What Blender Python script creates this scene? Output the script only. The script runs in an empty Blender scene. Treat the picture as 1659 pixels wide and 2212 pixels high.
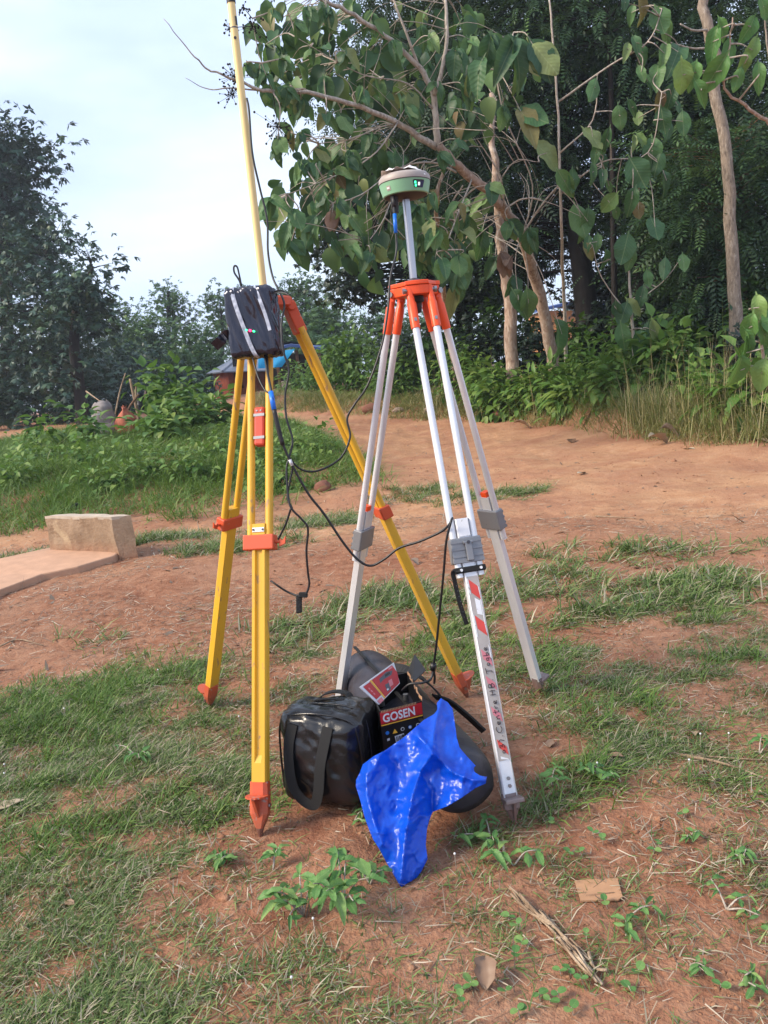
import bpy, bmesh, math, random
import numpy as np
from mathutils import Vector, Matrix

random.seed(7)
RNG = np.random.default_rng(11)
SC = bpy.context.scene
COL = SC.collection

# ------------------------------------------------------------------ camera, sky, sun, exposure
CAM_H, PITCH, ROLL = 1.22, math.radians(10.1), math.radians(6.0)
PW, PH, PF = 1659.0, 2212.0, 1661.0          # survey frame used to take bearings
_f = np.array([0, math.cos(PITCH), -math.sin(PITCH)])
_r0 = np.array([1.0, 0, 0]); _u0 = np.array([0, math.sin(PITCH), math.cos(PITCH)])
_R = math.cos(ROLL) * _r0 - math.sin(ROLL) * _u0
_U = math.sin(ROLL) * _r0 + math.cos(ROLL) * _u0
_C = np.array([0, 0, CAM_H])

cam_d = bpy.data.cameras.new('camera')
cam = bpy.data.objects.new('camera', cam_d); COL.objects.link(cam)
cam_d.sensor_fit = 'VERTICAL'; cam_d.sensor_height = 36.0; cam_d.sensor_width = 27.0
cam_d.lens = 36.0 * PF / PH
cam_d.clip_start = 0.05; cam_d.clip_end = 2000
cam.matrix_world = Matrix(((_R[0], _U[0], -_f[0], 0), (_R[1], _U[1], -_f[1], 0), (_R[2], _U[2], -_f[2], CAM_H), (0, 0, 0, 1)))
SC.camera = cam

SUN_AZ, SUN_EL = math.radians(-105), math.radians(37)      # bearing from +Y, negative = left
world = bpy.data.worlds.new('World'); SC.world = world; world.use_nodes = True
wn = world.node_tree; wn.nodes.clear()
def wnode(t, **k):
    n = wn.nodes.new(t)
    for a, b in k.items(): setattr(n, a, b)
    return n
sky = wnode('ShaderNodeTexSky', sky_type='NISHITA', sun_disc=False, sun_elevation=SUN_EL,
            sun_rotation=SUN_AZ, air_density=1.0, dust_density=1.6, ozone_density=1.2)
tc = wnode('ShaderNodeTexCoord')
mp = wnode('ShaderNodeMapping'); mp.inputs['Scale'].default_value = (1.0, 1.0, 3.2)
nz = wnode('ShaderNodeTexNoise'); nz.inputs['Scale'].default_value = 2.1; nz.inputs['Detail'].default_value = 6; nz.inputs['Roughness'].default_value = 0.55
cr = wnode('ShaderNodeValToRGB')
cr.color_ramp.elements[0].position = 0.36; cr.color_ramp.elements[0].color = (0.62, 0.62, 0.62, 1)
cr.color_ramp.elements[1].position = 0.62; cr.color_ramp.elements[1].color = (0.94, 0.94, 0.94, 1)
nz2 = wnode('ShaderNodeTexNoise'); nz2.inputs['Scale'].default_value = 3.4; nz2.inputs['Detail'].default_value = 5
cc = wnode('ShaderNodeValToRGB')
cc.color_ramp.elements[0].position = 0.35; cc.color_ramp.elements[0].color = (4.3, 5.2, 7.2, 1)
cc.color_ramp.elements[1].position = 0.66; cc.color_ramp.elements[1].color = (5.5, 6.3, 7.5, 1)
mx = wnode('ShaderNodeMixRGB')
bg = wnode('ShaderNodeBackground'); bg.inputs['Strength'].default_value = 0.10
wo = wnode('ShaderNodeOutputWorld')
L = wn.links.new
L(tc.outputs['Generated'], mp.inputs['Vector']); L(mp.outputs[0], nz.inputs['Vector']); L(mp.outputs[0], nz2.inputs['Vector'])
L(nz.outputs['Fac'], cr.inputs[0]); L(nz2.outputs['Fac'], cc.inputs[0])
L(cr.outputs[0], mx.inputs[0]); L(sky.outputs[0], mx.inputs[1]); L(cc.outputs[0], mx.inputs[2])
L(mx.outputs[0], bg.inputs['Color']); L(bg.outputs[0], wo.inputs['Surface'])

sun_d = bpy.data.lights.new('sun', 'SUN'); sun = bpy.data.objects.new('sun', sun_d); COL.objects.link(sun)
sun_d.energy = 2.8; sun_d.angle = math.radians(20); sun_d.color = (1.0, 0.86, 0.68)
_sd = Vector((math.sin(SUN_AZ) * math.cos(SUN_EL), math.cos(SUN_AZ) * math.cos(SUN_EL), math.sin(SUN_EL)))
sun.rotation_euler = _sd.to_track_quat('Z', 'Y').to_euler(); sun.location = (-20, -6, 14)

SC.view_settings.view_transform = 'Standard'; SC.view_settings.look = 'None'
SC.view_settings.exposure = 1.05; SC.view_settings.gamma = 1.0; SC.view_settings.use_curve_mapping = False
SC.render.engine = 'CYCLES'
SC.cycles.max_bounces = 6; SC.cycles.diffuse_bounces = 2; SC.cycles.glossy_bounces = 3
SC.cycles.transmission_bounces = 4; SC.cycles.transparent_max_bounces = 6
SC.cycles.use_denoising = True
SC.cycles.caustics_reflective = False; SC.cycles.caustics_refractive = False

# ------------------------------------------------------------------ bearings -> places
def ray(x, y): return _f + _R * (x - PW / 2) / PF - _U * (y - PH / 2) / PF
def P(x, y, Y): d = ray(x, y); return _C + d * (Y / d[1])
def G(x, y, z=0.0):
    d = ray(x, y); return _C + d * ((z - CAM_H) / d[2])
def px(x, Y): return x * Y / PF               # length of x frame units at distance Y
def proj(p):
    v = np.asarray(p) - _C; d = v @ _f
    return np.array([PW / 2 + PF * (v @ _R) / d, PH / 2 - PF * (v @ _U) / d])
def on_line(A, B, x, y):
    ts = np.linspace(-0.1, 1.1, 1201); pts = A + (B - A) * ts[:, None]
    v = pts - _C; d = v @ _f
    q = np.stack([PW / 2 + PF * (v @ _R) / d, PH / 2 - PF * (v @ _U) / d], 1)
    return ts[np.argmin(((q - np.array([x, y])) ** 2).sum(1))]

def _hash(ix, iy, s):
    h = (ix.astype(np.int64) * 374761393 + iy.astype(np.int64) * 668265263 + s * 974634541) & 0x7fffffff
    h = ((h ^ (h >> 13)) * 1274126177) & 0x7fffffff
    return ((h ^ (h >> 16)) & 0xffff) / 65535.0
def vnoise(x, y, s=0):
    x = np.asarray(x, float); y = np.asarray(y, float)
    ix = np.floor(x); iy = np.floor(y); fx = x - ix; fy = y - iy
    fx = fx * fx * (3 - 2 * fx); fy = fy * fy * (3 - 2 * fy)
    a = _hash(ix, iy, s); b = _hash(ix + 1, iy, s); c = _hash(ix, iy + 1, s); d = _hash(ix + 1, iy + 1, s)
    return (a * (1 - fx) + b * fx) * (1 - fy) + (c * (1 - fx) + d * fx) * fy
def fbm(x, y, s=0, o=4):
    v = 0; a = 0.5; t = 0
    for i in range(o):
        v = v + a * vnoise(x, y, s + i * 17); t += a; a *= 0.5; x = x * 2.03; y = y * 2.03
    return v / t
def sstep(a, b, x):
    t = np.clip((x - a) / (b - a), 0, 1); return t * t * (3 - 2 * t)

# ------------------------------------------------------------------ objects, tags
def tag(o, label=None, cat=None, group=None, kind=None):
    if label: o['label'] = label
    if cat: o['category'] = cat
    if group: o['group'] = group
    if kind: o['kind'] = kind
    return o
def thing(name, loc, label, cat, group=None):
    o = bpy.data.objects.new(name, None); COL.objects.link(o)
    o.location = tuple(float(v) for v in loc); o.empty_display_size = 0.1
    return tag(o, label, cat, group)
def root_of(p):
    while p is not None and p.parent is not None: p = p.parent
    return p
def _origin(parent):
    r = root_of(parent)
    return np.array(r.location) if r is not None else np.zeros(3)
def obj(name, V, F, mat, parent=None, smooth=False, rnd=None, bevel=0.0, origin=None, autos=None):
    V = np.asarray(V, float).reshape(-1, 3)
    off = _origin(parent) if parent is not None else (np.zeros(3) if origin is None else np.asarray(origin, float))
    V = V - off
    me = bpy.data.meshes.new(name)
    if isinstance(F, np.ndarray):
        n, k = F.shape
        me.vertices.add(len(V)); me.vertices.foreach_set('co', V.astype(np.float32).ravel())
        me.loops.add(n * k); me.loops.foreach_set('vertex_index', F.astype(np.int32).ravel())
        me.polygons.add(n); me.polygons.foreach_set('loop_start', (np.arange(n) * k).astype(np.int32))
        me.polygons.foreach_set('loop_total', np.full(n, k, np.int32))
        me.update(calc_edges=True)
    else:
        me.from_pydata([tuple(v) for v in V], [], [tuple(int(i) for i in f) for f in F])
        bm = bmesh.new(); bm.from_mesh(me)
        if bevel > 0:
            es = [e for e in bm.edges if len(e.link_faces) == 2 and e.calc_face_angle(0) > 0.5]
            bmesh.ops.bevel(bm, geom=es, offset=bevel, segments=2, affect='EDGES', profile=0.5, clamp_overlap=True)
        bmesh.ops.recalc_face_normals(bm, faces=bm.faces)
        bm.to_mesh(me); bm.free(); me.update()
    if rnd is not None:
        a = me.attributes.new('rnd', 'FLOAT', 'POINT'); a.data.foreach_set('value', np.asarray(rnd, np.float32))
    if smooth:
        me.polygons.foreach_set('use_smooth', np.ones(len(me.polygons), bool))
        if autos:
            try: me.set_sharp_from_angle(angle=math.radians(autos))
            except Exception: pass
    if mat: me.materials.append(mat)
    o = bpy.data.objects.new(name, me); COL.objects.link(o)
    if parent is not None: o.parent = parent
    elif origin is not None: o.location = tuple(float(v) for v in origin)
    return o

class MB:
    def __init__(s): s.V = []; s.F = []
    def add(s, V, F):
        b = len(s.V); s.V += [np.asarray(v, float) for v in V]; s.F += [[i + b for i in f] for f in F]; return s
    def box(s, c, ax, ay, az, hx, hy, hz):
        c, ax, ay, az = (np.asarray(q, float) for q in (c, ax, ay, az))
        V = [c + ax * (i * hx) + ay * (j * hy) + az * (k * hz) for k in (-1, 1) for j in (-1, 1) for i in (-1, 1)]
        return s.add(V, [[0, 2, 3, 1], [4, 5, 7, 6], [0, 1, 5, 4], [2, 6, 7, 3], [0, 4, 6, 2], [1, 3, 7, 5]])
    def tube(s, pts, rad, seg=8, cap=True):
        pts = [np.asarray(p, float) for p in pts]; n = len(pts)
        if np.isscalar(rad): rad = [rad] * n
        t = [pts[min(i + 1, n - 1)] - pts[max(i - 1, 0)] for i in range(n)]
        t = [q / (np.linalg.norm(q) + 1e-12) for q in t]
        a = np.array([0, 0, 1.0]) if abs(t[0][2]) < 0.9 else np.array([1.0, 0, 0])
        u = np.cross(t[0], a); u /= np.linalg.norm(u)
        V = []
        for i in range(n):
            u = u - t[i] * (u @ t[i]); u /= np.linalg.norm(u) + 1e-12
            w = np.cross(t[i], u)
            for k in range(seg):
                an = 2 * math.pi * k / seg
                V.append(pts[i] + (u * math.cos(an) + w * math.sin(an)) * rad[i])
        F = []
        for i in range(n - 1):
            for k in range(seg):
                k2 = (k + 1) % seg
                F.append([i * seg + k, i * seg + k2, (i + 1) * seg + k2, (i + 1) * seg + k])
        if cap: F.append(list(range(seg))[::-1]); F.append([(n - 1) * seg + k for k in range(seg)])
        return s.add(V, F)
    def lathe(s, c, prof, ax=(0, 0, 1), seg=32, a0=0, a1=2 * math.pi):
        c = np.asarray(c, float); ax = np.asarray(ax, float); ax /= np.linalg.norm(ax)
        h = np.array([1.0, 0, 0]) if abs(ax[0]) < 0.9 else np.array([0, 1.0, 0])
        u = h - ax * (h @ ax); u /= np.linalg.norm(u); w = np.cross(ax, u)
        full = abs(a1 - a0 - 2 * math.pi) < 1e-6; m = seg if full else seg + 1
        V = []
        for r, z in prof:
            for k in range(m):
                an = a0 + (a1 - a0) * k / seg
                V.append(c + ax * z + (u * math.cos(an) + w * math.sin(an)) * r)
        F = []
        for i in range(len(prof) - 1):
            for k in range(seg):
                k2 = (k + 1) % m
                F.append([i * m + k, i * m + k2, (i + 1) * m + k2, (i + 1) * m + k])
        return s.add(V, F)
    def disc_cap(s, pts): return s.add(pts, [list(range(len(pts)))])
    def prism(s, poly, d):
        d = np.asarray(d, float); n = len(poly)
        V = [np.asarray(p, float) for p in poly] + [np.asarray(p, float) + d for p in poly]
        F = [list(range(n))[::-1], list(range(n, 2 * n))] + [[i, (i + 1) % n, n + (i + 1) % n, n + i] for i in range(n)]
        return s.add(V, F)
    def build(s, name, mat, parent=None, **k): return obj(name, s.V, s.F, mat, parent, **k)

def smooth_path(pts, n=8):
    pts = [np.asarray(p, float) for p in pts]
    q = [2 * pts[0] - pts[1]] + pts + [2 * pts[-1] - pts[-2]]; out = []
    for i in range(1, len(q) - 2):
        for k in range(n):
            t = k / n; a, b, c, d = q[i - 1], q[i], q[i + 1], q[i + 2]
            out.append(0.5 * ((2 * b) + (-a + c) * t + (2 * a - 5 * b + 4 * c - d) * t * t + (-a + 3 * b - 3 * c + d) * t ** 3))
    out.append(pts[-1]); return out
def unit(v): v = np.asarray(v, float); return v / (np.linalg.norm(v) + 1e-12)
def ribbon(pts, side, w, th):
    """flat strap of width w along pts; side = width direction (one or per point)"""
    n = len(pts); V = []; F = []
    pts = [np.asarray(p, float) for p in pts]
    for i in range(n):
        t = unit(pts[min(i + 1, n - 1)] - pts[max(i - 1, 0)])
        s_ = np.asarray(side[i] if isinstance(side, list) else side, float); s_ = unit(s_ - t * (s_ @ t)); m = np.cross(t, s_)
        for a, b in ((-1, -1), (1, -1), (1, 1), (-1, 1)): V.append(pts[i] + s_ * a * w / 2 + m * b * th / 2)
    for i in range(n - 1):
        for k in range(4): F.append([i * 4 + k, i * 4 + (k + 1) % 4, i * 4 + 4 + (k + 1) % 4, i * 4 + 4 + k])
    F.append([3, 2, 1, 0]); F.append([4 * (n - 1) + k for k in range(4)])
    return V, F

# ------------------------------------------------------------------ materials
def srgb(r, g, b):
    f = lambda c: (c / 255 / 12.92) if c / 255 <= 0.04045 else ((c / 255 + 0.055) / 1.055) ** 2.4
    return (f(r), f(g), f(b), 1)
class NM:
    def __init__(s, name):
        s.m = bpy.data.materials.new(name); s.m.use_nodes = True; s.t = s.m.node_tree
        s.p = s.t.nodes['Principled BSDF']; s.out = s.t.nodes['Material Output']
    def n(s, t, **k):
        q = s.t.nodes.new(t)
        for a, b in k.items(): setattr(q, a, b)
        return q
    def l(s, a, b): s.t.links.new(a, b)
    def noise(s, scale, detail=4, rough=0.5, coord='Object', dist=0.0, vec=None, stretch=None):
        n = s.n('ShaderNodeTexNoise'); n.inputs['Scale'].default_value = scale; n.inputs['Detail'].default_value = detail
        n.inputs['Roughness'].default_value = rough; n.inputs['Distortion'].default_value = dist
        if coord == 'World':
            g = s.n('ShaderNodeNewGeometry'); src = g.outputs['Position']
        else:
            g = s.n('ShaderNodeTexCoord'); src = g.outputs[coord]
        if stretch:
            m = s.n('ShaderNodeMapping'); m.inputs['Scale'].default_value = stretch; s.l(src, m.inputs['Vector']); src = m.outputs[0]
        s.l(src, n.inputs['Vector']); return n.outputs['Fac']
    def ramp(s, fac, stops, interp='LINEAR'):
        r = s.n('ShaderNodeValToRGB'); e = r.color_ramp.elements; r.color_ramp.interpolation = interp
        while len(e) > 1: e.remove(e[-1])
        e[0].position = stops[0][0]; e[0].color = stops[0][1]
        for p, c in stops[1:]:
            q = e.new(p); q.color = c
        s.l(fac, r.inputs[0]); return r.outputs[0]
    def mix(s, fac, a, b, mode='MIX'):
        m = s.n('ShaderNodeMixRGB', blend_type=mode)
        for sock, v in ((m.inputs[0], fac), (m.inputs[1], a), (m.inputs[2], b)):
            if hasattr(v, 'is_linked') or hasattr(v, 'node'): s.l(v, sock)
            else: sock.default_value = v
        return m.outputs[0]
    def math(s, op, a, b=0.0, clamp=False):
        m = s.n('ShaderNodeMath', operation=op); m.use_clamp = clamp
        for sock, v in ((m.inputs[0], a), (m.inputs[1], b)):
            if hasattr(v, 'node'): s.l(v, sock)
            else: sock.default_value = v
        return m.outputs[0]
    def bump(s, h, strength=0.3, dist=0.01):
        b = s.n('ShaderNodeBump'); b.inputs['Strength'].default_value = strength; b.inputs['Distance'].default_value = dist
        s.l(h, b.inputs['Height']); s.l(b.outputs[0], s.p.inputs['Normal']); return b
    def attr(s, name):
        a = s.n('ShaderNodeAttribute', attribute_name=name); return a.outputs['Fac']
    def col(s, c):
        if hasattr(c, 'node'): s.l(c, s.p.inputs['Base Color'])
        else: s.p.inputs['Base Color'].default_value = c
    def set(s, rough=0.5, metal=0.0, spec=0.5):
        s.p.inputs['Roughness'].default_value = rough; s.p.inputs['Metallic'].default_value = metal
        s.p.inputs['Specular IOR Level'].default_value = spec; return s
M = {}
def painted(key, base, wear, dirt, rough=0.45, metal=0.0, nscale=30, lo=0.62, hi=0.70, bumpy=0.15, stretch=None):
    m = NM(key); n1 = m.noise(nscale, 6, 0.65, stretch=stretch); n2 = m.noise(5, 3)
    c = m.mix(m.ramp(n2, [(0.35, (0, 0, 0, 1)), (0.8, (0.45, 0.45, 0.45, 1))]), base, dirt)
    c = m.mix(m.ramp(n1, [(lo, (0, 0, 0, 1)), (hi, (1, 1, 1, 1))]), c, wear)
    g = m.n('ShaderNodeNewGeometry'); sx = m.n('ShaderNodeSeparateXYZ'); m.l(g.outputs['Position'], sx.inputs[0])
    mud = m.math('MULTIPLY', m.ramp(m.math('ADD', sx.outputs['Z'], m.math('MULTIPLY', n1, 0.12)), [(0.06, (1, 1, 1, 1)), (0.20, (0, 0, 0, 1))]), 0.75)
    c = m.mix(mud, c, srgb(140, 92, 72))
    m.col(c); m.set(rough, metal); m.bump(n1, bumpy, 0.002); M[key] = m.m; return m
painted('yellow_paint', srgb(216, 166, 44), srgb(160, 126, 88), srgb(186, 146, 66), 0.45, 0, 40, 0.60, 0.66, stretch=(1, 1, 0.25))
painted('yellow_pole', srgb(228, 206, 146), srgb(210, 190, 140), srgb(214, 188, 118), 0.38, 0, 20, 0.7, 0.8)
painted('orange_metal', srgb(200, 78, 40), srgb(150, 136, 130), srgb(182, 96, 74), 0.52, 0.0, 45, 0.60, 0.66)
painted('orange_plastic', srgb(236, 82, 30), srgb(200, 90, 60), srgb(214, 76, 34), 0.4, 0, 60, 0.74, 0.8)
painted('red_plastic', srgb(196, 66, 44), srgb(160, 72, 56), srgb(170, 62, 44), 0.5, 0, 60, 0.7, 0.78)
painted('bare_steel', srgb(150, 150, 152), srgb(110, 108, 106), srgb(124, 122, 120), 0.38, 0.9, 30, 0.62, 0.75)
painted('dark_steel', srgb(74, 74, 82), srgb(110, 100, 96), srgb(90, 70, 62), 0.55, 0.5, 30, 0.6, 0.75)
painted('cast_grey', srgb(128, 132, 138), srgb(90, 90, 94), srgb(140, 122, 110), 0.5, 0.35, 40, 0.66, 0.74)
painted('white_label', srgb(224, 226, 230), srgb(150, 150, 150), srgb(206, 206, 210), 0.4, 0, 70, 0.62, 0.68)
def metal_tube():
    m = NM('aluminium'); n = m.noise(14, 4, 0.6, stretch=(1, 1, 0.15)); n2 = m.noise(120, 3)
    m.col(m.ramp(n, [(0.3, srgb(208, 209, 213)), (0.7, srgb(230, 231, 234))]))
    m.p.inputs['Metallic'].default_value = 0.38
    m.l(m.ramp(n2, [(0.3, (0.28,) * 3 + (1,)), (0.8, (0.46,) * 3 + (1,))]), m.p.inputs['Roughness']); M['aluminium'] = m.m
    m = NM('chrome'); n = m.noise(20, 3, stretch=(1, 1, 0.1)); m.col(m.ramp(n, [(0.3, srgb(150, 152, 158)), (0.7, srgb(186, 188, 194))]))
    m.set(0.30, 0.9); M['chrome'] = m.m
metal_tube()
def plain(key, c, rough=0.5, metal=0.0, var=0.12, ns=25, bump=0.0, coord='Object', spec=0.5):
    m = NM(key); n = m.noise(ns, 4, 0.6, coord)
    lo = tuple(x * (1 - var) for x in c[:3]) + (1,); hi = tuple(min(1, x * (1 + var)) for x in c[:3]) + (1,)
    m.col(m.ramp(n, [(0.3, lo), (0.7, hi)])); m.set(rough, metal, spec)
    if bump: m.bump(n, bump, 0.004)
    M[key] = m.m; return m
plain('black_rubber', srgb(26, 26, 30), 0.55)
plain('cable_black', srgb(18, 18, 22), 0.42)
plain('cable_grey', srgb(120, 118, 112), 0.5)
plain('blue_tape', srgb(20, 110, 215), 0.35)
plain('silver_label', srgb(200, 200, 205), 0.35, 0.3)
plain('webbing', srgb(20, 20, 22), 0.8, bump=0.5, ns=300)
plain('receiver_green', srgb(128, 176, 142), 0.42, var=0.05)
plain('receiver_grey', srgb(158, 148, 142), 0.5, var=0.06)
plain('film_white', srgb(232, 226, 222), 0.35, var=0.08)
plain('receiver_dark', srgb(50, 46, 48), 0.6)
plain('panel_navy', srgb(30, 48, 84), 0.3)
plain('white_plastic', srgb(226, 226, 226), 0.4)
plain('print_red', srgb(176, 26, 38), 0.4)
plain('print_black', srgb(16, 15, 18), 0.4)
plain('print_yellow', srgb(232, 176, 60), 0.4)
plain('print_white', srgb(205, 208, 214), 0.4)
plain('print_blue', srgb(40, 110, 190), 0.4)
plain('print_grey', srgb(70, 76, 88), 0.4)
plain('print_pink', srgb(206, 120, 128), 0.4)
plain('card_raw', srgb(168, 128, 96), 0.9, bump=0.2)
plain('tape_red', srgb(206, 70, 60), 0.35); plain('tape_faded', srgb(196, 118, 128), 0.4)
plain('tape_grey', srgb(164, 158, 154), 0.45, var=0.2, ns=12)
plain('ink', srgb(38, 24, 34), 0.6)
def emis(key, c, s):
    m = NM(key); m.col((0.02, 0.02, 0.02, 1)); m.p.inputs['Emission Color'].default_value = c; m.p.inputs['Emission Strength'].default_value = s; M[key] = m.m
emis('led_green', (0.05, 1, 0.35, 1), 1.6); emis('led_red', (1, 0.05, 0.2, 1), 1.2); emis('led_white', (0.9, 1, 0.95, 1), 0.9)
def foil():
    m = NM('black_film'); n = m.noise(42, 1.5, 0.4, stretch=(1, 1, 0.16), dist=0.6)
    m.col(srgb(46, 47, 60)); m.set(0.16, 0.55, 0.9); m.bump(n, 0.7, 0.008); M['black_film'] = m.m
    m = NM('clear_tape'); n = m.noise(60, 4); m.col(m.ramp(n, [(0.3, srgb(120, 128, 148)), (0.7, srgb(205, 212, 226))])); m.set(0.3); m.bump(n, 0.5, 0.004); M['clear_tape'] = m.m
    m = NM('blue_film'); n = m.noise(11, 4, 0.5, dist=1.4); n3 = m.noise(60, 2, 0.5, dist=1.0)
    m.col(m.ramp(n, [(0.25, srgb(0, 66, 188)), (0.75, srgb(8, 94, 220))])); m.set(0.33, 0, 0.6)
    h = m.math('ADD', n, m.math('MULTIPLY', n3, 0.15)); m.bump(h, 0.38, 0.012)
    tr = m.n('ShaderNodeBsdfTranslucent'); tr.inputs[0].default_value = srgb(40, 135, 245)
    ms = m.n('ShaderNodeMixShader'); ms.inputs[0].default_value = 0.3
    m.l(m.p.outputs[0], ms.inputs[1]); m.l(tr.outputs[0], ms.inputs[2]); m.l(ms.outputs[0], m.out.inputs['Surface']); M['blue_film'] = m.m
    m = NM('leather'); n = m.noise(9, 5, 0.55, dist=0.4); n2 = m.noise(240, 2)
    m.col(m.ramp(n, [(0.3, srgb(16, 16, 19)), (0.7, srgb(26, 26, 31))])); m.set(0.27, 0, 0.6)
    h = m.math('ADD', n, m.math('MULTIPLY', n2, 0.05)); m.bump(h, 0.25, 0.02); M['leather'] = m.m
    m = NM('vinyl'); n = m.noise(7, 5, 0.55, dist=0.6); n2 = m.noise(3, 4, 0.6)
    c = m.ramp(n, [(0.3, srgb(36, 36, 46)), (0.7, srgb(54, 53, 64))])
    c = m.mix(m.ramp(n2, [(0.5, (0, 0, 0, 1)), (0.75, (0.5, 0.5, 0.5, 1))]), c, srgb(96, 84, 76))
    m.col(c); m.set(0.5, 0, 0.45); m.bump(n, 0.5, 0.02); M['vinyl'] = m.m
foil()
def leafmat(key, stops, trans=0.25, rough=0.5, use_obj=False, tcol=None):
    m = NM(key)
    if use_obj:
        oi = m.n('ShaderNodeObjectInfo'); fac = oi.outputs['Random']
    else: fac = m.attr('rnd')
    c = m.ramp(fac, stops)
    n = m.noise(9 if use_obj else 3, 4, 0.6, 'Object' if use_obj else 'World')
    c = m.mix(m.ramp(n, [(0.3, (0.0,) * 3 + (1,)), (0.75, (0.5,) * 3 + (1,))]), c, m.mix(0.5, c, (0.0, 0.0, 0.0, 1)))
    if use_obj:
        tcn = m.n('ShaderNodeTexCoord'); sp = m.n('ShaderNodeSeparateXYZ'); m.l(tcn.outputs['Object'], sp.inputs[0]); ax_ = m.math('ABSOLUTE', sp.outputs['X'])
        rib = m.ramp(ax_, [(0.008, (0.55, 0.55, 0.55, 1)), (0.022, (0, 0, 0, 1))])
        vv = m.math('SINE', m.math('MULTIPLY', m.math('SUBTRACT', sp.outputs['Y'], m.math('MULTIPLY', ax_, 0.7)), 58.0))
        c = m.mix(m.math('MAXIMUM', m.math('MULTIPLY', m.ramp(vv, [(0.80, (0, 0, 0, 1)), (0.98, (1, 1, 1, 1))]), 0.16), rib), c, m.mix(0.5, c, (0.36, 0.42, 0.20, 1) if 'teak' in key or 'fresh' in key else (0.30, 0.22, 0.15, 1)))
        n5 = m.noise(4, 5, 0.7, 'Object'); c = m.mix(m.ramp(n5, [(0.66, (0, 0, 0, 1)), (0.74, (0.5, 0.5, 0.5, 1))]), c, (0.16, 0.11, 0.045, 1))
        m.bump(vv, 0.10, 0.02)
    m.col(c); m.set(rough, 0, 0.35)
    if trans > 0:
        tr = m.n('ShaderNodeBsdfTranslucent'); m.l(m.mix(0.5, c, tcol or (0.12, 0.22, 0.03, 1)), tr.inputs[0])
        ms = m.n('ShaderNodeMixShader'); ms.inputs[0].default_value = trans
        m.l(m.p.outputs[0], ms.inputs[1]); m.l(tr.outputs[0], ms.inputs[2]); m.l(ms.outputs[0], m.out.inputs['Surface'])
    M[key] = m.m
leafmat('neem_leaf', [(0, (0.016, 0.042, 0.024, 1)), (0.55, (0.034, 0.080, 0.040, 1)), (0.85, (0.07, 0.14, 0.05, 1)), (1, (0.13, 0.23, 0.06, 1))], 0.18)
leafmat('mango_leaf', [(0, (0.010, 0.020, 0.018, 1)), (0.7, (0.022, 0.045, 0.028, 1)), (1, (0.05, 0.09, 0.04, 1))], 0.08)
leafmat('shade_leaf', [(0, (0.011, 0.030, 0.017, 1)), (0.55, (0.026, 0.062, 0.029, 1)), (0.85, (0.060, 0.120, 0.042, 1)), (1, (0.12, 0.20, 0.06, 1))], 0.12)  # darker copy of neem_leaf; the canopy's shade is painted into its green
leafmat('teak_mass', [(0, (0.022, 0.064, 0.034, 1)), (0.5, (0.058, 0.140, 0.055, 1)), (0.82, (0.14, 0.25, 0.08, 1)), (0.94, (0.24, 0.29, 0.10, 1)), (1, (0.22, 0.14, 0.07, 1))], 0.3)
leafmat('far_leaf', [(0, (0.035, 0.085, 0.036, 1)), (0.6, (0.075, 0.16, 0.055, 1)), (1, (0.17, 0.28, 0.08, 1))], 0.25)
leafmat('dusk_leaf', [(0, (0.016, 0.042, 0.034, 1)), (0.6, (0.036, 0.085, 0.058, 1)), (0.95, (0.08, 0.15, 0.06, 1)), (1, (0.12, 0.11, 0.05, 1))], 0.06)  # backlight and bluish haze painted into this dark leaf green
leafmat('teak_leaf', [(0, (0.032, 0.095, 0.045, 1)), (0.5, (0.070, 0.170, 0.062, 1)), (0.82, (0.14, 0.26, 0.08, 1)), (0.94, (0.24, 0.30, 0.11, 1)), (0.98, (0.24, 0.19, 0.07, 1)), (1, (0.13, 0.07, 0.035, 1))], 0.28, use_obj=True)
leafmat('fresh_leaf', [(0, (0.08, 0.21, 0.055, 1)), (0.6, (0.13, 0.29, 0.08, 1)), (1, (0.24, 0.38, 0.11, 1))], 0.3, use_obj=True)
leafmat('pale_leaf', [(0, (0.44, 0.35, 0.25, 1)), (1, (0.58, 0.48, 0.36, 1))], 0.1, use_obj=True)
leafmat('brown_leaf', [(0, (0.17, 0.09, 0.055, 1)), (1, (0.24, 0.14, 0.09, 1))], 0.1, use_obj=True)
leafmat('herb_leaf', [(0, (0.045, 0.115, 0.024, 1)), (0.6, (0.12, 0.24, 0.048, 1)), (1, (0.30, 0.40, 0.10, 1))], 0.35)
leafmat('grass_blade', [(0, (0.065, 0.125, 0.034, 1)), (0.5, (0.14, 0.22, 0.058, 1)), (0.78, (0.26, 0.32, 0.11, 1)), (0.84, (0.36, 0.31, 0.20, 1)), (1, (0.50, 0.44, 0.33, 1))], 0.25)
leafmat('lush_grass', [(0, (0.065, 0.14, 0.026, 1)), (0.6, (0.14, 0.24, 0.042, 1)), (0.92, (0.25, 0.34, 0.075, 1)), (1, (0.38, 0.35, 0.17, 1))], 0.3)
leafmat('dry_grass', [(0, (0.11, 0.18, 0.04, 1)), (0.4, (0.24, 0.26, 0.08, 1)), (0.8, (0.38, 0.33, 0.15, 1)), (1, (0.46, 0.38, 0.22, 1))], 0.25)
leafmat('straw', [(0, (0.14, 0.09, 0.06, 1)), (0.5, (0.30, 0.22, 0.15, 1)), (1, (0.50, 0.42, 0.32, 1))], 0.0)
leafmat('dead_leaf', [(0, (0.24, 0.14, 0.09, 1)), (0.5, (0.36, 0.25, 0.16, 1)), (1, (0.50, 0.38, 0.24, 1))], 0.1, use_obj=True)
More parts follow.
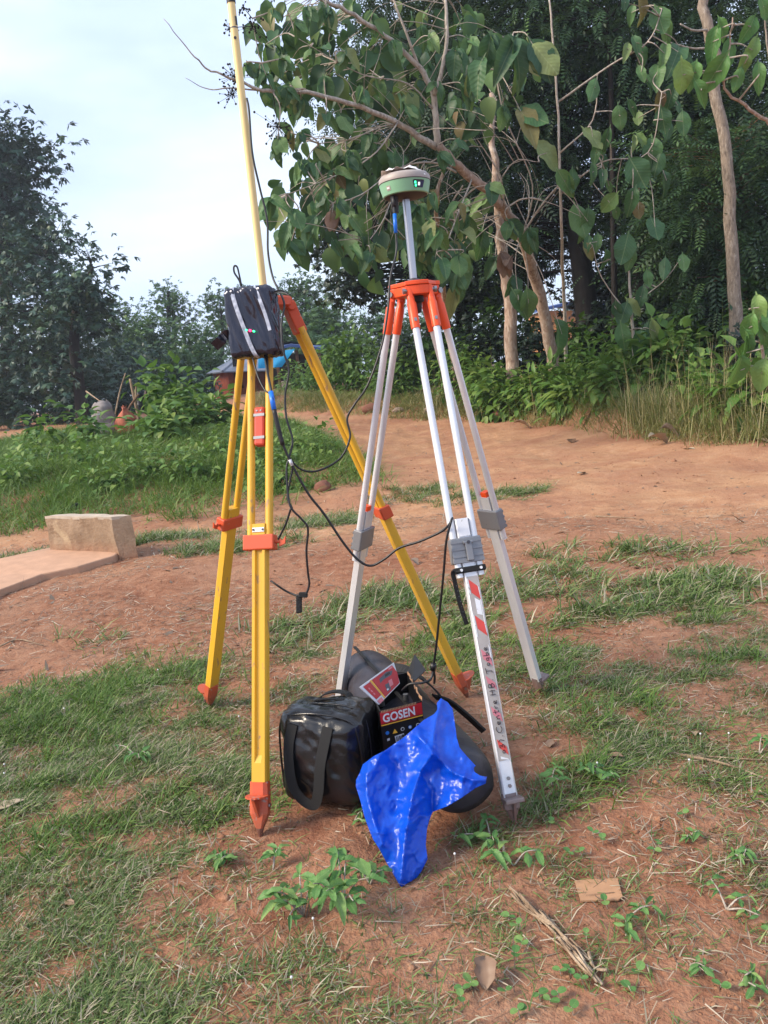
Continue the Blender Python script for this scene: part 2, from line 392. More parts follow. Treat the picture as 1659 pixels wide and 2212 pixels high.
def bark(key, a, b, c, sc=8):
    m = NM(key); n = m.noise(sc, 6, 0.65, 'World', stretch=(1, 1, 0.35)); n2 = m.noise(sc * 0.35, 3, 0.5, 'World')
    k = m.ramp(n, [(0.3, a), (0.52, b), (0.7, c)]); k = m.mix(m.ramp(n2, [(0.45, (0, 0, 0, 1)), (0.6, (0.7, 0.7, 0.7, 1))]), k, b)
    m.col(k); m.set(0.85, 0, 0.2); m.bump(n, 0.8, 0.03); M[key] = m.m
bark('bark_pale', srgb(112, 102, 94), srgb(178, 168, 156), srgb(212, 205, 195), 24)
bark('bark_red', srgb(112, 84, 70), srgb(168, 146, 130), srgb(206, 194, 180), 20)
bark('bark_brown', srgb(58, 42, 34), srgb(104, 78, 60), srgb(134, 108, 86), 8)
bark('bark_dark', srgb(22, 20, 20), srgb(40, 36, 34), srgb(58, 50, 46), 8)
bark('bark_mid', srgb(92, 80, 70), srgb(142, 128, 114), srgb(184, 172, 158), 28)
bark('twig', srgb(112, 102, 94), srgb(168, 158, 146), srgb(206, 198, 188), 20)
bark('stick_dry', srgb(90, 72, 58), srgb(150, 128, 106), srgb(196, 178, 154), 20)

# ------------------------------------------------------------------ terrain
FAR_EDGE = np.array([(-40, 31), (-15, 29.5), (-7, 28), (-2.5, 22.5), (0.3, 18.0), (2.4, 15.6), (3.2, 13.2), (3.6, 10.2), (4.3, 8.5), (9, 7.2), (30, 6.5)], float)
ROAD = np.array([(30, 6.5), (9, 7.2), (4.3, 8.5), (3.6, 10.2), (3.2, 13.2), (2.4, 15.6), (0.3, 18.0), (-2.5, 22.5), (-7, 28), (-15, 29.5), (-40, 31),
                 (-40, 26), (-15, 25), (-7, 23), (-3, 18.5), (-1.1, 14.5), (-0.35, 11), (0.15, 8.6), (-2, 7.45), (-6, 8.1), (-14, 8.2), (-14, 7.0),
                 (-6, 6.9), (-3, 6.75), (-1, 6.2), (0.6, 5.9), (1.3, 5.3), (2.6, 4.75), (9, 3.0), (30, 1.5)], float)
def poly_sd(x, y, poly):
    inside = np.zeros(x.shape, bool); best = np.full(x.shape, 1e9)
    n = len(poly)
    for i in range(n):
        a = poly[i]; b = poly[(i + 1) % n]; e = b - a
        t = np.clip(((x - a[0]) * e[0] + (y - a[1]) * e[1]) / (e @ e), 0, 1)
        best = np.minimum(best, (x - a[0] - t * e[0]) ** 2 + (y - a[1] - t * e[1]) ** 2)
        c = ((a[1] > y) != (b[1] > y)) & (x < (b[0] - a[0]) * (y - a[1]) / (b[1] - a[1] + 1e-12) + a[0])
        inside ^= c
    d = np.sqrt(best); return np.where(inside, d, -d)
def bank_dist(x, y): return y - np.interp(x, FAR_EDGE[:, 0], FAR_EDGE[:, 1])
def mound(x, y):
    a = np.exp(-(((x + 5.6) / 4.6) ** 4 + ((y - 14.6) / 5.0) ** 4) * 0.9)
    return 0.46 * a * (0.8 + 0.4 * fbm(x * 0.5, y * 0.5, 5))
def hterr(x, y):
    x = np.asarray(x, float); y = np.asarray(y, float)
    near = sstep(0.0, 7.0, np.hypot(x, y - 1.8))
    h = 0.62 * sstep(11, 32, y) * sstep(9, -3, x - 0.0) + 0.12 * sstep(9, 30, y)
    h = h + mound(x, y)
    bd = bank_dist(x, y)
    right = sstep(-9, -3, x)
    h = h + right * (0.34 * sstep(-0.1, 1.6, bd) * (0.75 + 0.5 * fbm(x * 0.9, y * 0.9, 9)))
    h = h + (fbm(x * 1.3, y * 1.3, 3) - 0.5) * (0.035 + 0.10 * near) + (fbm(x * 7, y * 7, 4, 3) - 0.5) * 0.022
    # wheel ruts on the bare road
    rut = poly_sd(x, y, ROAD)
    h = h - 0.05 * sstep(0, 0.8, rut) * near
    # earth lump in front of the bags
    h = h + 0.035 * np.exp(-(((x + 0.20) / 0.10) ** 2 + ((y - 1.80) / 0.09) ** 2))
    return h
def h1(x, y): return float(hterr(np.array([float(x)]), np.array([float(y)]))[0])
def axis(segs):
    out = []
    for a, b, st in segs: out += list(np.arange(a, b, st))
    out.append(segs[-1][1]); return np.array(out)
gx = axis([(-300, -60, 24), (-60, -16, 2.0), (-16, -5, 0.35), (-5, -2.2, 0.10), (-2.2, 2.2, 0.03), (2.2, 6, 0.10), (6, 16, 0.4), (16, 60, 2.5), (60, 300, 24)])
gy = axis([(-60, -4, 8), (-4, 0.6, 0.25), (0.6, 3.6, 0.03), (3.6, 9, 0.06), (9, 20, 0.2), (20, 45, 0.8), (45, 110, 5), (110, 600, 40)])
GX, GY = np.meshgrid(gx, gy)
GZ = hterr(GX, GY)
SD = poly_sd(GX, GY, ROAD)
roadf = sstep(-0.75, 0.75, SD + (fbm(GX * 1.3, GY * 1.3, 21) - 0.5) * 1.8)
def soil():
    m = NM('red_soil'); rd = m.attr('rnd')
    n1 = m.noise(1.1, 5, 0.6, 'World'); n2 = m.noise(16, 6, 0.7, 'World'); n3 = m.noise(110, 3, 0.6, 'World'); n4 = m.noise(5, 5, 0.65, 'World', dist=0.7)
    red = m.ramp(n2, [(0.25, srgb(106, 69, 51)), (0.5, srgb(144, 102, 79)), (0.75, srgb(166, 130, 105))])
    red = m.mix(m.ramp(n1, [(0.42, (0, 0, 0, 1)), (0.66, (0.75, 0.75, 0.75, 1))]), red, srgb(164, 128, 104))
    red = m.mix(m.ramp(n4, [(0.55, (0, 0, 0, 1)), (0.72, (0.6, 0.6, 0.6, 1))]), red, srgb(108, 58, 44))
    tan = m.ramp(n4, [(0.25, srgb(160, 118, 88)), (0.6, srgb(182, 143, 111)), (0.85, srgb(196, 162, 134))])
    tan = m.mix(m.ramp(n2, [(0.55, (0, 0, 0, 1)), (0.75, (0.4, 0.4, 0.4, 1))]), tan, srgb(146, 92, 70))
    tan = m.mix(m.ramp(n1, [(0.40, (0.5, 0.5, 0.5, 1)), (0.58, (0, 0, 0, 1))]), tan, srgb(150, 104, 84))
    c = m.mix(rd, red, tan)
    c = m.mix(m.ramp(n3, [(0.35, (0.35, 0.35, 0.35, 1)), (0.55, (0, 0, 0, 1))]), c, srgb(112, 64, 48))
    m.col(c); m.set(0.95, 0, 0.1)
    h = m.math('ADD', m.math('MULTIPLY', n2, 0.8), m.math('ADD', m.math('MULTIPLY', n3, 0.30), m.math('MULTIPLY', n4, 0.8)))
    m.bump(h, 0.75, 0.025); M['soil'] = m.m
soil()
ny, nx = GX.shape
idx = np.arange(ny * nx).reshape(ny, nx)
Q = np.stack([idx[:-1, :-1], idx[:-1, 1:], idx[1:, 1:], idx[1:, :-1]], -1).reshape(-1, 4)
VV = np.stack([GX, GY, GZ], -1).reshape(-1, 3); rf = roadf.ravel()
isroad = (rf[Q].mean(1) > 0.5) & (np.abs(VV[Q].mean(1)[:, 0]) < 40)
def sub(name, faces):
    used = np.unique(faces); mp_ = np.full(len(VV), -1); mp_[used] = np.arange(len(used))
    return obj(name, VV[used], mp_[faces], M['soil'], smooth=True, rnd=rf[used])
tag(sub('ground', Q[~isroad]), 'bare red earth with patches of grass under the tripods', kind='structure')
tag(sub('dirt_road', Q[isroad]), 'smooth pale orange dirt road along the edge of the trees', kind='structure')

# ------------------------------------------------------------------ grass (nobody could count the blades)
def blobs(x, y, L_):
    v = np.zeros(x.shape)
    for bx, by, rx, ry, a in L_:
        v = np.maximum(v, a * np.exp(-(((x - bx) / rx) ** 2 + ((y - by) / ry) ** 2) ** 1.4))
    return v
GB = []
def gb(x, y, rx, ry, a):                    # centre as a bearing, radii in metres
    q = G(x, y); GB.append((q[0], q[1], rx, ry, a))
gb(150, 1560, .62, .62, 1.0); gb(330, 1620, .45, .45, 1.0); gb(40, 1700, .5, .4, 1.0); gb(480, 1640, .30, .35, .85); gb(420, 1720, .35, .25, .95)
gb(250, 1760, .4, .22, .8); gb(100, 1950, .5, .30, .9); gb(250, 2150, .35, .22, .9); gb(60, 2120, .4, .3, .95); gb(450, 1980, .26, .20, .62); gb(430, 2120, .22, .18, .6)
gb(640, 2100, .16, .16, .75); gb(760, 2170, .2, .12, .6); gb(560, 1900, .10, .08, .6)
gb(420, 1450, .35, .3, .7); gb(620, 1400, .35, .32, .72); gb(640, 1500, .30, .3, .7); gb(860, 1290, .45, .4, .85); gb(700, 1350, .4, .25, .8)
gb(1000, 1300, .4, .4, .75); gb(1150, 1250, .55, .4, .85); gb(950, 1400, .35, .35, .75); gb(1300, 1330, .5, .3, .6); gb(1100, 1440, .35, .35, .72); gb(1200, 1420, .3, .3, .8)
gb(1250, 1530, .32, .28, .88); gb(1400, 1480, .4, .35, .75); gb(1560, 1420, .35, .3, .7); gb(1620, 1520, .25, .25, .8); gb(1450, 1600, .3, .22, .95)
gb(1600, 1680, .22, .22, .95); gb(1300, 1680, .22, .18, .9); gb(1150, 1720, .14, .12, .85); gb(1010, 1800, .10, .07, .8); gb(1080, 1860, .09, .07, .6)
gb(1480, 1270, .55, .35, .8); gb(1300, 1200, .7, .28, .8); gb(1600, 1330, .45, .28, .75); gb(1500, 1200, .6, .25, .6)
gb(340, 1165, .7, .35, .95); gb(480, 1190, .7, .3, .9); gb(620, 1180, .5, .3, .7); gb(300, 1380, .5, .14, .6); gb(170, 1370, .35, .1, .5); gb(40, 1205, .8, .3, .6)
gb(680, 1120, .6, .6, .75); gb(900, 1060, .6, .6, .75); gb(1000, 1075, .6, .3, .7); gb(1100, 1055, .5, .25, .75); gb(760, 1040, .6, .6, .7)
gb(1560, 1960, .14, .10, .42); gb(1620, 2150, .12, .08, .45); gb(1300, 2150, .10, .06, .22); gb(1480, 2160, .14, .07, .3); gb(1390, 1760, .10, .08, .4)
GB.append((0.35, 1.50, .5, .45, .40)); GB.append((0.75, 1.6, .4, .4, .45)); GB.append((0.0, 1.5, .6, .4, .16)); GB.append((-0.5, 1.5, .5, .5, .45))
def gdens(x, y):
    b = blobs(x, y, GB)
    n = fbm(x * 3.1, y * 3.1, 31, 3) * 0.6 + fbm(x * 9, y * 9, 37, 2) * 0.4
    return np.clip(b * 1.15 - (0.70 - n) * 1.7, 0, 1) * b * (0.12 + 0.88 * sstep(0.42, 0.62, fbm(x * 13, y * 13, 39, 2)))
def blades(bx, by, bz, az, ln, wd, rise, bend, rnd):
    n = len(bx); V = np.zeros((n, 3, 2, 3))
    dx, dy = np.cos(az), np.sin(az)
    for k, t in enumerate((0.0, 0.55, 1.0)):
        hz = ln * (np.cos(rise) * t + bend * t * t * 0.6)
        vz = ln * (np.sin(rise) * t - bend * t * t * 0.55)
        w = wd * (1.0, 0.85, 0.12)[k] / 2
        cx, cy, cz = bx + dx * hz, by + dy * hz, bz + vz
        for s_, sg in enumerate((-1, 1)):
            V[:, k, s_, 0] = cx - dy * w * sg; V[:, k, s_, 1] = cy + dx * w * sg; V[:, k, s_, 2] = cz + (w * 0.35 * sg)
    base = (np.arange(n) * 6)[:, None]
    F = np.concatenate([base + np.array([[0, 1, 3, 2]]), base + np.array([[2, 3, 5, 4]])], 1).reshape(-1, 4)
    return V.reshape(-1, 3), F, np.repeat(rnd, 6)
def grow(name, label, n, x0, x1, y0, y1, dens, L0, L1, w, mat, per=9, clump=0.03, straw=0.15, rise=(0.25, 1.2), bend=(0.2, 0.7), seed=1):
    rg = np.random.default_rng(seed)
    X = rg.uniform(x0, x1, n * 12); Y = y0 + (y1 - y0) * rg.random(n * 12)
    keep = rg.random(len(X)) < dens(X, Y); X, Y = X[keep][:n], Y[keep][:n]
    k = len(X); tn = rg.random(k)
    X = np.repeat(X, per) + rg.normal(0, clump, k * per); Y = np.repeat(Y, per) + rg.normal(0, clump, k * per)
    m = len(X); tr = np.repeat(tn, per)
    col = np.clip(0.15 + 0.55 * tr + rg.normal(0, 0.12, m), 0, 0.78); st = rg.random(m) < straw
    col = np.where(st, rg.uniform(0.82, 1.0, m), col)
    Ls = rg.uniform(L0, L1, m) * (0.6 + 0.7 * np.repeat(rg.random(k), per))
    V, F, r = blades(X, Y, hterr(X, Y) - 0.004, rg.uniform(0, 2 * np.pi, m), Ls, w * rg.uniform(0.6, 1.3, m), rg.uniform(rise[0], rise[1], m), rg.uniform(bend[0], bend[1], m), col)
    return tag(obj(name, V, F, mat, rnd=r), label, 'grass', kind='stuff')
inbounds = lambda x, y: (np.abs(x + 0.05) < 0.62 * y + 0.35)
grow('lawn_grass', 'short creeping grass growing in patches around the tripods', 20000, -2.0, 1.6, 1.0, 3.7, lambda x, y: gdens(x, y) * inbounds(x, y), 0.018, 0.052, 0.0026, M['grass_blade'], per=9, clump=0.020, straw=0.24, rise=(0.0, 1.1), seed=3)
grow('green_grass', 'taller bright green grass tufts left of the yellow tripod', 1000, -2.2, -0.1, 1.9, 3.9, lambda x, y: blobs(x, y, [(b[0], b[1], b[2] * .8, b[3] * .8, b[4]) for b in GB[:7]]) * sstep(.40, .62, fbm(x * 4, y * 4, 91, 3)) * inbounds(x, y), 0.035, 0.085, 0.0038, M['lush_grass'], per=9, clump=0.024, straw=0.05, rise=(0.4, 1.3), seed=23)
grow('right_grass', 'bright green grass tufts right of the silver tripod', 520, 0.0, 1.5, 1.8, 3.6, lambda x, y: gdens(x, y) * sstep(.42, .62, fbm(x * 4, y * 4, 93, 3)) * inbounds(x, y), 0.04, 0.11, 0.0042, M['lush_grass'], per=8, clump=0.022, straw=0.08, rise=(0.3, 1.25), seed=24)
grow('grass_tufts', 'scattered tufts of grass on bare earth between the tripods and road', 8000, -5.0, 4.5, 3.4, 8.6, lambda x, y: gdens(x, y) * inbounds(x, y), 0.06, 0.14, 0.006, M['grass_blade'], per=12, clump=0.035, straw=0.22, rise=(0.3, 1.2), seed=4)
def mdens(x, y):
    e = np.exp(-(((x + 4.9) / 4.6) ** 4 + ((y - 13.0) / 4.9) ** 4))
    e = np.where(poly_sd(x, y, ROAD) > 0.05, 0, e)
    return np.clip(e * 1.6 - 0.15, 0, 1) * (0.35 + 0.65 * sstep(0.35, 0.6, fbm(x * 1.1, y * 1.1, 51)))
grow('mound_grass', 'lush green grass and weeds covering the low mound behind the concrete block', 14000, -11, 0.6, 7.4, 18.5, mdens, 0.08, 0.34, 0.009, M['lush_grass'], per=10, clump=0.07, straw=0.10, rise=(0.5, 1.4), bend=(0.2, 0.8), seed=5)
def bdens(x, y):
    b = bank_dist(x, y); return sstep(-0.15, 0.35, b) * sstep(5.0, 1.0, b) * (0.4 + 0.6 * sstep(0.35, 0.6, fbm(x * 0.9, y * 0.9, 61)))
grow('verge_grass', 'low green and dry grass along the bank at the far road edge', 4200, -4, 9, 6.8, 26, bdens, 0.10, 0.30, 0.010, M['dry_grass'], per=9, clump=0.08, straw=0.1, rise=(0.6, 1.4), bend=(0.2, 0.7), seed=6)
def ddens(x, y):
    b = bank_dist(x, y); return sstep(-0.05, 0.3, b) * sstep(2.6, 1.2, b) * (0.22 * sstep(0.4, 1.5, x) + 0.78 * sstep(3.3, 4.0, x)) * (0.45 + 0.55 * fbm(x * 2, y * 2, 63))
grow('tall_dry_grass', 'tall half-dry straw coloured grass at the right edge of the road', 3600, 0.4, 9, 6.8, 19, ddens, 0.14, 0.66, 0.007, M['dry_grass'], per=8, clump=0.13, straw=0.3, rise=(0.75, 1.55), bend=(0.1, 0.9), seed=8)
def litter():
    rg = np.random.default_rng(9); n = 60000
    Y = 1.0 + 7.0 * rg.random(n) ** 1.6; X = rg.uniform(-1, 1, n) * (0.6 * Y + 0.3)
    m_ = fbm(X * 2.2, Y * 2.2, 71, 3) + 0.18 * blobs(X, Y, [(G(620, 1340)[0], G(620, 1340)[1], .8, .5, 1), (G(300, 1340)[0], G(300, 1340)[1], 1.2, .4, .8), (G(1500, 1230)[0], G(1500, 1230)[1], .8, .4, .8)])
    keep = (rg.random(n) < (0.18 + 0.82 * sstep(0.40, 0.62, m_)) * sstep(1.6, 0.0, poly_sd(X, Y, ROAD))); X, Y = X[keep], Y[keep]; n = len(X)
    ln = rg.lognormal(-3.75, 0.55, n) * (1 + 0.15 * Y); az = rg.uniform(0, 6.28, n)
    V, F, r = blades(X, Y, hterr(X, Y) + rg.uniform(0.002, 0.014, n), az, ln, rg.uniform(0.0008, 0.0020, n) * (1 + 0.3 * Y), rg.normal(0, 0.15, n), rg.uniform(-0.2, 0.2, n), rg.random(n) ** 1.5)
    tag(obj('straw_litter', V, F, M['straw'], rnd=r), 'dry straw and stalks lying scattered on the red earth', 'straw', kind='stuff')
litter()
grow('tall_stalks', 'thin tall seed stalks above the dry grass at the right road edge', 320, 0.6, 9, 6.9, 18, ddens, 0.7, 1.15, 0.0055, M['dry_grass'], per=3, clump=0.2, straw=0.7, rise=(1.3, 1.57), bend=(0.0, 0.35), seed=18)
grow('sparse_sprigs', 'sparse single grass sprigs on the bare red soil', 900, -1.2, 1.2, 1.1, 4.5, lambda x, y: 0.25 * inbounds(x, y), 0.02, 0.06, 0.003, M['grass_blade'], per=6, clump=0.012, straw=0.15, rise=(0.1, 0.9), seed=14)
def pebbles():
    rg = np.random.default_rng(19); n = 9000
    Y = 1.0 + 9 * rg.random(n) ** 1.5; X = rg.uniform(-1, 1, n) * (0.6 * Y + 0.3); Z = hterr(X, Y)
    base = np.array([(1, 0, 0), (-1, 0, 0), (0, 1, 0), (0, -1, 0), (0, 0, 1), (0, 0, -1)], float)
    F0 = np.array([(0, 2, 4), (2, 1, 4), (1, 3, 4), (3, 0, 4), (2, 0, 5), (1, 2, 5), (3, 1, 5), (0, 3, 5)])
    s_ = rg.lognormal(-5.9, 0.55, n) * (1 + 0.1 * Y); J = base[None] * (0.7 + 0.6 * rg.random((n, 6, 1))) * s_[:, None, None]
    J[:, :, 2] *= 0.7
    V = J + np.stack([X, Y, Z], 1)[:, None]; F = (np.arange(n) * 6)[:, None, None] + F0[None]
    tag(obj('soil_crumbs', V.reshape(-1, 3), F.reshape(-1, 3), M['soil'], rnd=np.repeat(rg.random(n) * 0.6, 6)), 'small crumbs of red soil strewn over the ground', 'soil', kind='stuff')
pebbles()
def flakes():
    rg = np.random.default_rng(29); n = 900
    Y = 3.5 + 14 * rg.random(n) ** 1.4; X = rg.uniform(-1, 1, n) * (0.6 * Y + 0.3); keep = bank_dist(X, Y) < 0.4; X, Y = X[keep], Y[keep]; n = len(X)
    V, F, r = blades(X, Y, hterr(X, Y) + 0.004, rg.uniform(0, 6.28, n), rg.lognormal(-3.1, 0.5, n), rg.lognormal(-4.2, 0.4, n), rg.normal(0.1, 0.2, n), rg.uniform(-0.2, 0.3, n), rg.random(n) * 0.5)
    tag(obj('leaf_litter', V, F, M['straw'], rnd=r), 'bits of brown leaf litter scattered over the dirt road', 'litter', kind='stuff')
flakes()

# ------------------------------------------------------------------ yellow wooden tripod
Z3 = np.array([0, 0, 1.0])
def ground_pt(x, y, it=4):
    z = 0.0
    for _ in range(it): p = G(x, y, z); z = h1(p[0], p[1])
    return G(x, y, z)
YC = P(577, 650, 2.53)
yfeet = [ground_pt(562, 1806), ground_pt(452, 1528), ground_pt(1010, 1506)]
yt = thing('tripod', (YC[0], YC[1], 0.0), 'yellow wooden surveying tripod with orange metal fittings carrying the tall yellow pole', 'tripod')
hd = MB(); hd.lathe(YC + Z3 * -0.005, [(0.001, 0.012), (0.075, 0.012), (0.080, 0.006), (0.080, -0.016), (0.06, -0.022), (0.001, -0.022)], seg=28)
head_y = hd.build('head', M['orange_metal'], yt, smooth=True, autos=35)
kb = MB(); kb.lathe(YC, [(0.001, -0.03), (0.024, -0.03), (0.024, -0.085), (0.018, -0.095), (0.001, -0.095)], seg=14); kb.build('centring_screw', M['dark_steel'], head_y, smooth=True, autos=35)
def leg_frame(C, foot, rh, drop):
    rad = unit(np.array([foot[0] - C[0], foot[1] - C[1], 0])); H = C + rad * rh - Z3 * drop
    ax = unit(foot - H); tan = unit(np.cross(Z3, rad)); nrm = unit(np.cross(tan, ax))       # nrm points outward/up
    if nrm @ rad < 0: nrm = -nrm
    return H, ax, tan, nrm, np.linalg.norm(foot - H)
def yleg(foot, clamp_px, shoe_px, plate=True):
    H, ax, tan, nrm, Ln = leg_frame(YC, foot, 0.070, 0.030)
    at = lambda s, a=0.0, b=0.0: H + ax * s + tan * a + nrm * b
    sc = on_line(H, foot, *clamp_px) * Ln; ss = on_line(H, foot, *shoe_px) * Ln
    # lower beam: channelled section
    w, d = 0.0225, 0.0145
    prof = [(-w, -d), (w, -d), (w, d * .55), (w * .86, d), (w * .5, d), (w * .36, d * .45), (-w * .36, d * .45), (-w * .5, d), (-w * .86, d), (-w, d * .55)]
    flat = [(a, (d if abs(a) < w * .9 and b > 0 else b)) for a, b in prof]
    secs = [(sc - 0.055, flat), (sc - 0.02, flat), (sc - 0.01, prof), (ss - 0.075, prof), (ss - 0.055, flat), (ss + 0.004, flat)]
    V = []; F = []; n = len(prof)
    for s_, pr in secs: V += [at(s_, a, b) for a, b in pr]
    for i in range(len(secs) - 1):
        for k in range(n): F.append([i * n + k, i * n + (k + 1) % n, (i + 1) * n + (k + 1) % n, (i + 1) * n + k])
    F.append(list(range(n))[::-1]); F.append([(len(secs) - 1) * n + k for k in range(n)])
    leg = obj('leg', V, F, M['yellow_paint'], yt)
    for sg in (-1, 1):
        r = MB(); r.tube([at(0.065, sg * 0.030), at(sc * 0.5, sg * 0.029), at(sc + 0.02, sg * 0.0285)], 0.0118, 12)
        r.build('rod', M['yellow_paint'], leg, smooth=True, autos=40)
    c = MB(); c.box(at(sc), tan, nrm, ax, 0.048, 0.0195, 0.0225); c.build('clamp', M['orange_metal'], leg, bevel=0.004)
    wv = MB(); wv.tube([at(sc, 0.046), at(sc, 0.062)], 0.005, 8); wv.prism([at(sc - .012, .060, -.003), at(sc + .014, .060, -.003), at(sc + .006, .078, -.003), at(sc - .016, .080, -.003), at(sc - .003, .070, -.003)], nrm * 0.006)
    wv.build('clamp_screw', M['orange_metal'], leg)
    lp = MB(); lp.box(at(sc - 0.037, 0, d + 0.001), tan, nrm, ax, 0.0185, 0.0015, 0.0065); lp.build('label_plate', M['white_label'], leg)
    for a in (-0.0145, 0.0145):
        b = MB(); b.tube([at(sc - .037, a, d + .002), at(sc - .037, a, d + .0045)], .0032, 8); b.build('screw', M['dark_steel'], leg)
    # hinge socket
    hs = MB(); hs.box(at(0.030), tan, nrm, ax, 0.034, 0.017, 0.052); hs.tube([at(-0.008, -.045), at(-0.008, .045)], 0.016, 12)
    hs.build('hinge_socket', M['orange_metal'], leg, bevel=0.005)
    # shoe with step
    sh = MB(); tipL = Ln
    W = [(ss - 0.004, 0.0255, 0.0175), (ss + 0.03, 0.0265, 0.0185), (tipL - 0.062, 0.0265, 0.0185), (tipL - 0.022, 0.010, 0.011)]
    V = []; F = []
    for s_, a, b in W:
        V += [at(s_, q * a, r_ * b) for q, r_ in ((-1, -.6), (-.6, -1), (.6, -1), (1, -.6), (1, .6), (.6, 1), (-.6, 1), (-1, .6))]
    for i in range(3):
        for k in range(8): F.append([i * 8 + k, i * 8 + (k + 1) % 8, i * 8 + 8 + (k + 1) % 8, i * 8 + 8 + k])
    F.append(list(range(8))[::-1]); F.append([24 + k for k in range(8)])
    sh.add(V, F)
    s0 = ss + 0.034
    sh.prism([at(s0, -0.004, .018), at(s0 + 0.055, -0.004, .018), at(s0 + 0.006, -0.004, .052), at(s0, -.004, .054)], tan * 0.008)
    shoe = sh.build('shoe', M['orange_metal'], leg)
    st = MB(); rim = [at(s0, -0.029, .012)]
    rim += [at(s0, 0.031 * math.cos(t) * (1 + .05 * (i % 2)), .016 + 0.046 * math.sin(t) * (1 + .05 * (i % 2))) for i, t in enumerate(np.linspace(math.pi, 0, 19))] + [at(s0, 0.029, .012)]
    st.prism(rim, -ax * 0.004); st.build('step_plate', M['orange_metal'], leg)
    tp = MB(); tp.tube([at(tipL - 0.036, 0.002), at(tipL - 0.018), at(tipL + 0.006)], [0.0135, 0.0105, 0.0035], 10); tp.build('spike', M['dark_steel'], leg)
    for q in (1, -1):
        bo = MB(); bo.tube([at(ss + .06, .026 * q), at(ss + .06, .031 * q)], .006, 6); bo.build('bolt', M['bare_steel'], leg)
    return leg, at, sc
L1_, at1, sc1 = yleg(yfeet[0], (573, 1172), (563, 1690))
L2_, at2, sc2 = yleg(yfeet[1], (502, 1128), (457, 1480))
L3_, at3, sc3 = yleg(yfeet[2], (816, 1108), (990, 1452))
# tool case clipped between the rods of the near leg
sA = None
H1 = at1(0); F1 = yfeet[0]; t_ = on_line(H1, F1, 566, 922) * np.linalg.norm(F1 - H1)
tan1 = unit(at1(0, 1) - at1(0)); nr1 = unit(at1(0, 0, 1) - at1(0)); ax1 = unit(at1(1) - at1(0))
tc_ = MB(); tc_.box(at1(t_, 0, -0.004), tan1, nr1, ax1, 0.0165, 0.015, 0.060); case = tc_.build('tool_case', M['red_plastic'], yt, bevel=0.006)
for q in (-0.034, 0.036):
    b = MB(); b.box(at1(t_ + q, 0, -0.004), tan1, nr1, ax1, 0.0172, 0.0158, 0.0042); b.build('strap', M['bare_steel'], case)
for q in (-0.006, 0.006):
    b = MB(); b.tube([at1(t_ - .047, q, .010), at1(t_ - .047, q, .0128)], .0024, 8); b.build('rivet', M['bare_steel'], case)

# ------------------------------------------------------------------ tall yellow pole
pt = P(492, -60, 2.50); pb = P(572, 648, 2.50)
pole = thing('antenna_pole', pb, 'tall pale yellow antenna pole rising from the yellow tripod out of the picture', 'pole')
m_ = MB(); m_.tube([pb, pb + (pt - pb) * 0.5, pt], 0.0118, 18); m_.build('shaft', M['yellow_pole'], pole, smooth=True, autos=40)
pa = lambda y: pb + (pt - pb) * on_line(pb, pt, 499 + y * 0.112, y)
m_ = MB(); m_.tube([pa(-58), pa(7)], 0.0132, 18); m_.build('joint_collar', M['black_rubber'], pole, smooth=True, autos=40)
front = unit(_C - pa(85)); front[2] = 0; front = unit(front); sidev = np.cross(Z3, front)
m_ = MB(); q = pa(85) + front * 0.0112; m_.tube([q, q + front * 0.002], 0.0042, 12); m_.build('lock_button', M['dark_steel'], pole)
V, F = ribbon([pa(38) + front * .0085 + sidev * .0088, pa(57) + front * .0085 + sidev * .0088], unit(sidev - front), .007, .001); obj('decal', V, F, M['print_black'], pole)
m_ = MB(); m_.tube([pa(60), pa(63)], 0.01205, 18); m_.build('seam_ring', M['print_grey'], pole, smooth=True, autos=40)

# ------------------------------------------------------------------ rounded soft box
def rbox(n, S, r):
    """closed rounded box grid, returns V (local), F; S = half sizes"""
    bm = bmesh.new(); bmesh.ops.create_cube(bm, size=2.0); bmesh.ops.subdivide_edges(bm, edges=bm.edges[:], cuts=n, use_grid_fill=True)
    V = np.array([v.co[:] for v in bm.verts]); F = [[v.index for v in f.verts] for f in bm.faces]; bm.free()
    S = np.asarray(S, float); Pn = V * S; inner = np.clip(Pn, -(S - r), (S - r)); d = Pn - inner
    ln = np.linalg.norm(d, axis=1, keepdims=True); k = ln[:, 0] > 1e-9
    Nn = np.zeros_like(V); Nn[k] = d[k] / ln[k]
    out = inner.copy(); out[k] = inner[k] + Nn[k] * r
    flat = ~k
    return out, F, V
def noise3(Vp, s, seed=0): return (vnoise(Vp[:, 0] * s + Vp[:, 2] * s * .37, Vp[:, 1] * s + Vp[:, 2] * s * .71, seed) + vnoise(Vp[:, 2] * s, Vp[:, 0] * s * .6 + Vp[:, 1] * s * .8, seed + 3)) / 2 - 0.5
# radio wrapped in film
BC = P(549, 698, 2.36); bx_ = unit(np.array([0.985, -0.17, -0.03])); bz_ = unit(np.array([-0.02, 0.06, 1.0])); by_ = np.cross(bz_, bx_)
radio = thing('radio_unit', (BC[0], BC[1], BC[2] - 0.10), 'radio box wrapped in crumpled black plastic film with tape, hung on the yellow tripod', 'radio')
Vl, Fl, Vc = rbox(44, (0.072, 0.040, 0.100), 0.018)
Vl[:, 0] *= 1 - 0.05 * (Vl[:, 2] / 0.1); wr = np.abs(vnoise(Vl[:, 0] * 52 + Vl[:, 2] * 14, Vl[:, 1] * 52 + Vl[:, 2] * 7, 4) - 0.5) * 2
dirn = Vc / np.linalg.norm(Vc, axis=1, keepdims=True)
cr_ = vnoise(Vl[:, 0] * 120 + Vl[:, 1] * 90 + Vl[:, 2] * 34, Vl[:, 2] * 22 + Vl[:, 0] * 30, 14) - .5
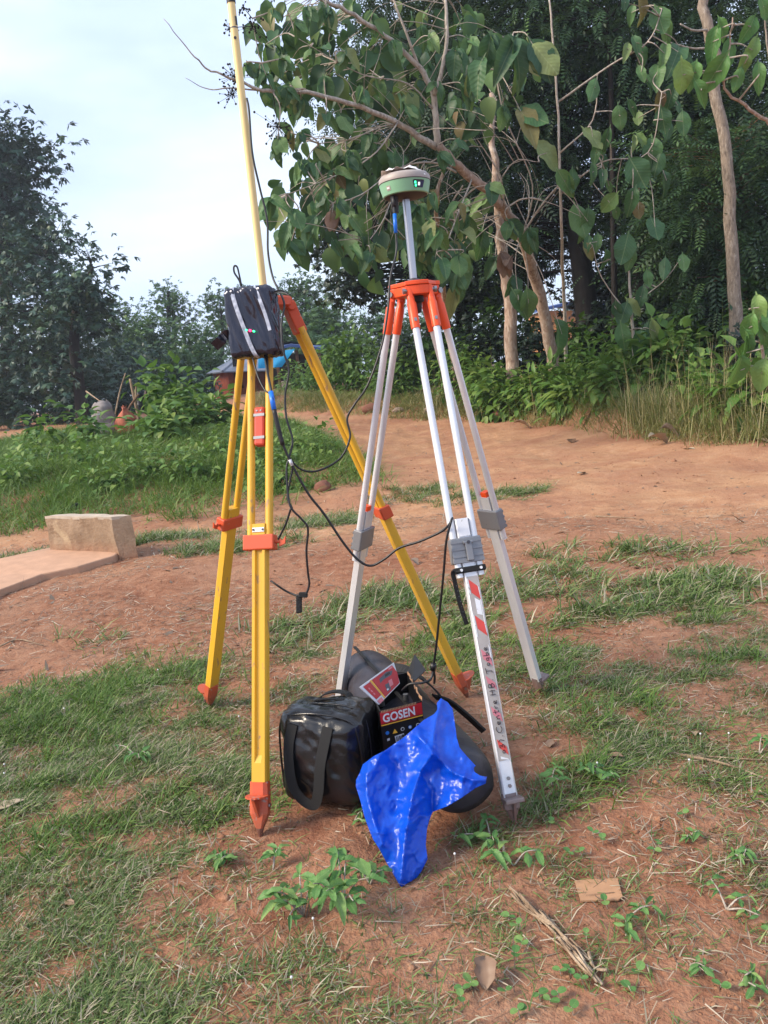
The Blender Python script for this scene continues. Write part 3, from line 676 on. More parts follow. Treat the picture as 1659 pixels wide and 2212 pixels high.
Vl = Vl + dirn * (0.003 - 0.006 * wr + 0.010 * np.abs(cr_) + 0.011 * noise3(Vl, 14, 8))[:, None]
Rb = np.stack([bx_, by_, bz_], 1); box_obj = obj('wrapping', Vl @ Rb.T + BC, Fl, M['black_film'], radio, smooth=True)
def bp(a, b, c): return BC + bx_ * a + by_ * b + bz_ * c
def tape(p, w):
    V, F = ribbon(smooth_path(p, 6), bx_, w, 0.0016); obj('tape_strip', V, F, M['clear_tape'], radio)
tape([bp(-.042, .0, .106), bp(-.042, -.036, .098), bp(-.034, -.047, .05), bp(-.020, -.048, -.01), bp(-.005, -.047, -.07), bp(.004, -.04, -.098), bp(.004, -.01, -.104)], .012)
tape([bp(.030, .0, .106), bp(.030, -.036, .098), bp(.042, -.046, .055), bp(.052, -.045, .01), bp(.058, -.044, -.03)], .010)
for a, c, mk in ((-.012, -.024, 'led_green'), (-.001, -.026, 'led_red'), (.010, -.029, 'led_green')):
    b = MB(); r_ = .0042 if mk == 'led_red' else .003; b.lathe(bp(a, -.047, c), [(r_, -.004), (r_, .002), (r_ * .6, .004), (.0001, .0045)], -by_, 10); b.build('indicator_light', M[mk], radio)
V, F = ribbon(smooth_path([bp(-.07, -.01, -.028), bp(-.085, -.02, -.030), bp(-.100, -.02, -.042), bp(-.125, -.025, -.062)], 5), unit(bz_ * .8 + bx_ * .6), .03, .0015); obj('film_flap', V, F, M['black_film'], radio)
b = MB(); b.tube(smooth_path([bp(-.022, -.005, .100), bp(-.025, -.005, .125), bp(-.037, -.005, .150), bp(-.035, -.005, .168), bp(-.026, -.005, .165), bp(-.023, -.005, .14), bp(-.021, -.005, .11)], 6), .0028, 8); b.build('cable_loop', M['cable_black'], radio, smooth=True)
b = MB(); b.tube(smooth_path([bp(.05, .0, .085), bp(.07, -.01, .082), bp(.095, -.01, .086), bp(.118, -.01, .074)], 6), .0026, 8); b.build('antenna_lead', M['cable_black'], radio, smooth=True)
b = MB(); b.tube(smooth_path([bp(.05, .0, .07), bp(.08, -.012, .079), bp(.105, -.012, .078), bp(.120, -.012, .070)], 6), .0016, 6); b.build('pale_lead', M['cable_grey'], radio, smooth=True)

# ------------------------------------------------------------------ silver tripod
SCn = np.array([0.163, 2.42, 1.478])
sfeet = [ground_pt(1113, 1786), ground_pt(1168, 1499), ground_pt(727, 1556)]
stp = thing('tripod', (SCn[0], SCn[1], 0.0), 'silver aluminium surveying tripod with bright orange head carrying the round receiver', 'tripod')
hd = MB(); rads = [math.atan2(f[1] - SCn[1], f[0] - SCn[0]) for f in sfeet]
ring = []
for k in range(48):
    a = 2 * math.pi * k / 48; r = 0.079
    for ra in rads:                                   # flats between the hinges
        dd = abs((a - ra - math.pi + math.pi) % (2 * math.pi) - math.pi)
        r = min(r, 0.062 / max(0.3, math.cos(min(dd, 1.2)))) if dd < 0.5 else r
    ring.append((math.cos(a) * r, math.sin(a) * r))
pl = [SCn + np.array([a, b, 0.004]) for a, b in ring]
hd.prism(pl, (0, 0, -0.012)); pl2 = [SCn + np.array([a * .96, b * .96, -0.009]) for a, b in ring]; hd.prism(pl2, (0, 0, -0.026))
head_s = hd.build('head', M['orange_plastic'], stp, bevel=0.002)
kb = MB(); kb.lathe(SCn, [(0.001, -0.036), (0.026, -0.036), (0.026, -0.052), (0.019, -0.056), (0.016, -0.085), (0.001, -0.088)], seg=16); kb.build('centring_screw', M['black_rubber'], head_s, smooth=True, autos=35)
def sleg(foot, clamp_px, top_px, shoe_px, tagc=False):
    H, ax, tan, nrm, Ln = leg_frame(SCn, foot, 0.062, 0.030)
    at = lambda s, a=0.0, b=0.0: H + ax * s + tan * a + nrm * b
    sc = on_line(H, foot, *clamp_px) * Ln; ss = on_line(H, foot, *shoe_px) * Ln; sp = on_line(H, foot, *top_px) * Ln
    w, d = 0.0195, 0.0115
    prof = [(-w, -d), (w, -d), (w, d * .7), (w * .82, d), (w * .78, d * .86), (-w * .78, d * .86), (-w * .82, d), (-w, d * .7)]
    V = []; n = len(prof)
    for s_ in (sp, ss + 0.01): V += [at(s_, a, b) for a, b in prof]
    F = [[k, (k + 1) % n, n + (k + 1) % n, n + k] for k in range(n)] + [list(range(n))[::-1], list(range(n, 2 * n))]
    leg = obj('leg', V, F, M['aluminium'], stp)
    spread = lambda s_: 0.024 + 0.006 * max(0, 1 - s_ / sc)
    for sg in (-1, 1):
        r = MB(); r.tube([at(0.09, sg * 0.0315), at(sc + 0.075, sg * 0.0305)], 0.0108, 14); r.build('tube', M['aluminium'], leg, smooth=True, autos=40)
        k = MB(); k.tube([at(0.012, sg * .0315), at(0.03, sg * .0315), at(0.034, sg * .0315), at(0.112, sg * .0318)], [0.0105, 0.0115, 0.0142, 0.0136], 14); k.build('socket', M['orange_plastic'], leg, smooth=True, autos=40)
        k = MB(); k.box(at(0.088, sg * .0315, 0.0135), tan, nrm, ax, .0042, .0012, .0050); k.build('rivet', M['bare_steel'], leg)
        k = MB(); k.box(at(0.0, sg * .0315), tan, nrm, ax, .006, .011, .020); k.build('hinge_lug', M['orange_plastic'], leg, bevel=.003)
    k = MB(); k.tube([at(-.006, -.050), at(-.006, .050)], .0048, 10); k.tube([at(-.006, .044), at(-.006, .052)], .0092, 10); k.tube([at(-.006, -.044), at(-.006, -.052)], .0092, 6); k.build('hinge_bolt', M['bare_steel'], leg)
    c = MB(); c.box(at(sc, 0, -.002), tan, nrm, ax, 0.0455, 0.0165, 0.036); cl = c.build('clamp', M['cast_grey'], leg, bevel=0.004)
    for q in (-.024, -.004, .016, .030):
        rb = MB(); rb.box(at(sc + q, 0, 0.0150), tan, nrm, ax, .0450, .0016, .0035 if q < .02 else .005); rb.build('rib', M['cast_grey'], leg)
    lv = MB(); lv.box(at(sc + .006, .004, .0205), tan, nrm, ax, .0095, .004, .026); lv.tube([at(sc - .020, -.010, .019), at(sc - .020, .018, .019)], .0055, 8); lv.build('lever', M['cast_grey'], leg, bevel=.002)
    nt = MB(); nt.tube([at(sc - .020, .004, .023), at(sc - .020, .004, .029)], .005, 6); nt.build('nut', M['dark_steel'], leg)
    # shoe
    sh = MB(); V = []; F = []
    W = [(ss, .0215, .0135), (ss + .028, .0215, .0145), (ss + .04, .021, .015), (Ln - .045, .0165, .012), (Ln - .012, .004, .004)]
    for s_, a, b in W: V += [at(s_, q * a, r_ * b) for q, r_ in ((-1, -.5), (-.5, -1), (.5, -1), (1, -.5), (1, .5), (.5, 1), (-.5, 1), (-1, .5))]
    for i in range(4):
        for kk in range(8): F.append([i * 8 + kk, i * 8 + (kk + 1) % 8, i * 8 + 8 + (kk + 1) % 8, i * 8 + 8 + kk])
    F.append(list(range(8))[::-1]); F.append([32 + kk for kk in range(8)]); sh.add(V, F)
    sh.prism([at(ss + .02, -.003, .012), at(ss + .075, -.003, .012), at(ss + .024, -.003, .036), at(ss + .018, -.003, .037)], tan * .006)
    sh.build('shoe', M['cast_grey'], leg)
    sp_ = MB(); sp_.box(at(ss + .014, 0, .022), tan, nrm, ax, .0265, .0235, .006); sp_.build('step_plate', M['cast_grey'], leg, bevel=.003)
    tp = MB(); tp.tube([at(Ln - .020), at(Ln + .006)], [.006, .002], 8); tp.build('spike', M['dark_steel'], leg)
    for q in (-.040, -.020):
        b = MB(); b.tube([at(ss + q, .002, d * .86), at(ss + q, .002, d * .86 + .004)], .0052, 6); b.build('bolt', M['bare_steel'], leg)
    if tagc:
        k = MB(); k.box(at(sp - .006, 0, .002), tan, nrm, ax, .0125, .0125, .012); k.build('stop_block', M['orange_plastic'], leg, bevel=.002)
    return leg, at, sc, sp, ss, tan, nrm, ax, d
SL1 = sleg(sfeet[0], (1001, 1190), (988, 1122), (1102, 1712))
SL2 = sleg(sfeet[1], (1060, 1120), (1040, 1075), (1160, 1462), True)
SL3 = sleg(sfeet[2], (788, 1162), (812, 1105), (738, 1512), True)
leg, at, sc, sp, ss, tan, nrm, ax, d = SL1
dd = d * .86
k = MB(); k.box(at((sp + sc - .036) / 2, 0, dd + .002), tan, nrm, ax, .0165, .0018, (sc - .036 - sp) / 2 - .003); k.build('label_plate', M['white_label'], leg)
k = MB(); k.box(at(sc + .055, 0, .0), tan, nrm, ax, .0455, .0155, .0085); k.build('belt', M['webbing'], leg, bevel=.003)
for q in (-.028, .030):
    b = MB(); b.tube([at(sc + .055, q, .0155), at(sc + .055, q, .0185)], .0042, 10); b.build('rivet', M['white_label'], leg)
b0 = at(sc + .055, -.046, .010)
V, F = ribbon(smooth_path([at(sc + .055, -.030, .017), b0 + tan * -.004, b0 + np.array([-.002, 0, -.03]), b0 + np.array([.006, -.004, -.09]), b0 + np.array([.020, -.006, -.155])], 6), unit(np.array([1, .2, .25])), .0125, .0022)
belt = obj('belt_tail', V, F, M['webbing'], leg)
for k_ in range(7):
    c = b0 + np.array([.001 + .0024 * k_, -.0055, -.04 - .0155 * k_]); b = MB(); b.tube([c, c + np.array([0, -.0016, 0])], .0013, 6); b.build('eyelet', M['print_grey'], leg)
# reflective tape, red lozenges, pen writing
W_ = .0150
s_a = sc + .075; s_b = on_line(at(0), sfeet[0], 1092, 1640) * np.linalg.norm(sfeet[0] - at(0))
k = MB(); k.box(at((s_a + s_b) / 2, 0, dd + .0006), tan, nrm, ax, W_, .0005, (s_b - s_a) / 2); k.build('reflective_tape', M['tape_grey'], leg)
def lp(u, v, h=.0016): return at(s_a + (s_b - s_a) * u, v * W_, dd + h)
for u0, u1, mk in ((.015, .135, 'tape_red'), (.215, .335, 'tape_red'), (.40, .50, 'tape_faded'), (.545, .63, 'tape_faded'), (.71, .80, 'tape_faded'), (.885, .975, 'tape_red')):
    k = MB(); k.prism([lp(u0, -.75), lp(u0 + .045, .8), lp(u1, .95), lp(u1 - .045, -.6)], nrm * .0005); k.build('red_lozenge', M[mk], leg)
for u0, u1, v0, v1 in ((0, .10, -1, -.8), (.05, .32, .82, 1.0), (.12, .22, -.2, .75), (.2, .34, -1, -.85), (.38, .47, .8, 1.0), (.975, 1.0, -.6, .8)):
    k = MB(); k.prism([lp(u0, v0), lp(u0 + .02, v1), lp(u1, v1), lp(u1 - .01, v0)], nrm * .0004); k.build('torn_tape', M['white_label'], leg)
GL = {  # pen strokes, x right 0..w, y up 0..1
 '0': (.45, [[(.1, .15), (.05, .4), (.2, .55), (.38, .4), (.32, .15), (.1, .15)]]),
 '3': (.5, [[(.05, .85), (.35, .9), (.3, .6), (.15, .5), (.4, .4), (.3, .1), (.0, .12)]]),
 ')': (.4, [[(.1, 1.0), (.3, .6), (.15, -.05)]]),
 '(': (.0, []),
 'C': (.75, [[(.7, .85), (.45, 1.0), (.1, .7), (.08, .3), (.35, 0), (.7, .15)]]),
 'e': (.45, [[(.05, .3), (.35, .4), (.25, .6), (.05, .45), (.08, .12), (.4, .1)]]),
 'n': (.5, [[(.05, .55), (.08, .05)], [(.08, .4), (.28, .58), (.36, .4), (.42, .05)]]),
 't': (.4, [[(.22, 1.0), (.18, .1), (.36, .06)], [(.0, .62), (.42, .7)]]),
 'r': (.38, [[(.05, .55), (.08, .05)], [(.08, .38), (.22, .56), (.36, .52)]]),
 'H': (.65, [[(.1, 1.0), (.08, 0)], [(.52, 1.0), (.5, 0)], [(.0, .5), (.62, .55)]]),
 'B': (.6, [[(.1, .0), (.12, 1.0), (.45, .9), (.42, .6), (.12, .5)], [(.12, .5), (.5, .4), (.4, .05), (.1, 0)]]),
 '.': (.35, [[(.12, .05), (.18, .1)]]), ' ': (.25, []),
 'T': (.7, [[(.0, .9), (.65, 1.0)], [(.35, .95), (.28, .0), (.1, -.05)]]),
 'o': (.42, [[(.1, .15), (.05, .4), (.2, .55), (.36, .4), (.3, .12), (.1, .15)]]),
 'g': (.45, [[(.35, .5), (.12, .5), (.08, .2), (.32, .2), (.36, .5), (.3, -.25), (.05, -.3)]]),
 'b': (.45, [[(.08, 1.0), (.08, .05), (.35, .1), (.32, .42), (.08, .38)]]),
}
txt = '03).Centre HB. Togbe'; tot = sum(GL[c][0] + .12 for c in txt)
wr_ = MB(); cur = 0; U0, U1 = .965, .385
for i, ch in enumerate(txt):
    adv, strokes = GL[ch]
    for s_ in strokes:
        pts = [lp(U0 + (U1 - U0) * (cur + x) / tot, -(-.62 + 1.25 * y) * .85, .0026) for x, y in s_]
        wr_.tube(smooth_path(pts, 4) if len(pts) > 2 else pts, .00085, 5)
    cur += adv + .12
wr_.build('pen_writing', M['ink'], leg)

# ------------------------------------------------------------------ receiver and its pole
rp0 = SCn + np.array([0, 0, 0.002]); rp1 = P(876, 428, 2.42); rp1 = np.array([0.163, 2.42, rp1[2]])
rpole = thing('receiver_pole', rp0, 'short bright steel pole between the orange tripod head and the receiver', 'pole')
k = MB(); k.tube([rp0, rp1], .0112, 18); k.build('shaft', M['chrome'], rpole, smooth=True, autos=40)
k = MB(); k.lathe(rp0, [(.001, .016), (.0113, .016), (.020, .010), (.022, .0), (.001, .0)], seg=20); k.build('base_nut', M['dark_steel'], rpole, smooth=True, autos=30)
RC = rp1.copy()
rec = thing('satellite_receiver', RC, 'round green and grey satellite receiver with lit buttons on the steel pole', 'receiver')
k = MB(); k.lathe(RC, [(.020, -.004), (.030, -.002), (.060, .002), (.066, .006)], seg=48); k.lathe(RC, [(.001, -.004), (.020, -.004)], seg=48); k.build('base', M['receiver_dark'], rec, smooth=True, autos=40)
k = MB(); k.lathe(RC, [(.064, .004), (.068, .006), (.0755, .036), (.0765, .041)], seg=64); body = k.build('housing', M['receiver_green'], rec, smooth=True, autos=40)
k = MB(); k.lathe(RC, [(.0770, .041), (.0775, .045), (.0760, .055), (.070, .062), (.050, .067), (.001, .069)], seg=64); k.build('cover', M['receiver_grey'], rec, smooth=True, autos=40)
k = MB(); k.lathe(RC, [(.0768, .0395), (.0778, .0405), (.0768, .0420)], seg=64); k.build('seam', M['receiver_dark'], rec, smooth=True)
tocam = math.atan2(_C[1] - RC[1], _C[0] - RC[0])
def onrec(z, az, out=0.0):
    r = np.interp(z, [.006, .036, .041], [.068, .0755, .0765]) + out; return RC + np.array([math.cos(tocam + az) * r, math.sin(tocam + az) * r, z])
def patch(a0, a1, z0, z1, out, name, mat, par, n=10, skew=0):
    V = []; F = []
    for i in range(n + 1):
        a = a0 + (a1 - a0) * i / n
        aa = lambda z: a + skew * (z - (z0 + z1) / 2) * (1 if i > n / 2 else -1)
        V += [onrec(z0, aa(z0), out), onrec(z1, aa(z1), out), onrec(z1, aa(z1), out - .003), onrec(z0, aa(z0), out - .003)]
    for i in range(n):
        for q in range(4): F.append([i * 4 + q, i * 4 + (q + 1) % 4, i * 4 + 4 + (q + 1) % 4, i * 4 + 4 + q])
    F.append([0, 1, 2, 3]); F.append([n * 4 + q for q in (3, 2, 1, 0)])
    return obj(name, V, F, mat, par)
pn = patch(.36, .84, .0135, .0315, .0010, 'control_panel', M['panel_navy'], rec, skew=3)
patch(.36, .84, .0315, .034, .0016, 'panel_hood', M['receiver_dark'], pn, skew=3)
patch(.53, .66, .0155, .0295, .0018, 'power_button', M['print_grey'], pn, 5); patch(.555, .635, .0185, .0265, .0024, 'button_light', M['led_white'], pn, 4)
for a, z in ((.43, .0265), (.455, .0185)): patch(a - .035, a + .035, z - .003, z + .003, .0020, 'indicator_light', M['led_green'], pn, 3)
patch(-.82, -.62, .015, .028, .0008, 'port_door', M['receiver_grey'], rec, 5); patch(-.80, -.66, .019, .024, .0016, 'port_slot', M['white_plastic'], rec, 4)
k = MB(); k.lathe(RC + np.array([-.036, -.030, 0]), [(.001, -.045), (.009, -.045), (.0105, -.02), (.012, .002)], seg=14); k.build('connector', M['black_rubber'], rec, smooth=True, autos=40)
# scrap of clear film on top
n = 22; V = []; F = []
for i in range(n):
    for j in range(n):
        a, b = (i / (n - 1) - .5), (j / (n - 1) - .5); x, y = a * .125, b * .11
        z = .070 + .012 * abs(vnoise(np.array([a * 7]), np.array([b * 7]), 12)[0] - .2) + .004 * vnoise(np.array([a * 25]), np.array([b * 25]), 13)[0] - .9 * max(0, math.hypot(x, y) - .050) * (.5 if a < 0 else 1) + (0.008 * max(0, -a - .25) * 4 if b < 0.2 else 0)
        V.append(RC + np.array([x - .004, y, z]))
for i in range(n - 1):
    for j in range(n - 1): F.append([i * n + j, (i + 1) * n + j, (i + 1) * n + j + 1, i * n + j + 1])
obj('film_scrap', V, F, M['film_white'], rec, smooth=False)

# ------------------------------------------------------------------ cables
def cable(name, pts, r, label, mat='cable_black', seg=8):
    w = smooth_path([P(*q) for q in pts], 8)
    t = thing(name, w[-1], label, 'cable'); k = MB(); k.tube(w, r, seg); o = k.build('sheath', M[mat], t, smooth=True); return t, w
ant, wpt = cable('antenna_cable', [(533, 212, 2.49), (538, 240, 2.485), (545, 330, 2.475), (561, 405, 2.47), (577, 475, 2.46), (579, 545, 2.45), (589, 598, 2.43), (601, 625, 2.40), (614, 656, 2.34), (608, 701, 2.30), (612, 757, 2.28), (624, 800, 2.27), (616, 854, 2.26), (619, 904, 2.24), (632, 950, 2.22), (625, 987, 2.2), (619, 1014, 2.19), (623, 1076, 2.17), (631, 1100, 2.16), (652, 1122, 2.16), (665, 1142, 2.16), (662, 1190, 2.16), (665, 1235, 2.16), (668, 1262, 2.16), (660, 1284, 2.16), (648, 1288, 2.16), (620, 1278, 2.2), (585, 1255, 2.24)], .0032, 'thin black antenna cable looping down beside the yellow pole and tripod')
k = MB(); k.box(P(646, 1305, 2.155), unit(_R * .97 + _U * .1), unit(-_f), unit(_U), .0085, .006, .026); k.box(P(655, 1285, 2.155), _R, -_f, _U, .013, .007, .008); k.build('hook_tie', M['webbing'], ant, bevel=.003)
k = MB(); k.tube(smooth_path([P(629, 1096, 2.162), P(618, 1130, 2.17), P(601, 1165, 2.18)], 6), .0032, 8); k.build('cable_end', M['cable_black'], ant, smooth=True)
k = MB(); k.tube(smooth_path([P(625, 987, 2.2), P(632, 1010, 2.2), P(626, 1040, 2.19), P(621, 1075, 2.18), P(631, 1098, 2.17)], 6), .0030, 8); k.build('second_strand', M['cable_black'], ant, smooth=True)
dat, _w = cable('data_cable', [(850, 432, 2.38), (852, 455, 2.375), (855, 500, 2.37), (856, 545, 2.36), (843, 600, 2.33), (839, 660, 2.31), (825, 745, 2.29), (795, 830, 2.27), (765, 875, 2.26), (750, 905, 2.26), (756, 945, 2.25), (735, 990, 2.24), (690, 1016, 2.23), (655, 1016, 2.22), (630, 995, 2.215), (611, 960, 2.215), (596, 905, 2.22), (588, 860, 2.24), (580, 815, 2.28), (577, 770, 2.33)], .0031, 'black data cable hanging in a loop from the receiver to the wrapped radio')
k = MB(); k.tube([P(852.5, 462, 2.374), P(855, 503, 2.369)], .0056, 10); k.build('blue_tape', M['blue_tape'], dat, smooth=True)
k = MB(); k.tube([P(850, 424, 2.382), P(851.5, 447, 2.377)], .0062, 10); k.build('plug', M['black_rubber'], dat, smooth=True)
pw, _w = cable('power_cable', [(572, 768, 2.33), (577, 800, 2.29), (587, 850, 2.225), (596, 900, 2.205), (606, 945, 2.20), (628, 998, 2.195), (665, 1065, 2.19), (700, 1110, 2.19), (740, 1170, 2.19), (772, 1208, 2.19), (800, 1222, 2.19), (830, 1208, 2.18), (862, 1184, 2.17), (905, 1170, 2.15), (950, 1150, 2.13), (968, 1136, 2.115), (977, 1120, 2.105), (974, 1128, 2.09), (964, 1170, 2.09), (958, 1240, 2.10), (950, 1320, 2.12), (943, 1390, 2.14), (936, 1440, 2.16), (931, 1466, 2.15), (912, 1475, 2.14), (885, 1478, 2.15), (868, 1492, 2.16)], .0036, 'thick black power cable sagging from the radio over the silver tripod to the battery box')
k = MB(); k.tube([P(585, 846, 2.229), P(592, 885, 2.208)], .0072, 10); k.build('blue_tape', M['blue_tape'], pw, smooth=True)
k = MB(); k.tube(smooth_path([P(592, 885, 2.207), P(600, 920, 2.202), P(611, 962, 2.199)], 4), .0066, 10); k.build('heat_sleeve', M['black_rubber'], pw, smooth=True)
k = MB(); k.tube([P(626, 993, 2.1955), P(631, 1006, 2.194)], .0052, 8); k.build('tag', M['silver_label'], pw, smooth=True)
k = MB(); k.tube([P(937, 1434, 2.158), P(935, 1447, 2.162)], .0085, 8); k.build('knot', M['cable_black'], pw, smooth=True)
k = MB(); k.tube(smooth_path([P(936, 1445, 2.162), P(939, 1462, 2.165), P(938, 1476, 2.17)], 4), .0036, 8); k.tube(smooth_path([P(545, 772, 2.31), P(558, 815, 2.27), P(572, 842, 2.24), P(583, 850, 2.228)], 6), .0026, 7); k.build('branch_lead', M['cable_black'], pw, smooth=True)

# ------------------------------------------------------------------ black handbag
def soft(name, S, r, C, Rm, mat, parent, n=22, amp=0.008, seed=2, puff=0.0, wr=0.0):
    Vl, Fl, Vc = rbox(n, S, r); Sx = np.asarray(S)
    un = Vl / Sx
    pf = puff * np.clip(1 - un[:, 0] ** 2, 0, 1) * np.clip(1 - un[:, 2] ** 2, 0, 1)
    Vl[:, 1] += np.sign(un[:, 1]) * pf
    dr = Vc / np.linalg.norm(Vc, axis=1, keepdims=True)
    Vl = Vl + dr * (amp * 2 * noise3(Vl, 14, seed) + wr * (np.abs(noise3(Vl, 40, seed + 9)) * -2))[:, None]
    return obj(name, Vl @ Rm.T + C, Fl, mat, parent, smooth=True), Vl
hx_ = unit(np.array([0.92, -0.36, 0.0])); hy_ = unit(np.array([0.36, 0.92, 0.0])); lean = 0.10
hz_ = unit(Z3 + hy_ * lean); hy_ = unit(np.cross(hz_, hx_)); RH = np.stack([hx_, hy_, hz_], 1)
HB = np.array([-0.228, 2.128, 0.148])
hb = thing('handbag', (HB[0], HB[1], 0.0), 'black leather bag with two webbing handles beside the yellow tripod foot', 'bag')
soft('body', (0.132, 0.100, 0.136), 0.048, HB, RH, M['leather'], hb, 36, 0.013, 5, 0.018, 0.009)
def hp(a, b, c): return HB + RH @ np.array([a, b, c])
def surf_y(a, c): return -(0.100 + 0.014 * max(0, 1 - (a / .112) ** 2) * max(0, 1 - (c / .132) ** 2) + .006)
def seam(pts, r=.0026):
    k = MB(); k.tube(smooth_path(pts, 5), r, 6); k.build('piping', M['leather'], hb, smooth=True)
seam([hp(-.128, -.070, -.10), hp(-.130, -.074, 0), hp(-.122, -.080, .09), hp(-.095, -.082, .122), hp(0, -.086, .136), hp(.095, -.082, .122), hp(.120, -.080, .09), hp(.130, -.074, 0), hp(.126, -.066, -.10)], .0034)
seam([hp(-.112, -.020, .122), hp(-.06, -.018, .139), hp(0, -.018, .143), hp(.07, -.018, .139), hp(.114, -.020, .122), hp(.133, -.02, .06), hp(.136, -.02, -.05)], .003)
V, F = ribbon(smooth_path([hp(-.09, .028, .122), hp(-.04, .030, .138), hp(.03, .030, .140), hp(.09, .028, .122)], 5), hy_, .012, .003); obj('zip', V, F, M['webbing'], hb)
hpts = [hp(-.066, surf_y(-.07, .10) + .004, .108), hp(-.078, surf_y(-.08, .05) - .004, .05), hp(-.078, surf_y(-.08, -.02) - .010, -.02), hp(-.066, surf_y(-.06, -.07) - .012, -.075), hp(-.036, surf_y(-.03, -.1) - .014, -.108), hp(-.004, surf_y(0, -.1) - .016, -.112), hp(.014, surf_y(0, -.07) - .016, -.07), hp(.024, surf_y(.03, 0) - .012, .0), hp(.034, surf_y(.04, .05) - .006, .05), hp(.046, surf_y(.04, .1) + .004, .108)]
hq = smooth_path(hpts, 6); sd_ = []
for i in range(len(hq)):
    t = unit(hq[min(i + 1, len(hq) - 1)] - hq[max(i - 1, 0)]); sd_.append(np.cross(t, hy_))
V, F = ribbon(hq, sd_, .031, .004); obj('handle', V, F, M['webbing'], hb)
bk = [hp(-.06, .050, .128), hp(-.04, .070, .142), hp(-.01, .085, .146), hp(.03, .078, .142), hp(.05, .050, .128)]
V, F = ribbon(smooth_path(bk, 6), hy_, .026, .004); obj('handle', V, F, M['webbing'], hb)
k = MB()
for a, c in ((.098, .02), (.112, -.02), (.104, -.06)): k.tube(smooth_path([hp(a + .012, -.045, c), hp(a + .014, -.0, c - .012), hp(a + .012, .05, c - .004)], 4), .0022, 6)
k.build('side_seam', M['leather'], hb, smooth=True)

# ------------------------------------------------------------------ long duffel bag
fa = G(784, 1446, .11); ne = G(1000, 1705, .10) + np.array([.008, -.02, 0])
da = unit((ne - fa) * np.array([1, 1, 0])); dl = np.linalg.norm(ne - fa); ds = np.cross(da, Z3); ds = unit(ds)
duf = thing('duffel_bag', ((fa + ne) / 2 * np.array([1, 1, 0])), 'long dark grey cylindrical duffel bag lying on the grass behind the black bag', 'bag')
nr, nsg = 40, 40; V = []; F = []
for i in range(nr + 1):
    u = i / nr; end = min(u, 1 - u) * dl; rr = .101 * (1 if end > .07 else math.sqrt(max(.0, 1 - ((.07 - end) / .07) ** 2)) * .5 + .5)
    for q in range(nsg):
        a = 2 * math.pi * q / nsg; ca, sa = math.cos(a), math.sin(a)
        w = vnoise(np.array([u * 9 + ca * .8]), np.array([sa * 2.2 + 4]), 3)[0] - .5
        w2 = vnoise(np.array([u * 26]), np.array([a * 1.5]), 6)[0] - .5
        r = rr * (1 + .12 * w + .04 * w2)
        z = sa * r * (.94 if sa > 0 else .92)
        z = max(z, -.096 + .004 * w)
        V.append(fa + da * (u * dl) + ds * ca * r * 1.05 + Z3 * z)
for i in range(nr):
    for q in range(nsg): F.append([i * nsg + q, i * nsg + (q + 1) % nsg, (i + 1) * nsg + (q + 1) % nsg, (i + 1) * nsg + q])
F.append(list(range(nsg))[::-1]); F.append([nr * nsg + q for q in range(nsg)])
obj('body', V, F, M['vinyl'], duf, smooth=True, autos=60)
for u in (.03,):
    k = MB(); k.tube([fa + da * (u * dl) + ds * math.cos(t) * .090 + Z3 * max(math.sin(t) * .083, -.090) for t in np.linspace(0, 2 * math.pi, 33)], .0035, 6); k.build('piping', M['webbing'], duf, smooth=True)
k = MB(); V, F = ribbon(smooth_path([fa + da * (dl * .30) + Z3 * .106 - ds * .02, fa + da * (dl * .42) + Z3 * .128 - ds * .05, fa + da * (dl * .55) + Z3 * .110 - ds * .085, fa + da * (dl * .60) + Z3 * .04 - ds * .125], 6), da, .034, .004); obj('strap', V, F, M['webbing'], duf)
V, F = ribbon(smooth_path([fa + da * (dl * .52) - ds * .10 + Z3 * .06, fa + da * (dl * .56) - ds * .135 + Z3 * .05, fa + da * (dl * .60) - ds * .175 + Z3 * .01, fa + da * (dl * .64) - ds * .215 - Z3 * .04], 5), unit(da + Z3 * .5), .05, .006); obj('strap', V, F, M['webbing'], duf)
V, F = ribbon([fa + da * (dl * u) + Z3 * (.1085) + ds * .03 for u in np.linspace(.03, .97, 14)], ds, .012, .003); obj('zip', V, F, M['webbing'], duf)

# ------------------------------------------------------------------ battery carton
zt = .272; FL, FR, BR, BL = G(820, 1537, zt), G(911, 1514, zt), G(880, 1452, zt), G(792, 1474, zt)
ct = thing('battery_carton', np.array([(FL + BR)[0] / 2, (FL + BR)[1] / 2, .006]), 'torn open black and red printed battery carton between the bags', 'box')
dn = np.array([0, 0, -(zt - .008)]); wall_t = .003
ux = unit(FR - FL); uy = unit(np.cross(Z3, ux))
def wallp(a, b, name='panel'):
    nn = unit(np.cross(b - a, Z3)); k = MB(); k.prism([a, b, b + dn, a + dn], -nn * wall_t); return k.build(name, M['print_black'], ct)
fw = wallp(FL, FR); wallp(FR, BR); wallp(BR, BL); wallp(BL, FL)
fn = unit(np.cross(FR - FL, Z3)); wl = np.linalg.norm(FR - FL)
if fn @ (_C - FL) < 0: fn = -fn
fp = lambda u, v, o=.001: FL + (FR - FL) * u - Z3 * v + fn * o
def pr(poly, mat, o=.0008, name='print'):
    k = MB(); k.prism([fp(u, v, o) for u, v in poly], fn * .0005); return k.build(name, M[mat], fw)
pr([(0.0, .004), (.99, .004), (.99, .040), (0.0, .040)], 'print_red'); pr([(0, .0425), (.99, .0425), (.99, .0455), (0, .0455)], 'print_yellow')
k = MB()
for i in range(24): k.prism([fp(.03 + i * .035, -.0005, .0012), fp(.05 + i * .035, -.0005, .0012), fp(.05 + i * .035, .006, .0012), fp(.03 + i * .035, .006, .0012)], fn * .0006)
k.build('torn_edge', M['card_raw'], fw)
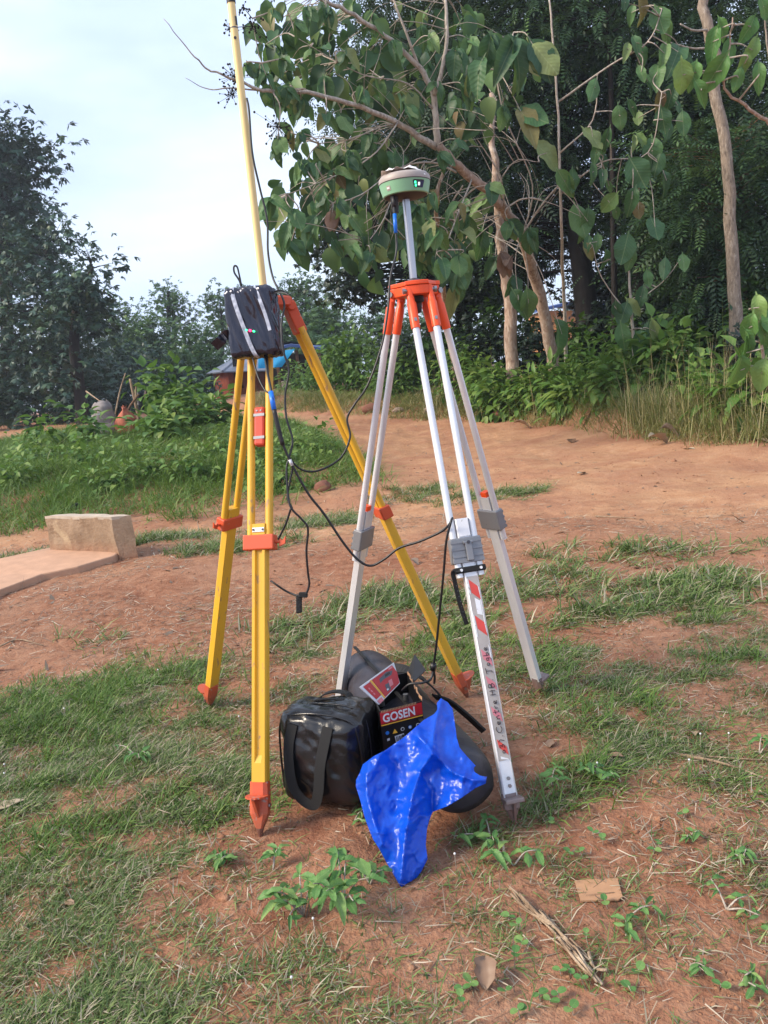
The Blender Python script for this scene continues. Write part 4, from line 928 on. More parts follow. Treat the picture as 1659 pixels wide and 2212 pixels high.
def word(txt, size, org, ex, ey, nrm_, mat, parent, name='lettering', bold=.02, squash=1.0):
    cu = bpy.data.curves.new('t', 'FONT'); cu.body = txt; cu.size = size; cu.offset = bold * size; cu.extrude = 0.0003; cu.resolution_u = 3
    o = bpy.data.objects.new('t', cu); COL.objects.link(o)
    me = bpy.data.meshes.new_from_object(o); bpy.data.objects.remove(o)
    V = np.array([v.co[:] for v in me.vertices]); F = [list(p.vertices) for p in me.polygons]; bpy.data.meshes.remove(me)
    W3 = np.array([org + ex * (v[0] * squash) + ey * v[1] + nrm_ * v[2] for v in V]); return obj(name, W3, F, M[mat], parent)
word('GOSEN', .036, fp(.045, .0355, .0022), ux, Z3, fn, 'print_white', fw, squash=.86)
for u, mk, mk2 in ((.12, 'print_blue', None), (.48, 'print_white', 'print_black'), (.66, 'print_blue', 'print_white'), (.85, 'print_white', 'print_black')):
    k = MB(); c = fp(u, .070, .0012); k.prism([c + (ux * math.cos(t) + Z3 * math.sin(t)) * .0058 for t in np.linspace(0, 2 * math.pi, 17)[:-1]], fn * .0005); k.build('safety_symbol', M[mk], fw)
    if mk2: k = MB(); k.prism([c + fn * .0006 + (ux * math.cos(t) + Z3 * math.sin(t)) * .0038 for t in np.linspace(0, 2 * math.pi, 13)[:-1]], fn * .0005); k.build('safety_symbol', M[mk2], fw)
pr([(.24, .077), (.30, .064), (.36, .077)], 'print_yellow', name='safety_symbol')
pr([(.28, .086), (.50, .084), (.51, .104), (.30, .106)], 'print_white', name='label'); pr([(.10, .088), (.16, .087), (.16, .094), (.10, .095)], 'print_white', name='label'); pr([(.12, .117), (.24, .116), (.24, .122), (.12, .123)], 'print_white', name='label')
for i, (a, b) in enumerate(((.31, .33), (.345, .36), (.38, .41), (.425, .44))): pr([(a, .088), (b, .088), (b + .005, .103), (a + .005, .103)], 'print_grey', .0016, 'label')
pr([(.45, .087), (.495, .087), (.495, .095), (.45, .095)], 'print_black', .0016, 'label')
# flap
A_, B_, C_ = G(819, 1522, .292), G(864, 1476, .286), G(851, 1431, .340); _n = np.cross(B_ - A_, C_ - A_); _d = ray(777, 1484); D_ = _C + _d * (((A_ - _C) @ _n) / (_d @ _n))
fN = unit(np.cross(B_ - A_, D_ - A_)); fN = fN if fN @ (_C - A_) > 0 else -fN
k = MB(); k.prism([A_, B_, C_, D_], -fN * .003); fl = k.build('flap', M['print_white'], ct)
fq = lambda u, v, o=.001: A_ + (D_ - A_) * v + ((B_ - A_) * (1 - v) + (C_ - D_) * v) * u + fN * o
def pf_(poly, mat, o): k = MB(); k.prism([fq(u, v, o) for u, v in poly], fN * .0004); k.build('print', M[mat], fl)
pf_([(.30, .04), (.97, .04), (1.0, .52), (.92, .95), (.30, .95)], 'print_red', .0008); pf_([(.05, .22), (.24, .22), (.24, .93), (.05, .93)], 'print_red', .0008); pf_([(.25, .02), (.29, .02), (.29, .97), (.25, .97)], 'print_yellow', .0012)
pf_([(.45, .14), (.60, .12), (.66, .40), (.50, .44)], 'print_grey', .0014); pf_([(.60, .22), (.74, .20), (.76, .46), (.64, .48)], 'print_pink', .0016); pf_([(.46, .18), (.52, .17), (.53, .24), (.47, .25)], 'print_white', .002)
pf_([(.42, .62), (.55, .66), (.80, .60), (.88, .74), (.70, .86), (.46, .80)], 'print_grey', .0014); pf_([(.62, .70), (.78, .68), (.78, .78), (.64, .80)], 'print_black', .0018); pf_([(.78, .86), (.90, .84), (.92, .92), (.80, .94)], 'print_pink', .0014)
for v in (.40, .55, .68): pf_([(.10, v), (.13, v), (.13, v + .09), (.10, v + .09)], 'print_pink', .0014)
pf_([(.03, .0), (.20, .0), (.20, .16), (.03, .16)], 'print_pink', .0012)
k = MB(); k.prism([BR + uy * .0, FR * .4 + BR * .6, FR * .4 + BR * .6 + np.array([.045, .02, .030]), BR + np.array([.030, .035, .045])], np.array([0, .002, -.003])); k.build('side_flap', M['print_black'], ct)
k = MB(); e0, e1 = FR + Z3 * .001, BR + Z3 * .001; V, F = ribbon([e0 + (e1 - e0) * u + np.array([.002 * math.sin(u * 40), 0, .004 * math.sin(u * 23)]) for u in np.linspace(0, 1, 22)], Z3, .008, .003); obj('torn_edge', V, F, M['card_raw'], ct)
bt = thing('car_battery', np.array([(FL + BR)[0] / 2, (FL + BR)[1] / 2, .012]), 'black battery seen inside the torn open carton', 'battery')
cb = (FL + FR + BR + BL) / 4; wv_ = unit(BR - FR)
k = MB(); k.box(cb - Z3 * (zt - .10), ux, unit(np.cross(Z3, ux)), Z3, wl * .42, np.linalg.norm(BR - FR) * .36, .088); k.build('case', M['black_rubber'], bt, bevel=.004)
for a in (-.3, .3):
    k = MB(); k.lathe(cb - Z3 * .046 + ux * wl * a + wv_ * .02, [(.009, 0), (.008, .018), (.001, .018)], seg=12); k.build('terminal', M['bare_steel'], bt)

# ------------------------------------------------------------------ blue plastic bag
cx = lambda x, y: np.array([(600 + x * .31344) / 1.04159, (1400 + y * .31344) / 1.04159])
OUT = np.array([cx(*q) for q in [(1250, 545), (1300, 575), (1335, 620), (1350, 720), (1365, 830), (1385, 900), (1440, 965), (1500, 1030), (1470, 1060), (1530, 1100), (1580, 1110), (1572, 1158), (1500, 1190), (1400, 1260), (1300, 1320), (1190, 1362), (1165, 1430), (1150, 1490), (1142, 1600), (1155, 1700), (1110, 1790), (1050, 1870), (990, 1920), (955, 1890), (905, 1800), (860, 1725), (815, 1640), (765, 1560), (735, 1490), (700, 1390), (672, 1280), (640, 1180), (642, 1130), (668, 1080), (690, 1020), (770, 960), (850, 920), (920, 870), (980, 830), (1060, 760), (1130, 700), (1200, 660), (1225, 630), (1222, 580)]])
CRE = [([(960, 1890), (990, 1600), (1010, 1450), (1050, 1230), (1110, 1060), (1190, 945), (1130, 860), (1085, 815)], .040, 16), ([(1190, 945), (1270, 1010), (1340, 1085), (1470, 1130), (1575, 1135)], .030, 13), ([(850, 925), (740, 1000), (715, 1120), (720, 1250), (760, 1400), (830, 1600)], .026, 14),
       ([(1190, 945), (1200, 800), (1230, 650), (1255, 560)], .022, 14), ([(1105, 1080), (1180, 1200), (1190, 1362)], -.022, 16), ([(850, 930), (930, 1020), (950, 1180), (925, 1350)], -.020, 24), ([(700, 1100), (760, 1060), (800, 990)], .012, 8), ([(1000, 1480), (1090, 1390), (1150, 1390)], .016, 9), ([(780, 1510), (850, 1520)], .012, 8), ([(1060, 1650), (1090, 1720), (1030, 1860)], .010, 10), ([(1030, 1330), (1100, 1290), (1130, 1260)], .012, 8)]
def seg_dist(X, Y, pl):
    b = np.full(X.shape, 1e9)
    for (x0, y0), (x1, y1) in zip(pl[:-1], pl[1:]):
        a = cx(x0, y0); c = cx(x1, y1); e = c - a; t = np.clip(((X - a[0]) * e[0] + (Y - a[1]) * e[1]) / (e @ e), 0, 1)
        b = np.minimum(b, np.hypot(X - a[0] - t * e[0], Y - a[1] - t * e[1]))
    return b
st = 3.0; xs = np.arange(OUT[:, 0].min() - 3, OUT[:, 0].max() + 4, st); ys = np.arange(OUT[:, 1].min() - 3, OUT[:, 1].max() + 4, st)
BX, BY = np.meshgrid(xs, ys); SDb = poly_sd(BX, BY, OUT)
# pull nodes just outside the hem onto it
gxx = np.gradient(SDb, axis=1) / st; gyy = np.gradient(SDb, axis=0) / st
band = (SDb < 0) & (SDb > -st * 1.5); BX2 = np.where(band, BX - gxx * SDb, BX); BY2 = np.where(band, BY - gyy * SDb, BY)
ok = SDb > -st * 1.5
dep = np.interp(BY2, [1500, 1560, 1620, 1690, 1760, 1840, 1915], [2.06, 1.985, 1.915, 1.845, 1.785, 1.73, 1.685])
dep = dep - .03 * sstep(930, 1000, BX2) * sstep(1560, 1640, BY2) + .035 * sstep(815, 765, BX2)
for pl, a, w in CRE: dep = dep - a * np.exp(-seg_dist(BX2, BY2, pl) / w)
dep = dep + .030 * (fbm(BX2 / 46, BY2 / 60, 81, 3) - .5) + .014 * (np.abs(vnoise(BX2 / 22 + BY2 / 60, BY2 / 30, 82) - .5)) + .007 * np.abs(vnoise(BX2 / 9 + BY2 / 30, BY2 / 12 - BX2 / 40, 83) - .5)
thick = .004 + .045 * np.clip(SDb / 40, 0, 1) ** .6
def blue():
    ids = np.full(BX.shape, -1); ids[ok] = np.arange(ok.sum())
    fr = np.array([P(x, y, d) for x, y, d in zip(BX2[ok], BY2[ok], dep[ok])]); bk_ = np.array([P(x, y, d) for x, y, d in zip(BX2[ok], BY2[ok], (dep + thick)[ok])])
    for A in (fr, bk_): A[:, 2] = np.maximum(A[:, 2], hterr(A[:, 0], A[:, 1]) + .003)
    n = len(fr); F = []; edge = {}
    for i in range(ids.shape[0] - 1):
        for j in range(ids.shape[1] - 1):
            q = [ids[i, j], ids[i, j + 1], ids[i + 1, j + 1], ids[i + 1, j]]
            if min(q) < 0: continue
            F.append(q); F.append([v + n for v in q[::-1]])
            for a, b in zip(q, q[1:] + q[:1]): edge[(a, b)] = 1
    for a, b in edge:
        if (b, a) not in edge: F.append([b, a, a + n, b + n])
    used = np.unique(np.concatenate([np.asarray(f) for f in F])); mp_ = {int(u): i for i, u in enumerate(used)}
    V = np.concatenate([fr, bk_])[used]; F = [[mp_[int(v)] for v in f] for f in F]
    o = obj('plastic_bag', V, F, M['blue_film'], smooth=True, origin=G(868, 1912)); return o
tag(blue(), 'crumpled bright blue plastic bag draped over the carton and duffel', 'bag')

# ------------------------------------------------------------------ concrete block and apron
def concrete(key, a, b, c):
    m = NM(key); n = m.noise(4, 6, 0.65, 'World'); n2 = m.noise(40, 5, 0.7, 'World'); n3 = m.noise(2.2, 4, .6, 'World', stretch=(1.5, 1.5, .8), dist=.6)
    k = m.ramp(n, [(0.3, a), (0.55, b), (0.75, c)]); k = m.mix(m.ramp(n3, [(.60, (0, 0, 0, 1)), (.66, (.6, .6, .6, 1))]), k, srgb(184, 162, 132))
    k = m.mix(m.ramp(n2, [(.3, (.35, .35, .35, 1)), (.5, (0, 0, 0, 1))]), k, srgb(120, 92, 70)); g = m.n('ShaderNodeNewGeometry'); sx = m.n('ShaderNodeSeparateXYZ'); m.l(g.outputs['Position'], sx.inputs[0]); k = m.mix(m.ramp(m.math('ADD', sx.outputs['Z'], m.math('MULTIPLY', n, 0.16)), [(0.06, (.8, .8, .8, 1)), (0.24, (0, 0, 0, 1))]), k, srgb(150, 100, 76)); m.col(k); m.set(.92, 0, .15); m.bump(n2, .5, .02); M[key] = m.m
concrete('cement', srgb(124, 104, 86), srgb(150, 128, 106), srgb(166, 146, 124))
plain('cement_pale', srgb(172, 158, 142), .9, bump=.4, ns=18); plain('cement_tan', srgb(178, 140, 114), .92, bump=.3, ns=9)
b0_ = [ground_pt(109, 1202), ground_pt(259, 1210), ground_pt(301, 1205)]; b0_.append(b0_[0] + (b0_[2] - b0_[1]) * 1.35)
hB = .335
tops = []
cen = sum(b0_) / 4
for q in b0_: tops.append(q * .95 + cen * .05 + Z3 * hB)
blk = thing('concrete_block', cen, 'low tan concrete block seat standing at the corner of the cement apron', 'block')
def rough_prism(bot, top, n, amp, seed):
    V = []; F = []
    def face(a, b, c, d):
        base = len(V)
        for i in range(n + 1):
            for j in range(n + 1):
                u, v = i / n, j / n; p = (a * (1 - u) + b * u) * (1 - v) + (d * (1 - u) + c * u) * v
                V.append(p + amp * (np.array([vnoise(np.array([p[0] * 13 + p[2] * 9]), np.array([p[1] * 13 + p[2] * 5]), seed + s_)[0] for s_ in range(3)]) - .5))
        for i in range(n):
            for j in range(n): F.append([base + i * (n + 1) + j, base + (i + 1) * (n + 1) + j, base + (i + 1) * (n + 1) + j + 1, base + i * (n + 1) + j + 1])
    for i in range(4): face(bot[i], bot[(i + 1) % 4], top[(i + 1) % 4], top[i])
    face(top[0], top[1], top[2], top[3]); return V, F
V, F = rough_prism([q - Z3 * .06 for q in b0_], tops, 14, .022, 3); obj('body', V, F, M['cement'], blk)
tp = [t + (t - sum(tops) / 4) * .01 for t in tops]; V, F = rough_prism([t - Z3 * .012 for t in tp], [t + Z3 * .012 for t in tp], 10, .014, 8); obj('pale_top', V, F, M['cement_pale'], blk)  # top slab in paler cement than the body
apx = [(-90, 1330), (0, 1290), (95, 1254), (170, 1238), (250, 1214), (262, 1204), (109, 1196), (0, 1222), (-120, 1260)]
ap = [ground_pt(*q) + Z3 * .05 for q in apx]
k = MB(); k.prism([q + Z3 * -.09 for q in ap], (0, 0, .095)); tag(k.build('apron', M['cement_tan'], bevel=.012), 'smooth tan cement apron in front of the concrete block', kind='structure')

# ------------------------------------------------------------------ sacks and sticks on the mound
def on_terr(x, y, Y0=6, Y1=60):
    Ys = np.linspace(Y0, Y1, 1400); d = ray(x, y); pts = _C + d * (Ys / d[1])[:, None]; hh = hterr(pts[:, 0], pts[:, 1]); k = np.argmax(pts[:, 2] < hh)
    return pts[k] if (pts[:, 2] < hh).any() else pts[-1]
plain('sack_grey', srgb(128, 120, 118), .85, var=.3, ns=7, bump=.6); plain('sack_orange', srgb(160, 88, 64), .8, var=.35, ns=9, bump=.6); plain('sack_black', srgb(20, 20, 28), .45, bump=.4, ns=12); plain('sack_brown', srgb(58, 40, 34), .7, bump=.4, ns=12)
MY = float(on_terr(250, 942)[1])
def sack(name, px_c, wpx, hpx, Y, mat, label, pinch, seed, nz=22, lean=0.0):
    base = P(px_c[0], px_c[1], Y); hgt = px(hpx, Y); r0 = px(wpx, Y) / 2; V = []; F = []; ns = 20
    t = thing(name, base - Z3 * .02, label, 'sack', 'sacks on the mound')
    for i in range(nz + 1):
        u = i / nz
        if pinch: r = r0 * (1 - .08 * (1 - u) ** 2) * (1 if u < .40 else max(.14, 1 - .86 * ((u - .40) / .48) ** 1.5) if u < .88 else .14 + .5 * (u - .88)); 
        else: r = r0 * min(1, (.25 + 5.2 * (1 - u)) ** .5 if u > .82 else 1) * (.93 + .07 * math.sin(u * 7)) * (1.08 - .2 * u)
        for q in range(ns):
            a = 2 * math.pi * q / ns; w = vnoise(np.array([a * 1.6 + seed]), np.array([u * (5 if not pinch else 2.2)]), seed)[0] - .5
            w2 = vnoise(np.array([math.cos(a) * 1.3 + seed]), np.array([math.sin(a) * 1.3 + u * 2.0]), seed + 7)[0] - .5
            rr = r * (1 + .30 * w + .55 * w2) * (1 - (.12 * math.exp(-((u - .45) / .05) ** 2) if not pinch else 0))
            if pinch and u > .5: rr *= 1 + .2 * math.sin(a * 7) * min(1, (u - .5) * 4)
            V.append(base + np.array([math.cos(a) * rr + lean * u * hgt, math.sin(a) * rr * .8, u * hgt * (1 + .14 * w) - .06]))
    for i in range(nz):
        for q in range(ns): F.append([i * ns + q, i * ns + (q + 1) % ns, (i + 1) * ns + (q + 1) % ns, (i + 1) * ns + q])
    F.append([nz * ns + q for q in range(ns)])
    obj('cloth', V, F, M[mat], t, smooth=True); return t, base, hgt, r0
s1, bs, hs_, r_ = sack('rice_sack', (230, 942), 64, 80, MY, 'sack_grey', 'bulging grey woven sack standing on the mound beside the orange sack', False, 3)
k = MB(); k.box(bs + np.array([.0, -r_ * .86, hs_ * .60]), (1, 0, 0), (0, 1, 0), (0, 0, 1), .03, .004, .012); k.build('printed_mark', M['print_white'], s1)
s2, bs, hs_, r_ = sack('rice_sack', (276, 934), 58, 62, MY - .2, 'sack_orange', 'tied orange mesh sack leaning against the grey sack on the mound', True, 9)
k = MB(); k.lathe(bs + np.array([0, 0, hs_ * .84]), [(.03, -.012), (.036, 0), (.03, .012)], seg=12); k.build('tie', M['print_pink'], s2)
s3, bs, hs_, r_ = sack('rice_sack', (308, 885), 20, 44, MY + 1.2, 'sack_black', 'dark plastic covered bundle behind the forked stick on the mound', False, 14)
s4, bs, hs_, r_ = sack('rice_sack', (319, 868), 15, 36, MY + 1.4, 'sack_brown', 'small brown bundle at the top of the mound among green leaves', True, 16)
def stick(pts, r, label, forks=(), name='stick', mat='stick_dry', group=None):
    w = [P(*q) for q in pts]; t = thing(name, w[0], label, 'stick', group); k = MB(); k.tube(smooth_path(w, 4), list(np.linspace(r, r * .6, (len(w) - 1) * 4 + 1)), 7); k.build('shaft', M[mat], t, smooth=True)
    for f in forks: k = MB(); k.tube([P(*q) for q in f], [r * .7, r * .4], 6); k.build('side_shoot', M[mat], t)
    return t
stick([(246, 915, MY + .4), (258, 850, MY + .5), (271, 806, MY + .5)], .020, 'thin dry stick standing upright behind the grey sack')
stick([(312, 940, MY + .3), (300, 900, MY + .3), (288, 850, MY + .3), (281, 818, MY + .3)], .038, 'forked grey stick standing beside the orange sack', [[(293, 870, MY + .3), (294, 828, MY + .25)]])
stick([(272, 898, MY - .1), (280, 880, MY - .05), (292, 862, MY), (300, 852, MY)], .028, 'short dark branch poking out above the orange sack', mat='bark_brown')
stick([(186, 845, MY + 3), (232, 878, MY + 2)], .016, 'thin pale stick slanting down behind the grey sack')
stick([(415, 950, MY - 1.2), (440, 944, MY - 1.2), (462, 940, MY - 1.2)], .03, 'short broken brown branch lying in the mound grass', mat='bark_red')

# ------------------------------------------------------------------ houses
plain('mud_wall', srgb(150, 74, 50), .95, var=.3, ns=4, bump=.6, coord='Object'); plain('roof_sheet', srgb(132, 136, 148), .5, .25, var=.12, ns=2)
plain('tarp_blue', srgb(10, 150, 205), .5, var=.08); plain('ochre_wall', srgb(176, 128, 84), .9, var=.15, ns=3); plain('roof_blue', srgb(40, 70, 130), .5); plain('dark_inside', srgb(24, 18, 18), .9); plain('plank', srgb(120, 104, 92), .9, var=.3, ns=6)  # dark_inside paints unlit interiors near-black
HY = 33.0
cN = P(492, 808, HY); zE = cN[2]; zG = h1(cN[0], cN[1])
hut = thing('mud_house', (cN[0], cN[1], zG), 'red mud house with grey hipped metal roof behind the yellow tripod', 'house')
le = P(461, 811, HY + 2.6); re_ = P(640, 806, HY + 2.0)
def wallq(name, a, b, z0, z1, mat, par, th=.2):
    a = np.array([a[0], a[1], z0]); b = np.array([b[0], b[1], z0]); n = unit(np.cross(b - a, Z3)); k = MB(); k.prism([a, b, b + Z3 * (z1 - z0), a + Z3 * (z1 - z0)], -n * th); return k.build(name, M[mat], par)
wallq('wall', le, cN, zG - .8, zE + .1, 'mud_wall', hut); fw2 = wallq('wall', cN, re_, zG - .8, zE + .1, 'mud_wall', hut)
dvec = unit((re_ - cN) * np.array([1, 1, 0])); nf = unit(np.cross(dvec, Z3)); nf = nf if nf[1] < 0 else -nf
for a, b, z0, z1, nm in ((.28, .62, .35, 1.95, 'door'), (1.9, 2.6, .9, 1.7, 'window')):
    k = MB(); p0 = np.array([cN[0], cN[1], zG]) + dvec * a + nf * .02; k.prism([p0 + Z3 * z0, p0 + dvec * (b - a) + Z3 * z0, p0 + dvec * (b - a) + Z3 * z1, p0 + Z3 * z1], nf * .05); k.build(nm, M['dark_inside'], hut)  # openings as near-black plates; the indoor shade is in their colour
e0 = P(481, 805, HY - .6); e1 = P(446, 809, HY + 2.4); ap_ = P(530, 762, HY + 2.5); e2 = P(660, 800, HY + 1.2); rg2 = P(600, 758, HY + 3.0); e3 = e1 + np.array([.5, 5.0, 0]); e4 = e2 + np.array([.5, 5, 0])
for f in ([e1, e0, ap_], [e0, e2, rg2, ap_], [e3, e1, ap_], [e4, e3, ap_, rg2], [e2, e4, rg2]):
    k = MB(); k.prism(f, (0, 0, .05)); k.build('roof_panel', M['roof_sheet'], hut)
k = MB(); k.tube([e0 + Z3 * .06, ap_ + Z3 * .06], .05, 6); k.build('ridge_cap', M['roof_sheet'], hut)
SY = 29.0
shed = thing('shed', (P(640, 850, SY)[0], SY, h1(P(640, 850, SY)[0], SY)), 'open shed with blue roof edge and hanging bright blue tarpaulin', 'shed')
k = MB(); k.prism([P(585, 760, SY), P(628, 749, SY), P(693, 756, SY), P(700, 752, SY + 3), P(628, 742, SY + 3), P(585, 755, SY + 3)], (0, 0, .10)); k.build('roof', M['roof_blue'], shed)
V = []; F = []; n = 12
c4 = [P(558, 764, SY - .3), P(637, 754, SY - .3), P(608, 793, SY - .5), P(558, 796, SY - .5)]
for i in range(n + 1):
    for j in range(n + 1):
        u, v = i / n, j / n; p = (c4[0] * (1 - u) + c4[1] * u) * (1 - v) + (c4[3] * (1 - u) + c4[2] * u) * v; V.append(p + np.array([0, -.05 * math.sin(u * 9 + v * 2) * v, 0]))
for i in range(n):
    for j in range(n): F.append([i * (n + 1) + j, (i + 1) * (n + 1) + j, (i + 1) * (n + 1) + j + 1, i * (n + 1) + j + 1])
V2 = [v + np.array([0, .02, 0]) for v in V]; F2 = [[q + len(V) for q in f[::-1]] for f in F]; obj('tarpaulin', V + V2, F + F2, M['tarp_blue'], shed, smooth=True)
for x in (596, 640, 688):
    a = P(x, 757, SY + .2); k = MB(); k.tube([np.array([a[0], a[1], h1(a[0], a[1]) - .1]), a], .06, 7); k.build('post', M['bark_brown'], shed)
a, b = P(585, 765, SY + 3.2), P(700, 765, SY + 3.2); z0 = h1(a[0], a[1]) - .2; k = MB(); k.prism([np.array([a[0], a[1], z0]), np.array([b[0], b[1], z0]), b, a], (0, .1, 0)); k.build('back_wall', M['dark_inside'], shed)  # near-black back sheet; the shed's inner shade is painted in
for x, y in ((600, 764), (612, 761), (624, 758)):
    k = MB(); c = P(x, y, SY - .1); k.box(c, (1, 0, .1), (0, 1, 0), (-.1, 0, 1), .07, .1, .05); k.build('rafter_end', M['cement_pale'], shed)
k = MB(); c = P(620, 832, SY - .6); k.box(c, (1, 0, 0), (0, 1, 0), (0, 0, 1), .18, .15, .16); tag(k.build('cement_brick', M['cement_pale'], origin=c, bevel=.01), 'pale cement brick beside the open shed', 'brick')
OY = 38.0
oh = thing('house', (P(1255, 760, OY)[0], OY, h1(P(1255, 760, OY)[0], OY)), 'ochre walled house with blue roof edge glimpsed behind the teak trunks', 'house')
a, b = P(1170, 672, OY), P(1345, 668, OY); z0 = h1(a[0], a[1]) - .3
k = MB(); k.prism([np.array([a[0], a[1], z0]), np.array([b[0], b[1], z0]), b, a], (0, 4, 0)); k.build('wall', M['ochre_wall'], oh)
k = MB(); k.prism([P(1165, 674, OY - .5), P(1246, 654, OY - .5), P(1350, 664, OY - .5), P(1350, 659, OY - .5), P(1246, 648, OY - .5), P(1165, 668, OY - .5)], (0, 5, .2)); k.build('roof', M['roof_blue'], oh)
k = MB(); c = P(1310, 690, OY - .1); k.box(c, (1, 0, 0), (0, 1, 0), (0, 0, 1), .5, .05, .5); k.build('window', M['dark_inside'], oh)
fe = thing('stake_fence', P(1250, 770, 21), 'pale grey stake fence standing in the dark undergrowth under the trees', 'fence')
for i in range(20):
    x = 1200 + i * 6.2 + random.uniform(-1.5, 1.5); a = P(x, 722 + random.uniform(-6, 6), 21); zb = h1(a[0], a[1]) - .1; k = MB(); k.tube([np.array([a[0] + random.uniform(-.05, .05), a[1], zb]), a], [.028, .02], 6); k.build('stake', M['plank'], fe)

# ------------------------------------------------------------------ things lying about
def slab(name, poly, th, mat, label, cat, bevel=0.0, lift=.004, bend=0.0):
    p = [ground_pt(*q) + Z3 * lift for q in poly]; c = sum(p) / len(p); k = MB(); k.prism(p, (0, 0, th)); return tag(k.build(name, M[mat], origin=c, bevel=bevel), label, cat)
slab('cardboard_piece', [(1241, 1908), (1334, 1903), (1345, 1943), (1336, 1950), (1255, 1952)], .004, 'card_raw', 'small torn piece of brown cardboard lying on the red earth', 'cardboard')
def dleaf(x, y, L_, label, seed, up=.5, mat='dead_leaf', wide=.55, group=None, name='dead_leaf', az=None):
    rg = random.Random(seed); base = ground_pt(x, y) if y > 990 else on_terr(x, y); az = rg.uniform(0, 6.28) if az is None else az; n = 8; V = []
    d = np.array([math.cos(az), math.sin(az), 0]); s_ = np.array([-d[1], d[0], 0])
    for i in range(n + 1):
        t = i / n; w = wide * L_ * math.sin(math.pi * min(1, .06 + .94 * t) ** .8) * .5 + .001; hgt = L_ * up * (t - t * t * .6) + .004
        for q in (-1, -.5, 0, .5, 1): V.append(base + d * (L_ * (t - .5) * (1 - .4 * up)) + s_ * (w * q * (.6 + .5 * rg.random())) + Z3 * (hgt + w * .7 * (abs(q) ** 1.5) * up + .002 * rg.random()))
    F = [[i * 5 + q, i * 5 + q + 1, (i + 1) * 5 + q + 1, (i + 1) * 5 + q] for i in range(n) for q in range(4)]
    nV = len(V); V += [v - Z3 * .0015 for v in V]; F += [[v + nV for v in f[::-1]] for f in F]
    return tag(obj(name, V, F, M[mat], origin=base, smooth=True), label, 'leaf', group)
dleaf(1050, 2120, .085, 'curled brown dead leaf standing on the bare soil in the foreground', 3, .9, 'brown_leaf', az=1.4)
dleaf(20, 1745, .10, 'pale dry leaf in the grass at the left edge of the picture', 4, .2, 'pale_leaf', az=.4)
dleaf(1255, 1025, .16, 'small pale dry leaf lying alone in the middle of the dirt road', 5, .3, 'pale_leaf')
dleaf(1490, 972, .20, 'flat pale dry leaf at the road edge below the tall dry grass', 6, .2, 'pale_leaf')
dleaf(1645, 955, .22, 'grey dry leaf at the right edge of the road', 7, .3)
dleaf(1235, 955, .25, 'dark crumpled leaf litter on the far part of the dirt road', 8, .3, 'bark_brown')
dleaf(1128, 928, .40, 'dry brown leaf standing up at the foot of the bank', 9, .8)
dleaf(1420, 962, .42, 'large pale crumpled teak leaf at the road edge', 10, .7, 'pale_leaf')
dleaf(1448, 955, .40, 'grey upright dry teak leaf leaning beside the pale crumpled one', 11, 1.1, 'plank')
dleaf(1425, 880, .5, 'pale yellowish dry leaf caught in the tall dry grass', 12, .6, 'pale_leaf')
dleaf(235, 1102, .16, 'pale dry leaf lying in the grass just behind the concrete block', 13, .8, 'pale_leaf')
dleaf(165, 1105, .2, 'dark scrap of dry leaf behind the concrete block', 14, .8, 'sack_black')
dleaf(488, 1035, .22, 'black torn plastic scrap in the grass behind the yellow tripod leg', 15, .8, 'sack_black', name='plastic_scrap')['category'] = 'scrap'
dleaf(895, 1220, .10, 'grey dry leaf between the tripods on the red earth', 16, .7, 'plank')
for i, (x, y, s_) in enumerate(((1330, 1640, .06), (1190, 1610, .05), (680, 1460, .05), (150, 1960, .05), (1500, 1590, .05))):
    dleaf(x, y, s_, 'small curled brown leaf among the grass blades', 20 + i, .4, group='small dry leaves in the grass')
def rock(x, y, s_, mat, label, seed, name='stone', cat='stone'):
    base = ground_pt(x, y) if y > 990 else on_terr(x, y); bm = bmesh.new(); bmesh.ops.create_icosphere(bm, subdivisions=3, radius=1); V = np.array([v.co[:] for v in bm.verts]); F = [[v.index for v in f.verts] for f in bm.faces]; bm.free()
    V = V * (1 + .5 * noise3(V, 1.6, seed)[:, None] + .2 * noise3(V, 4, seed + 5)[:, None]); V *= np.array(s_); return tag(obj(name, V + base + Z3 * s_[2] * .5, F, M[mat], origin=base, smooth=True, autos=30), label, cat)
plain('stone_grey', srgb(140, 120, 108), .9, var=.25, ns=6, bump=.5); plain('stone_red', srgb(118, 76, 60), .92, var=.25, ns=6, bump=.5)
rock(930, 890, (.16, .12, .09), 'stone_grey', 'grey brown stone at the foot of the bank between the silver legs', 2)
rock(862, 890, (.15, .12, .08), 'stone_grey', 'reddish stone at the bank just left of the silver tripod legs', 3)
rock(803, 890, (.22, .12, .15), 'stone_red', 'squarish rust brown block at the far road edge right of the yellow leg', 4)
rock(1095, 902, (.34, .2, .12), 'stone_red', 'lump of red earth at the foot of the roadside bank', 7, 'earth_lump', 'earth')
rock(345, 1010, (.16, .14, .09), 'stone_red', 'small lump of reddish earth on the mound below the orange sack', 8, 'earth_lump', 'earth')
rock(700, 1060, (.10, .09, .08), 'stone_red', 'small red stone beside the road behind the cables', 9)
